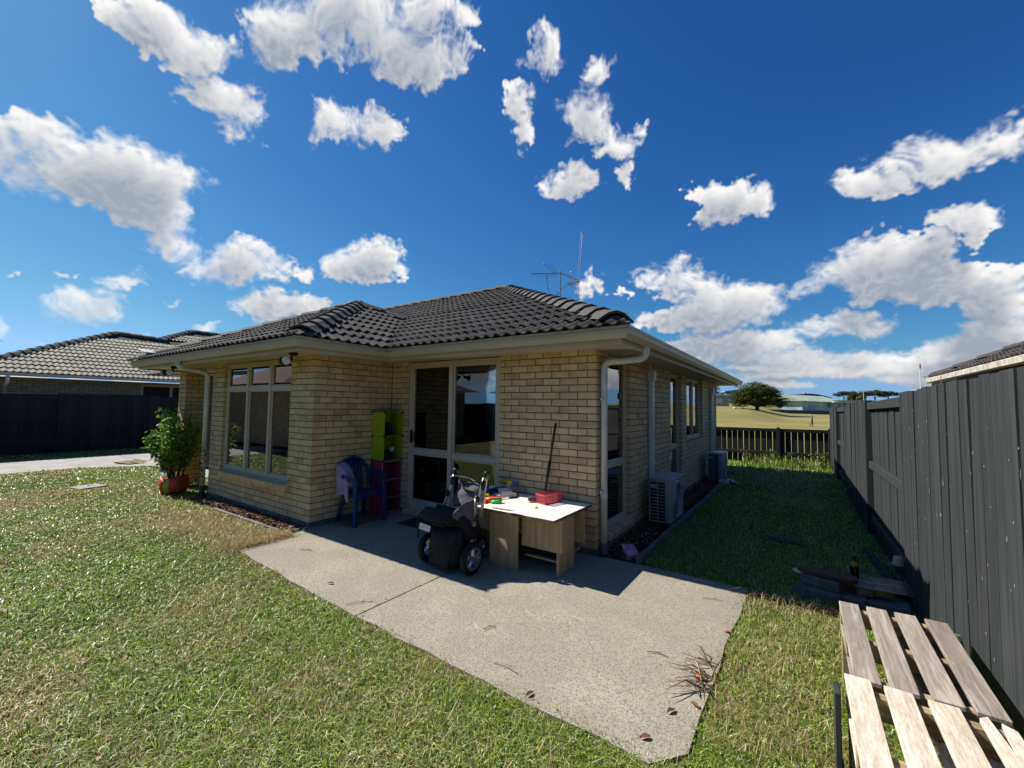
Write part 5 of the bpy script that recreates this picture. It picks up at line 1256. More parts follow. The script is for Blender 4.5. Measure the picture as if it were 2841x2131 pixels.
# ---- doormat
dm = thing('doormat', 'flat charcoal doormat in front of the sliding door', 'doormat', (-2.35, -0.24, PATIO_Z))
mb = MB(); mb.box((0, 0, 0.005), (0.92, 0.44, 0.008)); mb.build('pile', M['mat_g'], dm, bevel=0.002)
mb = MB(); mb.box((0, 0, 0.0025), (0.95, 0.47, 0.005)); mb.build('rubber_edge', M['rubber'], dm)

# ---- plastic armchair against the return wall, facing +X
ch = thing('plastic_chair', 'navy blue moulded plastic armchair by the brick wall with a cloth over its arm', 'chair', (-3.28, -0.72, PATIO_Z))
cy0, cy1 = -0.985, -0.455; cyc = (cy0 + cy1) / 2
def leg(p0, p1, w0, w1):
    p0, p1 = Vector(p0), Vector(p1); mb = MB(); V = []
    for p, w in ((p0, w0), (p1, w1)):
        for dx, dy in ((-1, -1), (1, -1), (1, 1), (-1, 1)): V.append(p + Vector((dx * w[0] / 2, dy * w[1] / 2, 0)))
    mb.add(V, [(3, 2, 1, 0), (4, 5, 6, 7)] + [(i, (i + 1) % 4, 4 + (i + 1) % 4, 4 + i) for i in range(4)]); return wp(ch, 'leg', mb, M['chair_blue'], bevel=0.008)
leg((-3.10, cy0 + 0.02, PATIO_Z), (-3.13, cy0 + 0.035, 0.56), (0.055, 0.05), (0.075, 0.055))
leg((-3.10, cy1 - 0.02, PATIO_Z), (-3.13, cy1 - 0.035, 0.56), (0.055, 0.05), (0.075, 0.055))
leg((-3.555, cy0 + 0.045, PATIO_Z), (-3.46, cy0 + 0.10, 0.36), (0.045, 0.04), (0.07, 0.05))
leg((-3.555, cy1 - 0.045, PATIO_Z), (-3.46, cy1 - 0.10, 0.36), (0.045, 0.04), (0.07, 0.05))
def seatf(u, v): 
    x = -3.48 + 0.41 * u; y = cy0 + 0.045 + (cy1 - cy0 - 0.09) * v
    return (x, y, 0.365 + 0.03 * u - 0.025 * math.sin(math.pi * v) * math.sin(math.pi * min(1, u * 1.1)) - (0.05 * max(0, u - 0.92) / 0.08))
soft(ch, 'seat', seatf, 14, 12, M['chair_blue'], 0.018, 1, 0.0)
mb = MB(); mb.box((-3.085, cyc, 0.345), (0.02, cy1 - cy0 - 0.12, 0.075)); [mb.box((-3.28, y, 0.335), (0.36, 0.016, 0.06)) for y in (cy0 + 0.06, cy1 - 0.06)]; wp(ch, 'skirt', mb, M['chair_blue'], bevel=0.006)
# arched back rim, slats, arms
arch = [(-3.47, cy0 + 0.03, 0.40), (-3.50, cy0 + 0.02, 0.58), (-3.535, cy0 + 0.06, 0.72), (-3.545, cy0 + 0.14, 0.80), (-3.55, cyc, 0.835), (-3.545, cy1 - 0.14, 0.80), (-3.535, cy1 - 0.06, 0.72), (-3.50, cy1 - 0.02, 0.58), (-3.47, cy1 - 0.03, 0.40)]
def cat(pts, n=5):
    pts = [Vector(p) for p in pts]; P = [pts[0]] + pts + [pts[-1]]; out = []
    for i in range(1, len(P) - 2):
        for k in range(n):
            t = k / n; a, b, c, d = P[i - 1], P[i], P[i + 1], P[i + 2]
            out.append(0.5 * ((2 * b) + (c - a) * t + (2 * a - 5 * b + 4 * c - d) * t * t + (3 * b - a - 3 * c + d) * t ** 3))
    out.append(pts[-1]); return out
mb = MB(); mb.tube(cat(arch), 0.024, 8); 
mb.add([(-3.555, cyc - 0.17, 0.80), (-3.54, cyc - 0.13, 0.72), (-3.54, cyc + 0.13, 0.72), (-3.555, cyc + 0.17, 0.80), (-3.565, cyc - 0.17, 0.80), (-3.55, cyc - 0.13, 0.72), (-3.55, cyc + 0.13, 0.72), (-3.565, cyc + 0.17, 0.80)], [(0, 1, 2, 3), (7, 6, 5, 4), (1, 5, 6, 2)])
wp(ch, 'back_rim', mb, M['chair_blue'], smooth=True)
for k in range(6):
    y = cyc - 0.155 + 0.062 * k; mb = MB(); mb.bar((-3.545, cyc + (y - cyc) * 0.95, 0.76), (-3.475, cyc + (y - cyc) * 0.80, 0.36), 0.036, 0.010, up=(1, 0, 0)); wp(ch, 'back_slat', mb, M['chair_blue'], bevel=0.003)
for s, y in ((1, cy0), (-1, cy1)):
    pts = cat([(-3.515, y + s * 0.03, 0.63), (-3.42, y + s * 0.005, 0.605), (-3.28, y, 0.585), (-3.17, y + s * 0.005, 0.575), (-3.10, y + s * 0.015, 0.555), (-3.09, y + s * 0.02, 0.50)])
    mb = MB()
    for p, q in zip(pts[:-1], pts[1:]): mb.bar(p, q + (q - p) * 0.15, 0.058, 0.018, up=(0, 1, 0))
    wp(ch, 'arm', mb, M['chair_blue'], bevel=0.004)
tw = thing('cloth', 'lilac patterned cloth draped over the blue chair arm', 'cloth', (-3.42, -0.99, 0.6))
def towf(u, v):      # u along the arm, v from inside over the rim to hanging outside
    x = -3.53 + 0.30 * u; s = v * 0.72
    top = 0.80 - 0.30 * u * u - 0.02
    if s < 0.16: y = -0.84 - s * 0.75; z = top - 0.02 + 0.02 * math.sin(s / 0.16 * math.pi)
    else: y = -0.985 - 0.02 * math.sin(9 * u) - 0.02 * (s - 0.16); z = top - (s - 0.16) * (0.86 - 0.45 * u)
    return (x + 0.03 * (v - 0.2), y, z)
soft(tw, 'fold', towf, 14, 20, M['towel'], 0.006, 12, 0.006)
# ---- shelf stack in the corner
sf = thing('shelf_unit', 'plum pink open shelf with shoes standing in the wall corner', 'shelf', (-3.425, -0.195, PATIO_Z))
sx0, sx1, sy0, sy1, sz1 = -3.572, -3.285, -0.385, -0.012, 0.755
for y in (sy0 + 0.007, sy1 - 0.007):
    mb = MB(); mb.box(((sx0 + sx1) / 2, y, (PATIO_Z + sz1) / 2), (sx1 - sx0, 0.014, sz1 - PATIO_Z)); wp(sf, 'side_panel', mb, M['plum'])
mb = MB(); mb.box((sx0 + 0.004, (sy0 + sy1) / 2, (PATIO_Z + sz1) / 2), (0.006, sy1 - sy0 - 0.03, sz1 - PATIO_Z - 0.02)); wp(sf, 'back_panel', mb, M['plum'])
for z in (PATIO_Z + 0.012, 0.197, 0.468, sz1 - 0.007):
    mb = MB(); mb.box(((sx0 + sx1) / 2 + 0.001, (sy0 + sy1) / 2, z), (sx1 - sx0 - 0.008, sy1 - sy0 - 0.029, 0.013)); wp(sf, 'shelf_board', mb, M['plum'])
    mb = MB(); mb.box((sx1 + 0.001, (sy0 + sy1) / 2, z), (0.003, sy1 - sy0 - 0.03, 0.013)); wp(sf, 'edge_strip', mb, M['plum_edge'])
for y in (sy0 + 0.007, sy1 - 0.007):
    mb = MB(); mb.box((sx1 + 0.0012, y, (PATIO_Z + sz1) / 2), (0.003, 0.014, sz1 - PATIO_Z)); wp(sf, 'edge_strip', mb, M['plum_edge'])
gc = thing('cube_organiser', 'lime green two cube organiser with black corner clips on the pink shelf', 'shelf', (-3.425, -0.185, 0.757))
gx0, gx1, gy0, gy1 = -3.575, -3.285, -0.365, -0.0; gz = (0.766, 1.135, 1.505)
for i in (0, 1):
    z0, z1 = gz[i] + 0.008, gz[i + 1] - 0.008; zc = (z0 + z1) / 2
    mb = MB(); mb.box(((gx0 + gx1) / 2, gy0, zc), (gx1 - gx0 - 0.02, 0.006, z1 - z0)); wp(gc, 'side_panel', mb, M['lime'])
    mb = MB(); mb.box(((gx0 + gx1) / 2, gy1 - 0.012, zc), (gx1 - gx0 - 0.02, 0.006, z1 - z0)); wp(gc, 'side_panel', mb, M['lime_in'])
    mb = MB(); mb.box((gx0 + 0.006, (gy0 + gy1) / 2, zc), (0.006, gy1 - gy0 - 0.03, z1 - z0)); wp(gc, 'back_panel', mb, M['lime_in'])
for z in gz:
    mb = MB(); mb.box(((gx0 + gx1) / 2, (gy0 + gy1) / 2 - 0.003, z), (gx1 - gx0 - 0.02, gy1 - gy0 - 0.02, 0.006)); wp(gc, 'shelf_panel', mb, M['lime_in'])
    for x in (gx0 + 0.004, gx1):
        for y in (gy0, gy1 - 0.012):
            mb = MB(); mb.box((x, y, z), (0.034, 0.032, 0.034)); wp(gc, 'corner_clip', mb, M['black'], bevel=0.007)
    mb = MB(); mb.tube([(gx1, gy0, z), (gx1, gy1 - 0.012, z)], 0.005, 6); mb.tube([(gx0, gy0, z), (gx1, gy0, z)], 0.005, 6); wp(gc, 'edge_rod', mb, M['lime'])
for x, y in ((gx1, gy0), (gx0, gy0), (gx1, gy1 - 0.012)):
    mb = MB(); mb.tube([(x, y, gz[0]), (x, y, gz[2])], 0.005, 6); wp(gc, 'edge_rod', mb, M['lime'])
t = thing('clothes', 'dark crumpled cap in the upper lime cube', 'clothes', (-3.40, -0.23, 1.14)); bundle(t, 'bundle', (-3.39, -0.24, 1.245), (0.22, 0.20, 0.22), M['dark_cloth'], 21, amp=0.09, sq=2.3)
t = thing('clothes', 'dark folded clothes with a white card in the lower lime cube', 'clothes', (-3.40, -0.23, 0.77)); bundle(t, 'bundle', (-3.38, -0.24, 0.845), (0.22, 0.24, 0.16), M['dark_cloth'], 22, amp=0.08, sq=2.6)
mb = MB(); mb.box((-3.30, -0.20, 0.93), (0.02, 0.08, 0.06), (0.3, 0.3, 0.2)); wp(t, 'card', mb, M['white_p'])
t = thing('clothes', 'teal cloth crumpled on top of the lime cubes', 'clothes', (-3.43, -0.12, 1.51)); bundle(t, 'bundle', (-3.40, -0.13, 1.525), (0.16, 0.18, 0.05), M['teal'], 23, amp=0.12, sq=2.2)
M['shoe_w'] = mat('white_trainer', (0.50, 0.50, 0.50), 0.8); M['shoe_p'] = mat('pink_trainer', (0.62, 0.06, 0.12), 0.8); M['shoe_y'] = mat('yellow_sandal', (0.36, 0.30, 0.05), 0.8)
for lab, loc, rz, m1, m2 in (('grey white trainer on the bottom pink shelf', (-3.36, -0.10, -0.042), R(-70), 'shoe_w', 'dark_cloth'), ('bright pink shoe on the bottom pink shelf', (-3.37, -0.25, -0.042), R(20), 'shoe_p', 'shoe_p'), ('yellow soled shoe on the middle pink shelf', (-3.36, -0.30, 0.205), R(10), 'shoe_y', 'dark_cloth'), ('dark sandal on the middle pink shelf', (-3.36, -0.12, 0.205), R(-15), 'dark_cloth', 'dark_cloth')):
    s_ = thing('shoe', lab, 'shoe', loc, rz); shoe(s_, M[m1], M[m2], 0.20)
t = thing('jar', 'small pale bottle on the top pink shelf', 'bottle', (-3.31, -0.335, 0.475)); mb = MB(); mb.lathe([(0, 0), (.022, 0), (.024, .05), (.012, .07), (.012, .085), (0, .085)], 10); mb.build('body', M['white_p'], t, smooth=True); mb = MB(); mb.lathe([(0, .085), (.014, .085), (.014, .1), (0, .1)], 10); mb.build('cap', M['blue_t'], t)
cb_ = thing('cardboard', 'flattened brown cardboard under the blue chair', 'cardboard', (-3.35, -0.75, PATIO_Z))
for dz, rzz, d in ((0.004, 0.04, (0.42, 0.58, 0.006)), (0.012, -0.06, (0.36, 0.50, 0.005))):
    mb = MB(); mb.box((-3.37, -0.73, PATIO_Z + dz), d, (0, 0, rzz)); wp(cb_, 'sheet', mb, M['card'])

# ---- heat pump outdoor units
def ac_unit(label, loc, m, grille_side=True, size=(0.30, 0.78, 0.60), group=None, rz=0.0):
    t = thing('heat_pump', label, 'heat pump', loc, rz); X_, Y_, Z_ = size; z0 = 0.05
    mb = MB(); mb.box((0, 0, z0 + Z_ / 2), (X_ - 0.012, Y_ - 0.012, Z_ - 0.01)); mb.build('casing', m, t, bevel=0.012)
    mb = MB(); mb.box((0, 0, z0 + Z_ + 0.002), (X_, Y_, 0.02)); [mb.box((-X_ / 2 + 0.07 + 0.055 * i, 0, z0 + Z_ + 0.014), (0.018, Y_ * 0.86, 0.008)) for i in range(4)]; mb.build('lid', m, t, bevel=0.005)
    if grille_side:
        mb = MB(); mb.box((-0.03, -Y_ / 2 + 0.003, z0 + Z_ * 0.51), (X_ * 0.70, 0.012, Z_ * 0.90)); mb.build('coil', M['fin'], t)
        for i in range(13):
            z = z0 + 0.03 + (Z_ - 0.06) * i / 12; mb = MB(); mb.box((-0.03, -Y_ / 2 - 0.006, z), (X_ * 0.74, 0.012, 0.010)); mb.build('grille_bar', m, t)
        for x in (-0.03 - X_ * 0.36, -0.03, -0.03 + X_ * 0.36):
            mb = MB(); mb.box((x, -Y_ / 2 - 0.009, z0 + Z_ * 0.5), (0.010, 0.013, Z_ * 0.93)); mb.build('grille_bar', m, t)
        mb = MB(); mb.box((-0.03 - X_ * 0.17, -Y_ / 2 - 0.013, z0 + Z_ * 0.855), (X_ * 0.28, 0.016, 0.05)); mb.build('handle', m, t, bevel=0.004)
    Mx = Matrix.Translation((X_ / 2 - 0.004, -0.06, z0 + Z_ * 0.5)) @ Matrix.Rotation(math.pi / 2, 4, 'Y'); rr = Z_ * 0.40
    mb = MB(); mb.lathe([(rr + 0.025, 0.0), (rr + 0.018, 0.018), (rr, 0.020), (rr - 0.012, 0.0)], 40, M=Mx); mb.build('fan_ring', m, t, smooth=True)
    mb = MB(); mb.lathe([(0.0, 0.001), (rr, 0.001)], 40, M=Mx); mb.build('fan_well', M['fin'], t)
    mb = MB()
    for k in range(9): mb.lathe([(rr * (k + 1) / 9.6, 0.010), (rr * (k + 1) / 9.6 + 0.004, 0.014), (rr * (k + 1) / 9.6 + 0.008, 0.010)], 36, M=Mx)
    for k in range(8):
        an = math.pi * k / 4; p = Mx @ Vector((0.02 * math.cos(an), 0.02 * math.sin(an), 0.012)); q = Mx @ Vector((rr * math.cos(an), rr * math.sin(an), 0.012)); mb.bar(p, q, 0.005, 0.005)
    mb.build('fan_grille', m, t)
    for y in (-Y_ * 0.32, Y_ * 0.32):
        mb = MB(); mb.box((0, y, 0.02), (X_ + 0.06, 0.06, 0.06)); mb.build('foot', M['paver'], t)
    mb = MB(); mb.box((X_ / 2 + 0.001, Y_ * 0.36, z0 + Z_ * 0.70), (0.004, 0.05, 0.028)); mb.build('badge', M['black'], t)
    return t
ac_unit('pale grey heat pump unit under the first conduit on the side wall', (0.285, 1.99, -0.05), M['ac'], size=(0.31, 0.78, 0.61))
ac_unit('pale grey heat pump unit near the back fence end of the side wall', (0.315, 6.45, -0.05), M['ac'], size=(0.31, 0.80, 0.61))
ac_unit('white heat pump unit on the driveway side of the potted shrub', (-9.52, -1.05, -0.09), M['ac_white'], size=(0.32, 0.74, 0.58), rz=R(-90))

# ---- floodlights
def floodlight(label, loc, heads):
    t = thing('floodlight', label, 'floodlight', loc)
    mb = MB(); mb.lathe([(0, 0), (0.055, 0), (0.055, -0.03), (0.035, -0.045), (0, -0.045)], 16); mb.build('base', M['black'], t, smooth=True)
    for (dx, dy, dz) in heads:
        d = Vector((dx, dy, dz)).normalized(); h = sub_root('lamp_head', t)
        p0 = Vector((d.x * 0.03, d.y * 0.03, -0.05)); p1 = p0 + Vector((d.x * 0.03, d.y * 0.03, -0.05)); 
        mb = MB(); mb.tube([p0 + Vector((0, 0, 0.02)), p0, p1], 0.010, 8); mb.tube([p1 - d * 0.01, p1 + d * 0.045], 0.024, 12); mb.tube([p1 + d * 0.045, p1 + d * 0.07, p1 + d * 0.115, p1 + d * 0.125], [0.026, 0.035, 0.062, 0.064], 18, cap=False); mb.build('shell', M['black'], h)
        q = d.to_track_quat('Z', 'Y').to_matrix().to_4x4(); q.translation = p1 + d * 0.119
        mb = MB(); mb.lathe([(0.0, 0.006), (0.03, 0.005), (0.060, 0.0), (0.060, -0.01)], 18, M=q); mb.build('lens', M['white_p'], h, smooth=True)
floodlight('black twin floodlight under the soffit at the wing corner', (-3.63, -1.62, 2.304), [(-0.95, -0.30, -0.12), (0.55, -0.82, -0.22)])
floodlight('black twin floodlight beside the porch pillar', (-8.02, -1.60, 2.304), [(0.75, -0.6, -0.25), (-0.8, -0.6, -0.2)])
# small solar light on the roof edge
so = thing('solar_light', 'small solar panel light bracketed on the roof corner', 'solar light', (-9.0, -1.72, 2.47))
mb = MB(); mb.box((0, 0, 0.17), (0.22, 0.34, 0.02), (0, R(18), R(20))); mb.build('panel', M['ac_white'], so, bevel=0.004)
mb = MB(); mb.tube([(0, 0, 0.16), (0.02, 0, 0.05), (0, 0, -0.02)], 0.012, 6); mb.box((0, 0, -0.01), (0.1, 0.05, 0.02)); mb.build('bracket', M['black'], so)

# ---- television aerial
an = thing('tv_aerial', 'rooftop television aerial with tall hairpin loop', 'aerial', (-2.4, 3.6, 3.82))
mb = MB(); mb.tube([(-2.4, 3.6, 3.80), (-2.4, 3.6, 4.66)], 0.016, 8); wp(an, 'mast', mb, M['wire'])
mb = MB(); mb.tube([(-2.4, 3.62, 4.22), (-2.42, 3.25, 3.92)], 0.010, 6); mb.tube([(-2.4, 3.60, 4.22), (-2.30, 3.85, 4.40)], 0.008, 6); wp(an, 'stay', mb, M['wire'])
b0, b1 = Vector((-2.4, 3.62, 4.60)), Vector((-2.62, 2.72, 4.38))
mb = MB(); mb.tube([b0, b1], 0.010, 6); wp(an, 'boom', mb, M['wire'])
for k in range(8):
    p = b0.lerp(b1, 0.28 + 0.10 * k); mb = MB(); mb.tube([p + Vector((-0.05, 0.04, 0.085)), p, p + Vector((0.05, -0.02, -0.10))], 0.005, 5); wp(an, 'element', mb, M['wire'])
for sgn in (-1, 1):
    for k in range(4):
        p = b0.lerp(b1, 0.08 + 0.05 * k); mb = MB(); mb.tube([p + Vector((0, -0.02, 0)), p + Vector((-0.10, -0.12 - 0.06 * k, sgn * (0.24 - 0.03 * k)))], 0.0035, 5); wp(an, 'reflector_rod', mb, M['wire'])
mb = MB(); mb.tube([(-2.4, 3.6, 4.60), (-2.32, 4.05, 4.60), (-2.28, 4.35, 4.58)], 0.014, 8); wp(an, 'arm', mb, M['wire'])
mb = MB(); mb.tube([(-2.34, 3.86, 4.43), (-2.28, 4.30, 4.55)], 0.022, 8); mb.tube([(-2.34, 3.84, 4.38), (-2.28, 4.28, 4.50)], 0.010, 8); wp(an, 'balun', mb, M['silver'])
for y0, y1, z0, z1, w in ((4.18, 4.47, 4.05, 5.82, 0.09), (3.86, 3.93, 4.10, 4.72, 0.07)):
    mb = MB(); mb.tube([(-2.3, y0, z0), (-2.3, y1 - 0.02, z1 - 0.04), (-2.3, y1, z1), (-2.3, y1 + w * 0.6, z1 - 0.03), (-2.3, y0 + w, z0)], 0.0065, 6); wp(an, 'hairpin_loop', mb, M['silver'])
mb = MB(); mb.tube([b0.lerp(b1, 0.5) + Vector((0, 0, -0.02)), (-2.5, 3.2, 4.25), (-2.48, 3.28, 4.05), (-2.46, 3.25, 3.86)], 0.005, 5); wp(an, 'cable', mb, M['black'])

# ---- slatted pallet benches beside the fence
def pallet(label, x0, y0, y1, z, m, xs, group=None, seed=0, broken=False):
    t = thing('pallet', label, 'pallet', ((x0 + xs[-1] + 0.095) / 2, (y0 + y1) / 2, -0.10)); r = random.Random(seed); L_ = y1 - y0
    for i, x in enumerate(xs):
        mb = MB()
        if broken and i == 3:
            mb.prism([(0, 0.03), (0.03, 0.0), (0.045, 0.20), (0.06, 0.02), (0.095, 0.05), (0.095, L_), (0, L_)], (1, 0, 0), (0, -1, 0), (x, y1, z - 0.02), (0, 0, 0.02))
        else: mb.box((x + 0.0475, (y0 + y1) / 2 + r.uniform(-0.012, 0.012), z - 0.010 + r.uniform(-0.002, 0.002)), (0.095 + r.uniform(-0.004, 0.003), L_, 0.020), (0, r.uniform(-0.02, 0.02), r.uniform(-0.010, 0.010)))
        wp(t, 'deck_board', mb, m, bevel=0.0025)
    w = xs[-1] + 0.095 - xs[0]; xc = xs[0] + w / 2
    for y in (y0 + 0.05, (y0 + y1) / 2, y1 - 0.05):
        mb = MB(); mb.box((xc, y, z - 0.068), (w, 0.045, 0.094)); wp(t, 'bearer', mb, M['bearer'], bevel=0.003)
    for i in (0, 2, 3):
        mb = MB(); mb.box((xs[i] + 0.0475, (y0 + y1) / 2, z - 0.127), (0.09, L_, 0.018)); wp(t, 'bottom_board', mb, m, bevel=0.002)
    for x in (xs[0] + 0.03, xs[-1] + 0.06):
        for y in (y0 + 0.06, y1 - 0.06):
            mb = MB(); hh = z - 0.137 + 0.10; mb.box((x, y, -0.10 + hh / 2), (0.05, 0.075, hh)); wp(t, 'leg', mb, M['bearer'], bevel=0.003)
    return t
pallet('weathered grey slatted pallet nearer the brick and paver pile', 2.133, -2.05, -1.12, 0.42, M['pallet'], (2.133, 2.262, 2.396, 2.525), seed=1)
pn = pallet('bleached pale pallet with one split deck board', 2.095, -3.05, -2.125, 0.452, M['pallet_pale'], (2.095, 2.226, 2.363, 2.500), seed=2, broken=True)
mb = MB(); mb.box((2.062, -2.20, 0.165), (0.022, 0.10, 0.52)); mb.box((2.066, -2.55, 0.13), (0.02, 0.35, 0.14)); wp(pn, 'side_board', mb, M['fence'], bevel=0.003)
mb = MB(); mb.box((2.072, -2.45, 0.05), (0.018, 0.60, 0.11)); wp(pn, 'side_board', mb, M['bearer'], bevel=0.003)

# ---- pile of blocks, board, rack and bottle in the shade
def block(label, c, d, rz, m, name='paver', cat='paver'):
    t = thing(name, label, cat, (c[0], c[1], c[2] - d[2] / 2), rz); mb = MB(); mb.box((0, 0, d[2] / 2), d); mb.build('body', m, t, bevel=0.008); return t
block('long grey concrete kerb block under the brown board, front of the pile', (2.06, 0.27, -0.05), (0.34, 0.14, 0.10), R(-14), M['paver'])
block('grey concrete block resting on the long kerb block', (2.09, 0.36, 0.045), (0.30, 0.16, 0.09), R(-20), M['paver'])
block('grey concrete block behind the far pallet corner', (2.28, 0.30, -0.055), (0.24, 0.16, 0.09), R(-12), M['paver'])
block('flat grey paver leaning by the wire rack', (2.53, 0.34, -0.06), (0.32, 0.20, 0.08), R(-8), M['paver'])
t = thing('timber_board', 'short dark brown timber board lying on the concrete blocks', 'board', (2.12, 0.35, 0.10), R(-8)); mb = MB(); mb.prism([(-0.22, -0.05), (0.17, -0.07), (0.23, -0.02), (0.22, 0.08), (-0.16, 0.10), (-0.22, 0.02)], (1, 0, 0), (0, 1, 0), (0, 0, 0), (0, 0, 0.035)); mb.build('plank', M['brown_board'], t, bevel=0.005)
t = thing('paper', 'crumpled white wrapper under the brown board', 'litter', (1.905, 0.36, 0.085)); bundle(t, 'sheet', (1.91, 0.36, 0.10), (0.09, 0.07, 0.04), M['white_p'], 31, amp=0.15, sq=2)
for i, (lab, x, y, z) in enumerate((('clay paving brick under the wire rack, left of its pair', 2.40, 0.42, 0.0), ('clay paving brick under the wire rack, right of its pair', 2.53, 0.44, 0.015))):
    t = thing('paving_brick', lab, 'brick', (x, y, z), R(-6)); mb = MB(); mb.box((0, 0, 0.03), (0.115, 0.20, 0.06)); mb.build('body', M['red_brick'], t, bevel=0.005)
t = thing('paving_brick', 'orange clay brick with a hole lying in the sunny grass', 'brick', (2.075, -0.03, -0.095), R(-20)); mb = MB(); mb.box((0, 0, 0.02), (0.20, 0.10, 0.05), (0.1, 0.05, 0)); mb.build('body', M['red_brick'], t, bevel=0.006); mb = MB(); mb.box((-0.02, 0.0, 0.046), (0.04, 0.015, 0.004), (0.1, 0.05, 0)); mb.build('hole', M['black'], t)
rk = thing('wire_rack', 'chrome wire dish rack on the clay bricks by the fence', 'rack', (2.51, 0.50, 0.075), R(2))
mb = MB(); hw, hl = 0.20, 0.18
for z, e in ((0.0, 0.0), (0.055, 0.012)):
    c4 = [(-hw - e, -hl - e, z), (hw + e, -hl - e, z), (hw + e, hl + e, z), (-hw - e, hl + e, z), (-hw - e, -hl - e, z)]
    mb.tube(c4, 0.0035, 6)
for i in range(19):
    y = -hl + 2 * hl * i / 18; mb.tube([(-hw - .012, y, 0.055), (-hw, y, 0.0), (hw, y, 0.0), (hw + .012, y, 0.055)], 0.0016, 4, cap=False)
mb.build('wirework', M['wire'], rk); mb = MB(); mb.tube([(-hw, 0, -0.004), (hw, 0, -0.004)], 0.003, 5); mb.build('base_wire', M['wire'], rk)
bt = thing('bottle', 'brown glass bottle with amber label on the board pile', 'bottle', (2.34, 0.545, 0.06))
mb = MB(); mb.lathe([(0, 0), (.032, 0), (.033, .01), (.033, .12), (.028, .15), (.014, .18), (.013, .205), (.016, .21), (.016, .222), (0, .222)], 18); mb.build('glass', M['bottle'], bt, smooth=True)
mb = MB(); mb.lathe([(.0336, .125), (.0318, .145), (.022, .168)], 18); mb.build('label', M['label_o'], bt, smooth=True)
block('grey paver under the brown glass bottle', (2.34, 0.545, 0.03), (0.16, 0.14, 0.06), R(5), M['paver']); block('low concrete block propping the bottle paver', (2.34, 0.56, -0.05), (0.20, 0.16, 0.10), R(2), M['paver'])
cp = thing('cup', 'peach coloured plastic cup wedged on the fence rail', 'cup', (2.685, 0.83, 0.18)); mb = MB(); mb.lathe([(0, 0), (.032, 0), (.045, .075), (.048, .078), (.043, .078), (.03, .006), (0, .006)], 16); o = mb.build('shell', M['peach'], cp, smooth=True); o.rotation_euler = (math.pi, 0, 0); o.location = (0, 0, 0.08); mb = MB(); mb.lathe([(.0455, .070), (.050, .074), (.0455, .078)], 16); o = mb.build('lip', M['peach'], cp, smooth=True); o.rotation_euler = (math.pi, 0, 0); o.location = (0, 0, 0.08)
t = thing('fence_offcut', 'dark timber offcut lying along the fence foot', 'timber', (2.62, 1.4, -0.10), R(94)); mb = MB(); mb.box((0, 0, 0.05), (1.5, 0.05, 0.10), (0.25, 0.03, 0)); mb.build('plank', M['fence'], t, bevel=0.004); mb = MB(); mb.box((0.1, -0.05, 0.03), (0.06, 0.05, 0.06)); mb.build('cleat', M['fence'], t)

# ---- small litter on the side lawn
t = thing('carton', 'crushed pink and white carton at the end of the timber edging', 'carton', (0.325, 0.23, -0.07), R(35)); M['carton'] = mat('pink_white_carton', (0.60, 0.50, 0.52), 0.6, col2=(0.62, 0.06, 0.22), nscale=9, detail=3)
mb = MB(); mb.box((0, 0, 0.05), (0.15, 0.20, 0.075), (R(18), R(-8), 0), taper=0.92); mb.build('box', M['carton'], t, bevel=0.006); mb = MB(); mb.box((0, 0.11, 0.085), (0.14, 0.06, 0.004), (R(40), 0, 0)); mb.build('flap', M['carton'], t)
t = thing('toy_stick', 'orange plastic stick on the shaded lawn', 'toy', (1.08, 1.21, -0.085), R(-38)); mb = MB(); mb.tube([(-0.11, 0, 0.02), (-0.02, 0, 0.024), (0.09, 0, 0.02), (0.12, 0.01, 0.018)], [0.012, 0.018, 0.014, 0.010], 8); mb.build('stick', M['orange'], t, smooth=True); mb = MB(); mb.tube([(0.10, -0.02, 0.02), (0.10, 0.03, 0.02)], 0.010, 6); mb.build('guard', M['orange'], t)
t = thing('blanket', 'black cloth lying flat on the shaded lawn', 'cloth', (1.75, 2.02, -0.09)); bundle(t, 'cloth', (1.75, 2.02, -0.065), (0.52, 0.30, 0.05), M['dark_cloth'], 33, amp=0.14, sq=2.4)
for i, (x, y, s, lab) in enumerate(((1.45, 9.2, 0.09, 'white crumpled bag in the grass before the back fence'), (0.62, 9.75, 0.05, 'small white scrap near the back fence weeds'))):
    t = thing('litter', lab, 'litter', (x, y, -0.09)); bundle(t, 'bag', (x, y, -0.06), (s * 2.2, s * 1.6, s), M['white_p'], 40 + i, amp=0.16, sq=2.1)
t = thing('litter', 'pale green crumpled wrapper on the shaded lawn', 'litter', (1.33, 1.36, -0.09)); M['pale_green'] = mat('pale_green_foil', (0.25, 0.32, 0.24), 0.5); bundle(t, 'wrapper', (1.33, 1.36, -0.07), (0.11, 0.07, 0.03), M['pale_green'], 44, amp=0.2, sq=2)
t = thing('toy_spade', 'blue and yellow toy spade beside the second heat pump', 'toy', (0.62, 6.45, -0.09), R(40)); mb = MB(); mb.bar((-0.02, -0.30, 0.03), (0.02, 0.10, 0.05), 0.05, 0.02); mb.build('shaft', M['yellow'], t, bevel=0.005); mb = MB(); mb.box((0.04, 0.22, 0.045), (0.26, 0.30, 0.05), (0.15, 0.2, 0.3)); mb.build('blade', M['blue_t'], t, bevel=0.02)
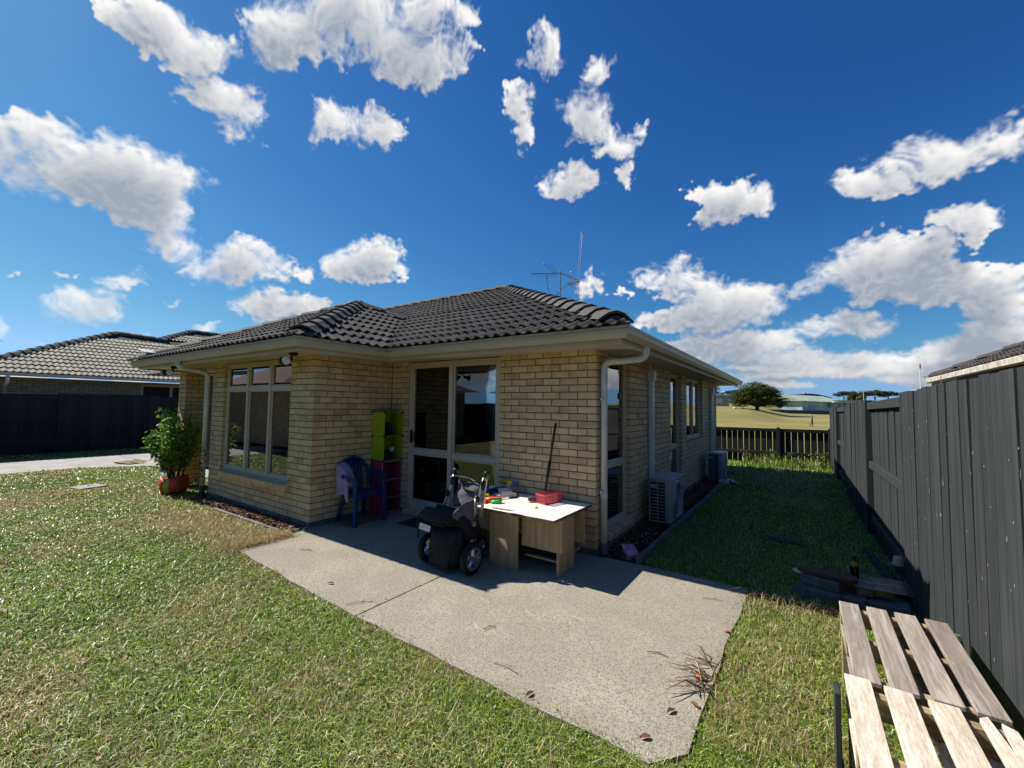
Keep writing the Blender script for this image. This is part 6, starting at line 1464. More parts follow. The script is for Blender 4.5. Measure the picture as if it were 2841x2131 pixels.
for i, (x, y) in enumerate(((0.47, 5.98), (0.55, 6.15))):
    t = thing('cup', ('white paper cup tipped on the timber edging', 'white paper cup beside the blue toy spade')[i], 'cup', (x, y, -0.08), R(40 * i)); mb = MB(); mb.lathe([(0, 0), (.04, 0), (.055, .12), (.05, .12), (.036, .006)], 14, M=Matrix.Rotation(0.5 - i * 0.9, 4, 'X')); mb.build('shell', M['white_p'], t, smooth=True); mb = MB(); mb.lathe([(.054, .115), (.059, .12), (.054, .125)], 14, M=Matrix.Rotation(0.5 - i * 0.9, 4, 'X')); mb.build('rim', M['white_p'], t)
t = thing('stepping_stone', 'pale flat concrete lid set in the front lawn', 'lid', (-9.62, -2.38, -0.10), R(15)); mb = MB(); mb.box((0, 0, 0.02), (0.42, 0.42, 0.05)); mb.build('slab', M['drive'], t, bevel=0.01); mb = MB(); mb.tube([(-0.05, 0, 0.046), (0, 0, 0.06), (0.05, 0, 0.046)], 0.006, 6); mb.build('lifting_loop', M['wire'], t)
t = thing('cardboard', 'flattened brown carton lying on the driveway', 'cardboard', (-13.2, -0.95, -0.07), R(20)); mb = MB(); mb.box((0, 0, 0.02), (0.55, 0.34, 0.03), (0.03, 0.05, 0)); mb.build('sheet', M['card'], t); mb = MB(); mb.box((0.2, 0.1, 0.05), (0.3, 0.2, 0.01), (0.3, 0.2, 0.4)); mb.build('flap', M['rust_brick'], t)
# ------------------------------------------------------------------ vegetation
def color_mesh(name, V, F_sizes, loops, cols, mt):
    """numpy mesh with a per-face colour attribute"""
    me = bpy.data.meshes.new(name)
    nf = len(F_sizes)
    me.vertices.add(len(V)); me.vertices.foreach_set('co', np.asarray(V, np.float32).ravel())
    me.loops.add(len(loops)); me.loops.foreach_set('vertex_index', np.asarray(loops, np.int32))
    me.polygons.add(nf); st_ = np.concatenate([[0], np.cumsum(F_sizes)[:-1]]).astype(np.int32)
    me.polygons.foreach_set('loop_start', st_); me.polygons.foreach_set('loop_total', np.asarray(F_sizes, np.int32))
    at = me.attributes.new('col', 'FLOAT_COLOR', 'FACE'); c4 = np.ones((nf, 4), np.float32); c4[:, :3] = cols; at.data.foreach_set('color', c4.ravel())
    me.materials.append(mt); me.update(calc_edges=True); me.validate()
    return me
M['blade'] = attr_mat('grass_blade', 0.42, 0.28, spec=0.5)
M['leaf'] = attr_mat('leaf', 0.45, 0.32)

def in_poly(x, y, poly):
    c = np.zeros(x.shape, bool); n = len(poly); j = n - 1
    for i in range(n):
        xi, yi = poly[i]; xj, yj = poly[j]
        t = ((yi > y) != (yj > y)) & (x < (xj - xi) * (y - yi) / ((yj - yi) if abs(yj - yi) > 1e-9 else 1e-9) + xi)
        c ^= t; j = i
    return c
HOUSE_P = [(0.02, -0.02), (0.02, 8.6), (-10, 8.6), (-10, 0.2), (-6.92, 0.2), (-6.92, -1.37), (-3.56, -1.37), (-3.56, -0.02)]
DRIVE_P = [(-15.88, -16), (-13.07, -16), (-13.07, -3.2), (-13.1, -1.95), (-12.2, -0.75), (-10.4, -0.5), (-9.3, -0.95), (-8.9, 0.55), (-8.9, 9), (-15.88, 9)]
def dryness(x, y):
    """0 lush .. 1 straw, the lawn's own patches"""
    a = vnoise(x * 0.55 + 3, y * 0.55 + 8, 21); b = vnoise(x * 1.7, y * 1.7, 22); c = vnoise(x * 5.0, y * 5.0, 23)
    d = 0.50 * a + 0.32 * b + 0.18 * c
    d = (d - 0.5) * 2.1 + 0.46
    # worn strip by the window bed and patio corner, worn verge beside the pallets; lusher along the patio edge
    d += 0.45 * np.exp(-(((x + 4.6) / 1.4) ** 2 + ((y + 2.05) / 0.35) ** 2)) + 0.35 * np.exp(-(((x + 3.6) / 0.5) ** 2 + ((y + 2.3) / 0.3) ** 2))
    d += 0.30 * np.exp(-(((x - 1.95) / 0.35) ** 2 + ((y + 1.35) / 0.7) ** 2))
    d -= 0.30 * np.exp(-((y + 2.62) / 0.22) ** 2) * ((x > -2.6) & (x < 1.4))
    return np.clip(d, 0, 1)
def grass(name, x, y, hgt, wid, cols, seed, lean=0.5, zb=-0.088, curl=True):
    rs = np.random.RandomState(seed); n = len(x)
    az = rs.rand(n) * 2 * np.pi; ln = np.abs(rs.randn(n)) * lean; dx = np.cos(az) * ln; dy = np.sin(az) * ln
    fa = az + np.pi / 2 + rs.randn(n) * 0.45; wx = np.cos(fa) * wid / 2; wy = np.sin(fa) * wid / 2
    h = hgt
    b0 = np.stack([x - wx, y - wy, np.full(n, zb)], 1); b1 = np.stack([x + wx, y + wy, np.full(n, zb)], 1)
    hm = h * 0.55
    m0 = np.stack([x - wx * .75 + dx * hm * .45, y - wy * .75 + dy * hm * .45, zb + hm], 1); m1 = np.stack([x + wx * .75 + dx * hm * .45, y + wy * .75 + dy * hm * .45, zb + hm], 1)
    zt_ = zb + np.maximum(h * np.cos(np.minimum(ln, 1.35)), 0.006)
    tp = np.stack([x + dx * h, y + dy * h, zt_], 1)
    V = np.stack([b0, b1, m1, m0, tp], 1).reshape(-1, 3)
    base = np.arange(n)[:, None] * 5
    loops = (base + np.array([[0, 1, 2, 3, 3, 2, 4]])).ravel()
    sizes = np.tile([4, 3], n); cc = np.repeat(cols, 2, axis=0)
    return color_mesh(name, V, sizes, loops, cc, M['blade'])
def blade_cols(dry, n, rs):
    g1 = np.array([0.105, 0.205, 0.018]); g2 = np.array([0.310, 0.400, 0.045]); s1 = np.array([0.64, 0.53, 0.27]); s2 = np.array([0.38, 0.28, 0.12])
    k = rs.rand(n, 1); green = g1 + (g2 - g1) * k ** 1.2; straw = s1 + (s2 - s1) * rs.rand(n, 1)
    isdry = (rs.rand(n) < np.clip(dry * 0.95 - 0.16, 0.03, 0.85))[:, None]
    pale = (rs.rand(n, 1) < 0.10); c = np.where(isdry, straw, np.where(pale, np.array([0.46, 0.50, 0.30]), green)); return c * (0.65 + 0.6 * rs.rand(n, 1)), isdry[:, 0]  # some blades pale: sun glints put into the colour, along with pale undersides
def build_lawn_grass():
    rs = np.random.RandomState(77); X = []; Y = []
    # sample by distance from the viewer so that near turf is dense
    view = math.atan2(_fw.x, _fw.y)
    for r0, r1, dens in ((0.6, 2.6, 11000), (2.6, 4.2, 7000), (4.2, 6.5, 3600), (6.5, 10, 1700), (10, 16, 620), (16, 22, 260)):
        half = R(66); area = half * (r1 * r1 - r0 * r0); n = int(area * dens)
        r = np.sqrt(rs.rand(n) * (r1 * r1 - r0 * r0) + r0 * r0); a = view + (rs.rand(n) * 2 - 1) * half
        X.append(CAM.x + r * np.sin(a)); Y.append(CAM.y + r * np.cos(a))
    x = np.concatenate(X); y = np.concatenate(Y)
    keep = (x > -17.9) & (x < 2.74) & (y < 11.0) & (y > -12.9)
    # ragged overhang onto the concrete
    jx = (vnoise(x * 9, y * 9, 31) - 0.5) * 0.10 + 0.0; jy = (vnoise(x * 9 + 50, y * 9, 32) - 0.5) * 0.13
    SH = lambda P: [(px + (-1.0 - px) * 0.012 if False else px, py) for px, py in P]
    ins = in_poly(x + jx, y + jy, PATIO_L) | in_poly(x + jx, y + jy, PATIO_R) | ((np.abs(x + 1.0) < 0.02) & (y > -2.42) & (y < 0))
    core = (x > -3.36) & (x < 1.44) & (y > -2.40); keep &= ~(ins & (core | (rs.rand(len(x)) < 0.5)))
    keep &= ~in_poly(x, y, HOUSE_P); keep &= ~in_poly(x + jx, y + jy, DRIVE_P)
    keep &= ~((x > -6.9) & (x < -3.58) & (y > -1.68) & (y < -1.3)); keep &= ~((x > 0) & (x < 0.50) & (y > 0.0) & (y < 8.3))
    x, y = x[keep], y[keep]; dry = dryness(x, y)
    thin = rs.rand(len(x)) < (1.0 - 0.40 * np.clip((dry - 0.6) * 2.2, 0, 1)); x, y, dry = x[thin], y[thin], dry[thin]
    n = len(x); d = np.hypot(x - CAM.x, y - CAM.y)
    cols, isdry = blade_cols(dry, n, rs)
    # lawn by the side wall: blades a little longer, colour darker and greener
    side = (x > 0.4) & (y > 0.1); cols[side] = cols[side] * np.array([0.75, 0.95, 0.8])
    tuft = vnoise(x * 3.1, y * 3.1, 41)
    h = (0.022 + 0.030 * rs.rand(n) + 0.034 * np.clip(tuft - 0.5, 0, 1)) * np.where(isdry, 0.95, 1.0) * (1 + 0.35 * side)
    w = (0.0034 + 0.0034 * rs.rand(n)) * np.clip(d / 3.2, 0.9, 5.0) * np.where(isdry, 0.7, 1.0)
    edge = (y > 8.9); h = h * (1 + 0.9 * edge * rs.rand(n))
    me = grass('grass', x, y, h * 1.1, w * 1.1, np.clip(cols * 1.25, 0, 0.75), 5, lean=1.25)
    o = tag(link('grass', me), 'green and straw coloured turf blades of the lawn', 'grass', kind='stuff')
    # dry cuttings lying loose, thickest at the worn corner
    n = 6800; x = np.concatenate([rs.randn(2600) * 0.9 - 4.5, rs.rand(1400) * 5 - 3.4, rs.rand(1200) * 0.7 + 1.5, rs.randn(1600) * 0.09 - 3.50]); y = np.concatenate([rs.randn(2600) * 0.25 - 2.1, rs.randn(1400) * 0.5 - 2.9, rs.rand(1200) * 2.2 - 2.2, rs.rand(1600) * 0.75 - 2.40])
    keep = np.ones(n, bool)
    keep &= ~((in_poly(x, y, PATIO_L) & (x > -3.36)) | in_poly(x, y, PATIO_R))
    keep &= ~in_poly(x, y, HOUSE_P) & ~((x > -6.9) & (x < -3.58) & (y > -1.7) & (y < -1.3)); x, y = x[keep], y[keep]; n = len(x)
    c = np.array([0.42, 0.33, 0.16]) * (0.6 + 0.6 * rs.rand(n, 1)) + np.array([0.04, 0, -0.02]) * rs.rand(n, 1)
    me = grass('cut_straw', x, y, 0.06 + 0.07 * rs.rand(n), 0.0035 * np.ones(n), c, 6, lean=1.6, zb=-0.056)
    tag(link('cut_straw', me), 'loose dry grass clippings near the patio corner', 'straw', kind='stuff')
    # weeds along the foot of the back fence
    n = 2600; x = rs.rand(n) * 4.6 - 1.9; y = 10.85 - np.abs(rs.randn(n)) * 0.45; keep = (x < 2.6) & (x > 0.45); x, y = x[keep], y[keep]; n = len(x)
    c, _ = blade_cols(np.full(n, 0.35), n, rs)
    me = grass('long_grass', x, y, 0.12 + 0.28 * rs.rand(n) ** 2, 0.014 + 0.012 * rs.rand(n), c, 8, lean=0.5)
    tag(link('long_grass', me), 'long weedy grass along the foot of the back fence', 'grass', kind='stuff')
build_lawn_grass()

def leaf_cloud(name, centers, size, cols, seed, mt=None, flat=0.35, aspect=0.5, droop=0.0):
    """bent leaf quads: centers (n,3), size (n,), cols (n,3)"""
    rs = np.random.RandomState(seed); n = len(centers)
    a = rs.rand(n) * 2 * np.pi; el = (rs.rand(n) - 0.5) * 1.6 * (1 - flat) - droop
    d = np.stack([np.cos(a) * np.cos(el), np.sin(a) * np.cos(el), np.sin(el)], 1)
    t = rs.randn(n, 3) * 0.5 + np.array([0, 0, 1.0]); s = np.cross(d, t); s /= np.linalg.norm(s, axis=1)[:, None] + 1e-9
    up = np.cross(s, d); L = size[:, None]; W = L * aspect
    p0 = centers; p1 = centers + d * L * 0.45 + s * W * 0.5 + up * L * 0.06; p2 = centers + d * L - up * L * 0.10; p3 = centers + d * L * 0.45 - s * W * 0.5 + up * L * 0.06
    V = np.stack([p0, p1, p2, p3], 1).reshape(-1, 3); base = np.arange(n)[:, None] * 4
    loops = (base + np.array([[0, 1, 2, 0, 2, 3]])).ravel(); sizes = np.full(2 * n, 3)
    return color_mesh(name, V, sizes, loops, np.repeat(cols, 2, axis=0), mt or M['leaf'])

# ---- potted shrub at the porch corner
M['stem'] = mat('pale_woody_stem', (0.20, 0.15, 0.09), 0.85, nscale=12)
M['bag_red'] = mat('red_orange_grow_bag', (0.42, 0.075, 0.025), 0.6, col2=(0.30, 0.05, 0.02), nscale=5)
M['bag_green'] = mat('green_grow_bag_print', (0.07, 0.17, 0.045), 0.6); M['bag_yellow'] = mat('yellow_grow_bag_band', (0.52, 0.42, 0.08), 0.6)
sb_ = thing('potted_shrub', 'leafy green shrub growing from a red and green bag at the porch corner', 'plant', (-7.70, -1.60, -0.10))
mb = MB(); prof = [(0.0, 0.0), (0.17, 0.0), (0.22, 0.10), (0.24, 0.22), (0.22, 0.30), (0.20, 0.34), (0.17, 0.31), (0.0, 0.28)]
mb.lathe(prof, 20); rb = random.Random(4)
mb.v = [(x * (1 + 0.10 * math.sin(3 * math.atan2(y, x) + 9 * z)), y * (1 + 0.08 * math.sin(4 * math.atan2(y, x) - 5 * z)), z + 0.03 * math.sin(2 * math.atan2(y, x) + 1) * (z > 0.25)) for x, y, z in mb.v]
for i, f in enumerate(mb.f):
    x = sum(mb.v[k][0] for k in f) / len(f); y = sum(mb.v[k][1] for k in f) / len(f); an_ = math.atan2(y, x)
    mb.m[i] = 1 if -3.14 < an_ < -2.1 else (2 if -1.1 < an_ < -0.75 else 0)
mb.build('grow_bag', [M['bag_red'], M['bag_green'], M['bag_yellow']], sb_, smooth=True)
rs = np.random.RandomState(3); C_ = []; stems = MB()
for k in range(30):
    a = rs.rand() * 6.28; r_ = 0.05 + 0.06 * rs.rand(); tipr = 0.12 + 0.46 * rs.rand(); h = 0.70 + 0.62 * rs.rand()
    tx = math.cos(a) * tipr - 0.14 * rs.rand(); ty = math.sin(a) * tipr * 0.75; p0 = Vector((math.cos(a) * r_, math.sin(a) * r_, 0.28)); p3 = Vector((tx, ty, 0.28 + h))
    pm = p0.lerp(p3, 0.5) + Vector((rs.randn() * 0.04, rs.randn() * 0.04, 0.06)); stems.tube([p0, pm, p3], [0.009, 0.006, 0.003], 5)
    for s in np.linspace(0.25, 1.0, 26):
        b = (p0 * (1 - s) ** 2 + pm * 2 * s * (1 - s) + p3 * s * s)
        for q in range(4): C_.append((b.x + rs.randn() * 0.045, b.y + rs.randn() * 0.045, b.z + rs.randn() * 0.03))
stems.build('stem', M['stem'], sb_, smooth=True)
C_ = np.array(C_); cc = np.array([0.11, 0.22, 0.025]) + (np.array([0.27, 0.40, 0.055]) - np.array([0.11, 0.22, 0.025])) * rs.rand(len(C_), 1)
o = link('foliage', leaf_cloud('foliage', C_, 0.055 + 0.045 * rs.rand(len(C_)), cc, 5, droop=0.45, aspect=0.5), sb_); o['kind'] = 'stuff'
# creeping plant round the downpipe
cr = thing('vine', 'thin dark leaved vine climbing the white downpipe', 'plant', (-6.90, -1.46, -0.10)); C_ = []; stems = MB(); rs = np.random.RandomState(9)
pts = [(0.0 + 0.06 * math.sin(i * 1.3), -0.02 + 0.05 * math.cos(i * 1.7), 0.12 * i) for i in range(9)]; stems.tube(pts, 0.004, 5); stems.build('stem', M['stem'], cr)
for p in pts[1:]:
    for q in range(9): C_.append((p[0] + rs.randn() * 0.05, p[1] + rs.randn() * 0.04, p[2] + rs.randn() * 0.05))
C_ = np.array(C_); o = link('foliage', leaf_cloud('foliage', C_, 0.05 + 0.03 * rs.rand(len(C_)), np.array([0.045, 0.085, 0.02]) * (0.7 + 0.6 * rs.rand(len(C_), 1)), 6, droop=0.3), cr); o['kind'] = 'stuff'

# ---- weeds and tufts
def weed(label, loc, n, hgt, spread, seed, leafy=True, col=(0.07, 0.14, 0.02)):
    t = thing('weed', label, 'weed', loc); rs = np.random.RandomState(seed); st_m = MB(); C_ = []
    for k in range(n):
        a = rs.rand() * 6.28; h = hgt * (0.5 + 0.5 * rs.rand()); tip = Vector((math.cos(a) * spread * rs.rand(), math.sin(a) * spread * rs.rand(), h)); st_m.tube([(0, 0, 0), tip * 0.5 + Vector((0, 0, h * 0.08)), tip], [0.005, 0.004, 0.002], 4)
        for s in np.linspace(0.2, 1, 8):
            b = tip * float(s)
            for q in range(3): C_.append((b.x + rs.randn() * 0.03, b.y + rs.randn() * 0.03, b.z + rs.randn() * 0.02))
    st_m.build('stem', M['stem'], t); C_ = np.array(C_); o = link('foliage', leaf_cloud('foliage', C_, (0.05 + 0.05 * rs.rand(len(C_))), np.array(col) * (0.6 + 0.9 * rs.rand(len(C_), 1)), seed), t); o['kind'] = 'stuff'
weed('leafy pale weed in the corner where the two fences meet', (2.42, 10.55, -0.1), 7, 0.62, 0.30, 1, col=(0.12, 0.17, 0.05))
weed('broad leafed weed at the middle post of the back fence', (1.35, 10.65, -0.1), 6, 0.48, 0.35, 2, col=(0.09, 0.17, 0.03))
weed('sprawling weed clump before the back fence gap', (1.95, 10.2, -0.1), 6, 0.36, 0.40, 3, col=(0.10, 0.17, 0.04))
weed('straggly brown weed near the second heat pump', (0.75, 10.6, -0.1), 5, 0.50, 0.45, 4, col=(0.13, 0.14, 0.06))
weed('tall leafy weed tip rising above the black fence', (3.05, 0.9, 0.9), 3, 1.18, 0.10, 5, col=(0.06, 0.14, 0.02))
weed('small green weed beside the far pallet end', (2.62, -0.95, -0.1), 4, 0.50, 0.12, 6, col=(0.12, 0.2, 0.04))
# dry stalk clump and leaf litter at the patio's right edge
dc = thing('dry_stalks', 'clump of dry dark grass stalks lying across the patio edge', 'stalks', (1.47, -1.62, -0.06)); rs = np.random.RandomState(12); V = MB(); V2 = MB()
M['dry_dark'] = mat('dry_brown_stalk', (0.13, 0.085, 0.045), 0.85, rnd=0.4); M['dry_pale'] = mat('dry_straw_stalk', (0.40, 0.30, 0.15), 0.85)
for k in range(26):
    a = math.pi + rs.randn() * 0.75; l = 0.10 + 0.20 * rs.rand(); b = Vector((rs.randn() * 0.03, rs.randn() * 0.10, 0.0)); (V if k % 3 else V2).tube([b, b + Vector((math.cos(a) * l * .5, math.sin(a) * l * .5, 0.05 * rs.rand() + 0.01)), b + Vector((math.cos(a) * l, math.sin(a) * l, 0.008 + 0.02 * rs.rand()))], [0.004, 0.004, 0.0015], 4)
V.build('dark_stalk', M['dry_dark'], dc); V2.build('pale_stalk', M['dry_pale'], dc)
t = thing('litter', 'scrap of bright red plastic among the dry stalks', 'litter', (1.40, -1.66, -0.055)); bundle(t, 'scrap', (1.40, -1.66, -0.045), (0.035, 0.03, 0.022), M['orange'], 51, amp=0.2, sq=2)
t = thing('litter', 'small red scrap beside the patio edge grass', 'litter', (1.47, -0.95, -0.055)); M['redscrap'] = mat('red_scrap', (0.6, 0.03, 0.05), 0.6); bundle(t, 'scrap', (1.47, -0.95, -0.05), (0.035, 0.02, 0.016), M['redscrap'], 52, amp=0.2, sq=2)
rs2 = random.Random(8)
for i, (x, y, c, lab) in enumerate(((0.62, -2.40, (0.10, 0.05, 0.03), 'curled dark brown leaf at the patio front edge'), (1.43, -1.93, (0.22, 0.09, 0.04), 'curled orange brown leaf on the patio right edge'), (1.27, -2.33, (0.20, 0.07, 0.05), 'reddish dry leaf at the patio corner'), (1.33, -2.06, (0.10, 0.045, 0.03), 'dark dry leaf among straw at the patio corner'), (-1.7, -2.2, (0.06, 0.04, 0.025), 'tiny dark leaf on the sunny left slab'))):
    t = thing('fallen_leaf', lab, 'leaf', (x, y, PATIO_Z + 0.004), rs2.uniform(0, 6)); m_ = mat('fallen_leaf_%d' % i, c, 0.8); V = []; n_ = 8
    for a in range(n_ + 1):
        s = a / n_; w = 0.013 * math.sin(math.pi * min(1, s * 1.02)) + 0.001; z = 0.006 * math.sin(math.pi * s) + 0.003
        V += [((s - .5) * 0.06, -w, z + 0.004), ((s - .5) * 0.06, 0, z - 0.002), ((s - .5) * 0.06, w, z + 0.005)]
    mb = MB(); mb.add(V, [(3 * a + k, 3 * a + 3 + k, 3 * a + 4 + k, 3 * a + 1 + k) for a in range(n_) for k in (0, 1)]); mb.build('blade', m_, t, smooth=True); mb = MB(); mb.tube([(-0.03, 0, 0.004), (-0.045, 0.004, 0.003)], 0.0012, 4); mb.build('stalk', m_, t)
M['twig'] = mat('dry_twig', (0.15, 0.085, 0.05), 0.85)
for i, (x, y, a, l, lab) in enumerate(((0.36, -2.28, 0.02, 0.19, 'straight straw twig on the sunny patio front'), (-0.02, -1.95, 1.1, 0.10, 'short bent twig on the patio centre'), (1.28, -0.42, 0.3, 0.16, 'pale bent straw on the shaded patio corner'), (-2.75, -1.85, 0.4, 0.16, 'thin straw on the left slab'), (-1.15, -2.28, 0.9, 0.22, 'dry twig by the slab joint'), (1.12, -1.55, 0.15, 0.14, 'thin looped wire on the patio'))):
    t = thing('twig', lab, 'twig', (x, y, PATIO_Z + 0.004), a); mb = MB(); mb.tube([(-l / 2, 0, 0.003), (0, 0.012, 0.008), (l / 2, -0.004, 0.004)], 0.0028, 5); mb.build('shoot', M['dry_pale'] if i % 2 == 0 else M['twig'], t); mb = MB(); mb.tube([(0, 0.012, 0.006), (l * 0.2, 0.04, 0.006)], 0.0018, 4); mb.build('side_shoot', M['twig'], t)
# child's chalk scribble on the slab
ck = thing('chalk_scribble', 'pale yellow chalk scribble on the sunny slab', 'chalk', (-0.05, -1.72, PATIO_Z)); M['chalk'] = mat('yellow_chalk', (0.60, 0.56, 0.36), 0.95); rs = random.Random(5); mb = MB()
for k in range(16):
    x0, y0 = rs.uniform(-0.75, 0.35), rs.uniform(-0.25, 0.28) ; a = rs.uniform(-0.6, 0.9); pts = []
    for q in range(6): pts.append((x0 + math.cos(a) * 0.045 * q + rs.uniform(-.012, .012), y0 + math.sin(a) * 0.035 * q + rs.uniform(-.02, .02), 0.0012))
    mb = MB()
    mb.tube(pts, 0.003, 4); mb.v = [(a_, b_, 0.0006 + (c_ - 0.0012) * 0.15 + 0.0006) for a_, b_, c_ in mb.v]; mb.build('stroke', M['chalk'], ck)

# ---- trees
def tree(label, loc, trunk_h, crown, n_leaf, leaf, cols, seed, name='tree', group=None, layered=False, r0=0.22, bare=0.0):
    """crown: list of (cx,cy,cz,rx,ry,rz) lobes relative to the base"""
    t = thing(name, label, 'tree', loc, 0, group); rs = np.random.RandomState(seed); mb = MB()
    mb.tube([(0, 0, -0.4), (0.03, 0.02, trunk_h * 0.5), (0, 0, trunk_h)], [r0, r0 * 0.8, r0 * 0.62], 9)
    for (cx, cy, cz, rx, ry, rz) in crown:
        e = Vector((cx, cy, cz)); s = Vector((0, 0, trunk_h * (0.6 + 0.4 * rs.rand()))); m = s.lerp(e, 0.5) + Vector((0, 0, 0.1 * rx)); mb.tube([s, m, e], [r0 * 0.45, r0 * 0.3, r0 * 0.1], 6)
        for k in range(4):
            a = rs.rand() * 6.28; q = e + Vector((math.cos(a) * rx * 0.7, math.sin(a) * ry * 0.7, (rs.rand() - .3) * rz)); mb.tube([m, m.lerp(q, 0.6) + Vector((0, 0, 0.1)), q], [r0 * 0.2, r0 * 0.12, r0 * 0.04], 5)
    mb.build('trunk', M['bark'], t, smooth=True)
    C_ = []; wsum = sum(c[3] * c[4] * c[5] for c in crown) ** 1.0
    for (cx, cy, cz, rx, ry, rz) in crown:
        m_ = max(4, int(n_leaf / 26 * (rx * ry * rz) / wsum))
        for k in range(m_):                              # clumps on the lobe, leaves in the clump
            v = rs.randn(3); v /= np.linalg.norm(v); rr = rs.rand() ** 0.38
            c = np.array([cx, cy, cz]) + v * np.array([rx, ry, rz]) * rr; cs_ = 0.16 * (rx + ry) / 2 * (0.6 + 0.8 * rs.rand())
            q = rs.randn(26, 3) * np.array([cs_, cs_, cs_ * (0.28 if layered else 0.7)]); C_.append(c + q)
    C_ = np.concatenate(C_); k = rs.rand(len(C_), 1); c0, c1 = np.array(cols[0]), np.array(cols[1]); cc = c0 + (c1 - c0) * k
    o = link('crown', leaf_cloud('crown', C_, leaf * (0.6 + 0.8 * rs.rand(len(C_))), cc, seed, aspect=0.62, flat=0.5 if layered else 0.2), t); o['kind'] = 'stuff'
    return t
M['bark'] = mat('tree_bark', (0.075, 0.058, 0.045), 0.9, nscale=6, stretch=(4, 4, 0.6), bump=0.6)
tree('wide spreading dark green tree on the bank across the field', (-4.8, 86.5, 1.65), 0.9, [(-2.2, 0, 2.2, 2.2, 2.0, 1.2), (-0.6, -0.4, 3.7, 2.4, 2.2, 1.5), (1.4, 0.2, 3.2, 2.2, 2.0, 1.4), (3.2, 0, 1.8, 1.9, 1.6, 1.0), (-3.2, 0.2, 2.8, 1.4, 1.4, 1.0), (0.4, -0.8, 2.0, 2.6, 1.6, 1.0), (2.4, 0.4, 2.6, 1.6, 1.5, 1.2), (4.0, 0.1, 1.1, 1.0, 1.0, 0.7), (-3.4, -0.4, 1.6, 1.2, 1.2, 0.8), (-2.6, -0.8, 1.0, 1.5, 1.2, 0.7), (1.6, -1.0, 1.1, 1.6, 1.2, 0.7), (3.4, -0.6, 0.9, 1.3, 1.0, 0.6), (-0.4, -1.2, 1.3, 1.4, 1.0, 0.6)], 22000, 0.26, ((0.050, 0.075, 0.020), (0.150, 0.165, 0.045)), 61, layered=True, r0=0.42)
tree('dark leafy tree beside the low grey shed', (-15.6, 101, 2.4), 1.4, [(0, 0, 3.2, 1.8, 1.5, 1.4), (1.0, 0, 4.2, 1.3, 1.2, 1.2), (2.0, -0.5, 2.4, 1.2, 1.2, 1.0)], 4200, 0.26, ((0.03, 0.05, 0.016), (0.08, 0.10, 0.035)), 62)
for i, (x, y, z, s, lab, c) in enumerate(((24, 325, 6, 1.25, 'flat topped dark pine, left of the far tree row', 0), (28.2, 322, 5, 1.35, 'tall olive green tree in the far tree row', 1), (31.5, 318, 5, 0.95, 'bright yellow green rounded tree in the far row', 2), (35.0, 332, 6, 1.3, 'flat topped dark pine, middle of the far tree row', 0), (39.6, 334, 6, 1.4, 'flat topped dark pine, right of the far tree row', 0), (46, 336, 6, 1.3, 'dark pine at the far end of the tree row', 0))):
    cl = (((0.10, 0.115, 0.085), (0.18, 0.19, 0.135)), ((0.06, 0.085, 0.03), (0.13, 0.15, 0.05)), ((0.11, 0.15, 0.025), (0.20, 0.23, 0.05)))[c]  # pine colours lightened and greyed, distance haze put into the leaf colour
    cr_ = [(-2 * s, 0, 4.4 * s, 2.4 * s, 2 * s, 0.9 * s), (1.6 * s, 0, 4.9 * s, 2.4 * s, 2 * s, 0.9 * s), (0, 0, 5.4 * s, 2.2 * s, 2 * s, 0.8 * s)] if c == 0 else [(0, 0, 3.2 * s, 1.9 * s, 1.8 * s, 2.4 * s), (0.5 * s, 0, 5.2 * s, 1.2 * s, 1.2 * s, 1.3 * s)]
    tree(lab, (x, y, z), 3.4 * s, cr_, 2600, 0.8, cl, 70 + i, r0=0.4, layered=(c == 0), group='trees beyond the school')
tree('tree top showing above the wing roof', (-26, 18, 0), 4.0, [(0, 0, 6.3, 1.7, 1.5, 1.0), (1.2, 0.4, 5.9, 1.2, 1.2, 0.9)], 3200, 0.18, ((0.07, 0.075, 0.03), (0.15, 0.14, 0.06)), 81)
cf = tree('dark purple leaved conifer at the left of the tan roofed house', (-22.6, -4.9, 0), 3.5, [(0, 0, 3.6, 1.8, 1.8, 0.28), (0, 0.2, 4.4, 1.6, 1.6, 0.26), (0.1, 0, 5.3, 1.15, 1.15, 0.24), (0, 0, 6.0, 0.7, 0.7, 0.3)], 4200, 0.20, ((0.016, 0.014, 0.022), (0.050, 0.030, 0.045)), 82, layered=True)
for i, (x, y) in enumerate(((2.0, -27), (-14, -28))):
    tree(('leafy tree behind the mirrored house roof', 'rounded tree mirrored in the window beyond the rear fence')[i], (x, y, -0.2), 2.5, [(0, 0, 5.0, 2.6, 2.6, 1.9), (1.6, 0.5, 6.2, 1.8, 1.8, 1.4), (-1.5, 0, 6.0, 1.8, 1.8, 1.4)], 4200, 0.34, ((0.03, 0.06, 0.015), (0.09, 0.13, 0.03)), 90 + i)

# ---- white boulders under the big tree
for i, (x, y, s) in enumerate(((-8.4, 85.5, 0.20), (-7.0, 85.8, 0.15))):
    t = thing('boulder', ('white boulder left of the spreading tree', 'pale boulder under the left branches of the spreading tree', 'small pale boulder near the spreading tree trunk', 'pale boulder under the right branches of the spreading tree', 'white boulder right of the spreading tree')[i], 'boulder', (x, y, float(terrain(x, y)))); bundle(t, 'stone', (x, y, float(terrain(x, y)) + s * 0.6), (s * 3, s * 2, s * 1.7), M['white_p'], 60 + i, amp=0.16, sq=2.3)
    mb = MB(); mb.lathe([(0, 0), (s * 0.7, 0), (s * 0.5, 0.1), (0, 0.1)], 8); mb.build('base', M['paver'], t)

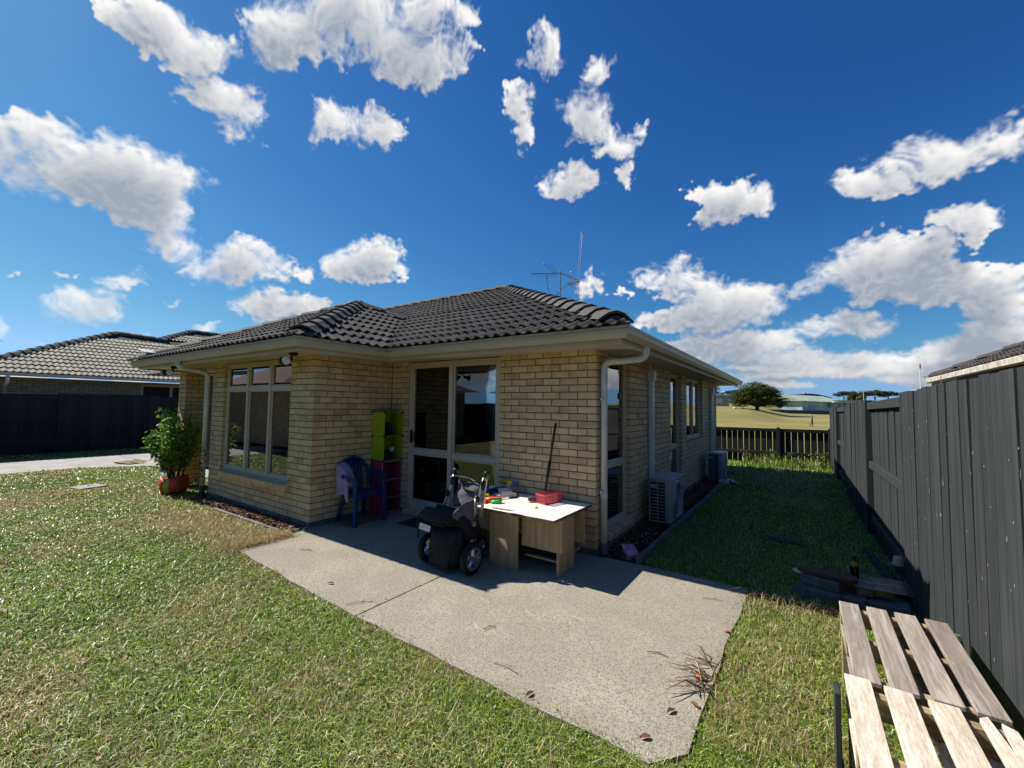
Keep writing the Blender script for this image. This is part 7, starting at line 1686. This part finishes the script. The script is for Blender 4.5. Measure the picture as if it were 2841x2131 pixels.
# ---- person walking on the field
def person():
    px, py = 3.09, 60.7; gz = float(terrain(px, py))
    t = thing('person', 'person in teal top and dark purple trousers walking on the field', 'person', (px, py, gz), R(8))
    J = {'pel': (0, 0, .80), 'che': (0.02, 0, 1.05), 'nec': (0.03, 0, 1.22), 'hed': (0.04, 0, 1.30), 'top': (0.05, 0, 1.43),
         'shl': (0.02, .15, 1.17), 'ell': (0.08, .19, .93), 'hal': (0.16, .18, .76), 'shr': (0.02, -.15, 1.17), 'elr': (-0.06, -.19, .93), 'har': (-0.03, -.19, .74),
         'hil': (0, .08, .76), 'knl': (0.10, .08, .43), 'anl': (0.05, .08, .06), 'tol': (0.17, .08, .03), 'hir': (0, -.08, .76), 'knr': (-0.06, -.08, .42), 'anr': (-0.25, -.08, .10), 'tor': (-0.14, -.08, .03)}
    rad = {'pel': .12, 'che': .125, 'nec': .05, 'hed': .075, 'top': .07, 'shl': .055, 'ell': .042, 'hal': .034, 'shr': .055, 'elr': .042, 'har': .034, 'hil': .085, 'knl': .06, 'anl': .045, 'tol': .035, 'hir': .085, 'knr': .06, 'anr': .045, 'tor': .035}
    E_l = [('pel', 'che'), ('che', 'nec'), ('nec', 'hed'), ('hed', 'top'), ('che', 'shl'), ('shl', 'ell'), ('ell', 'hal'), ('che', 'shr'), ('shr', 'elr'), ('elr', 'har'), ('pel', 'hil'), ('hil', 'knl'), ('knl', 'anl'), ('anl', 'tol'), ('pel', 'hir'), ('hir', 'knr'), ('knr', 'anr'), ('anr', 'tor')]
    ks = list(J); me = bpy.data.meshes.new('body'); me.from_pydata([J[k] for k in ks], [(ks.index(a), ks.index(b)) for a, b in E_l], [])
    o = link('body', me, t); sk = o.modifiers.new('skin', 'SKIN')
    for i, k in enumerate(ks): me.skin_vertices[0].data[i].radius = (rad[k], rad[k]); me.skin_vertices[0].data[i].use_root = (k == 'pel')
    ss = o.modifiers.new('subd', 'SUBSURF'); ss.levels = 2; ss.render_levels = 2
    dg = bpy.context.evaluated_depsgraph_get(); ev = o.evaluated_get(dg); m2 = bpy.data.meshes.new_from_object(ev); o.modifiers.clear(); o.data = m2
    for nm, c in (('skin', (0.20, 0.11, 0.07)), ('teal_top', (0.03, 0.20, 0.20)), ('purple_trousers', (0.055, 0.035, 0.06)), ('dark_hair', (0.008, 0.007, 0.007))): m2.materials.append(mat('person_' + nm, c, 0.8))
    for p in m2.polygons:
        z, y, x = p.center.z, p.center.y, p.center.x; i = 0
        if z > 1.35 or (z > 1.25 and x < 0.02): i = 3
        elif z > 1.22: i = 0
        elif abs(y) > 0.15 and z < 0.80: i = 0
        elif z > 0.79: i = 1
        elif z > 0.07: i = 2
        else: i = 3
        p.material_index = i; p.use_smooth = True
    return t
person()
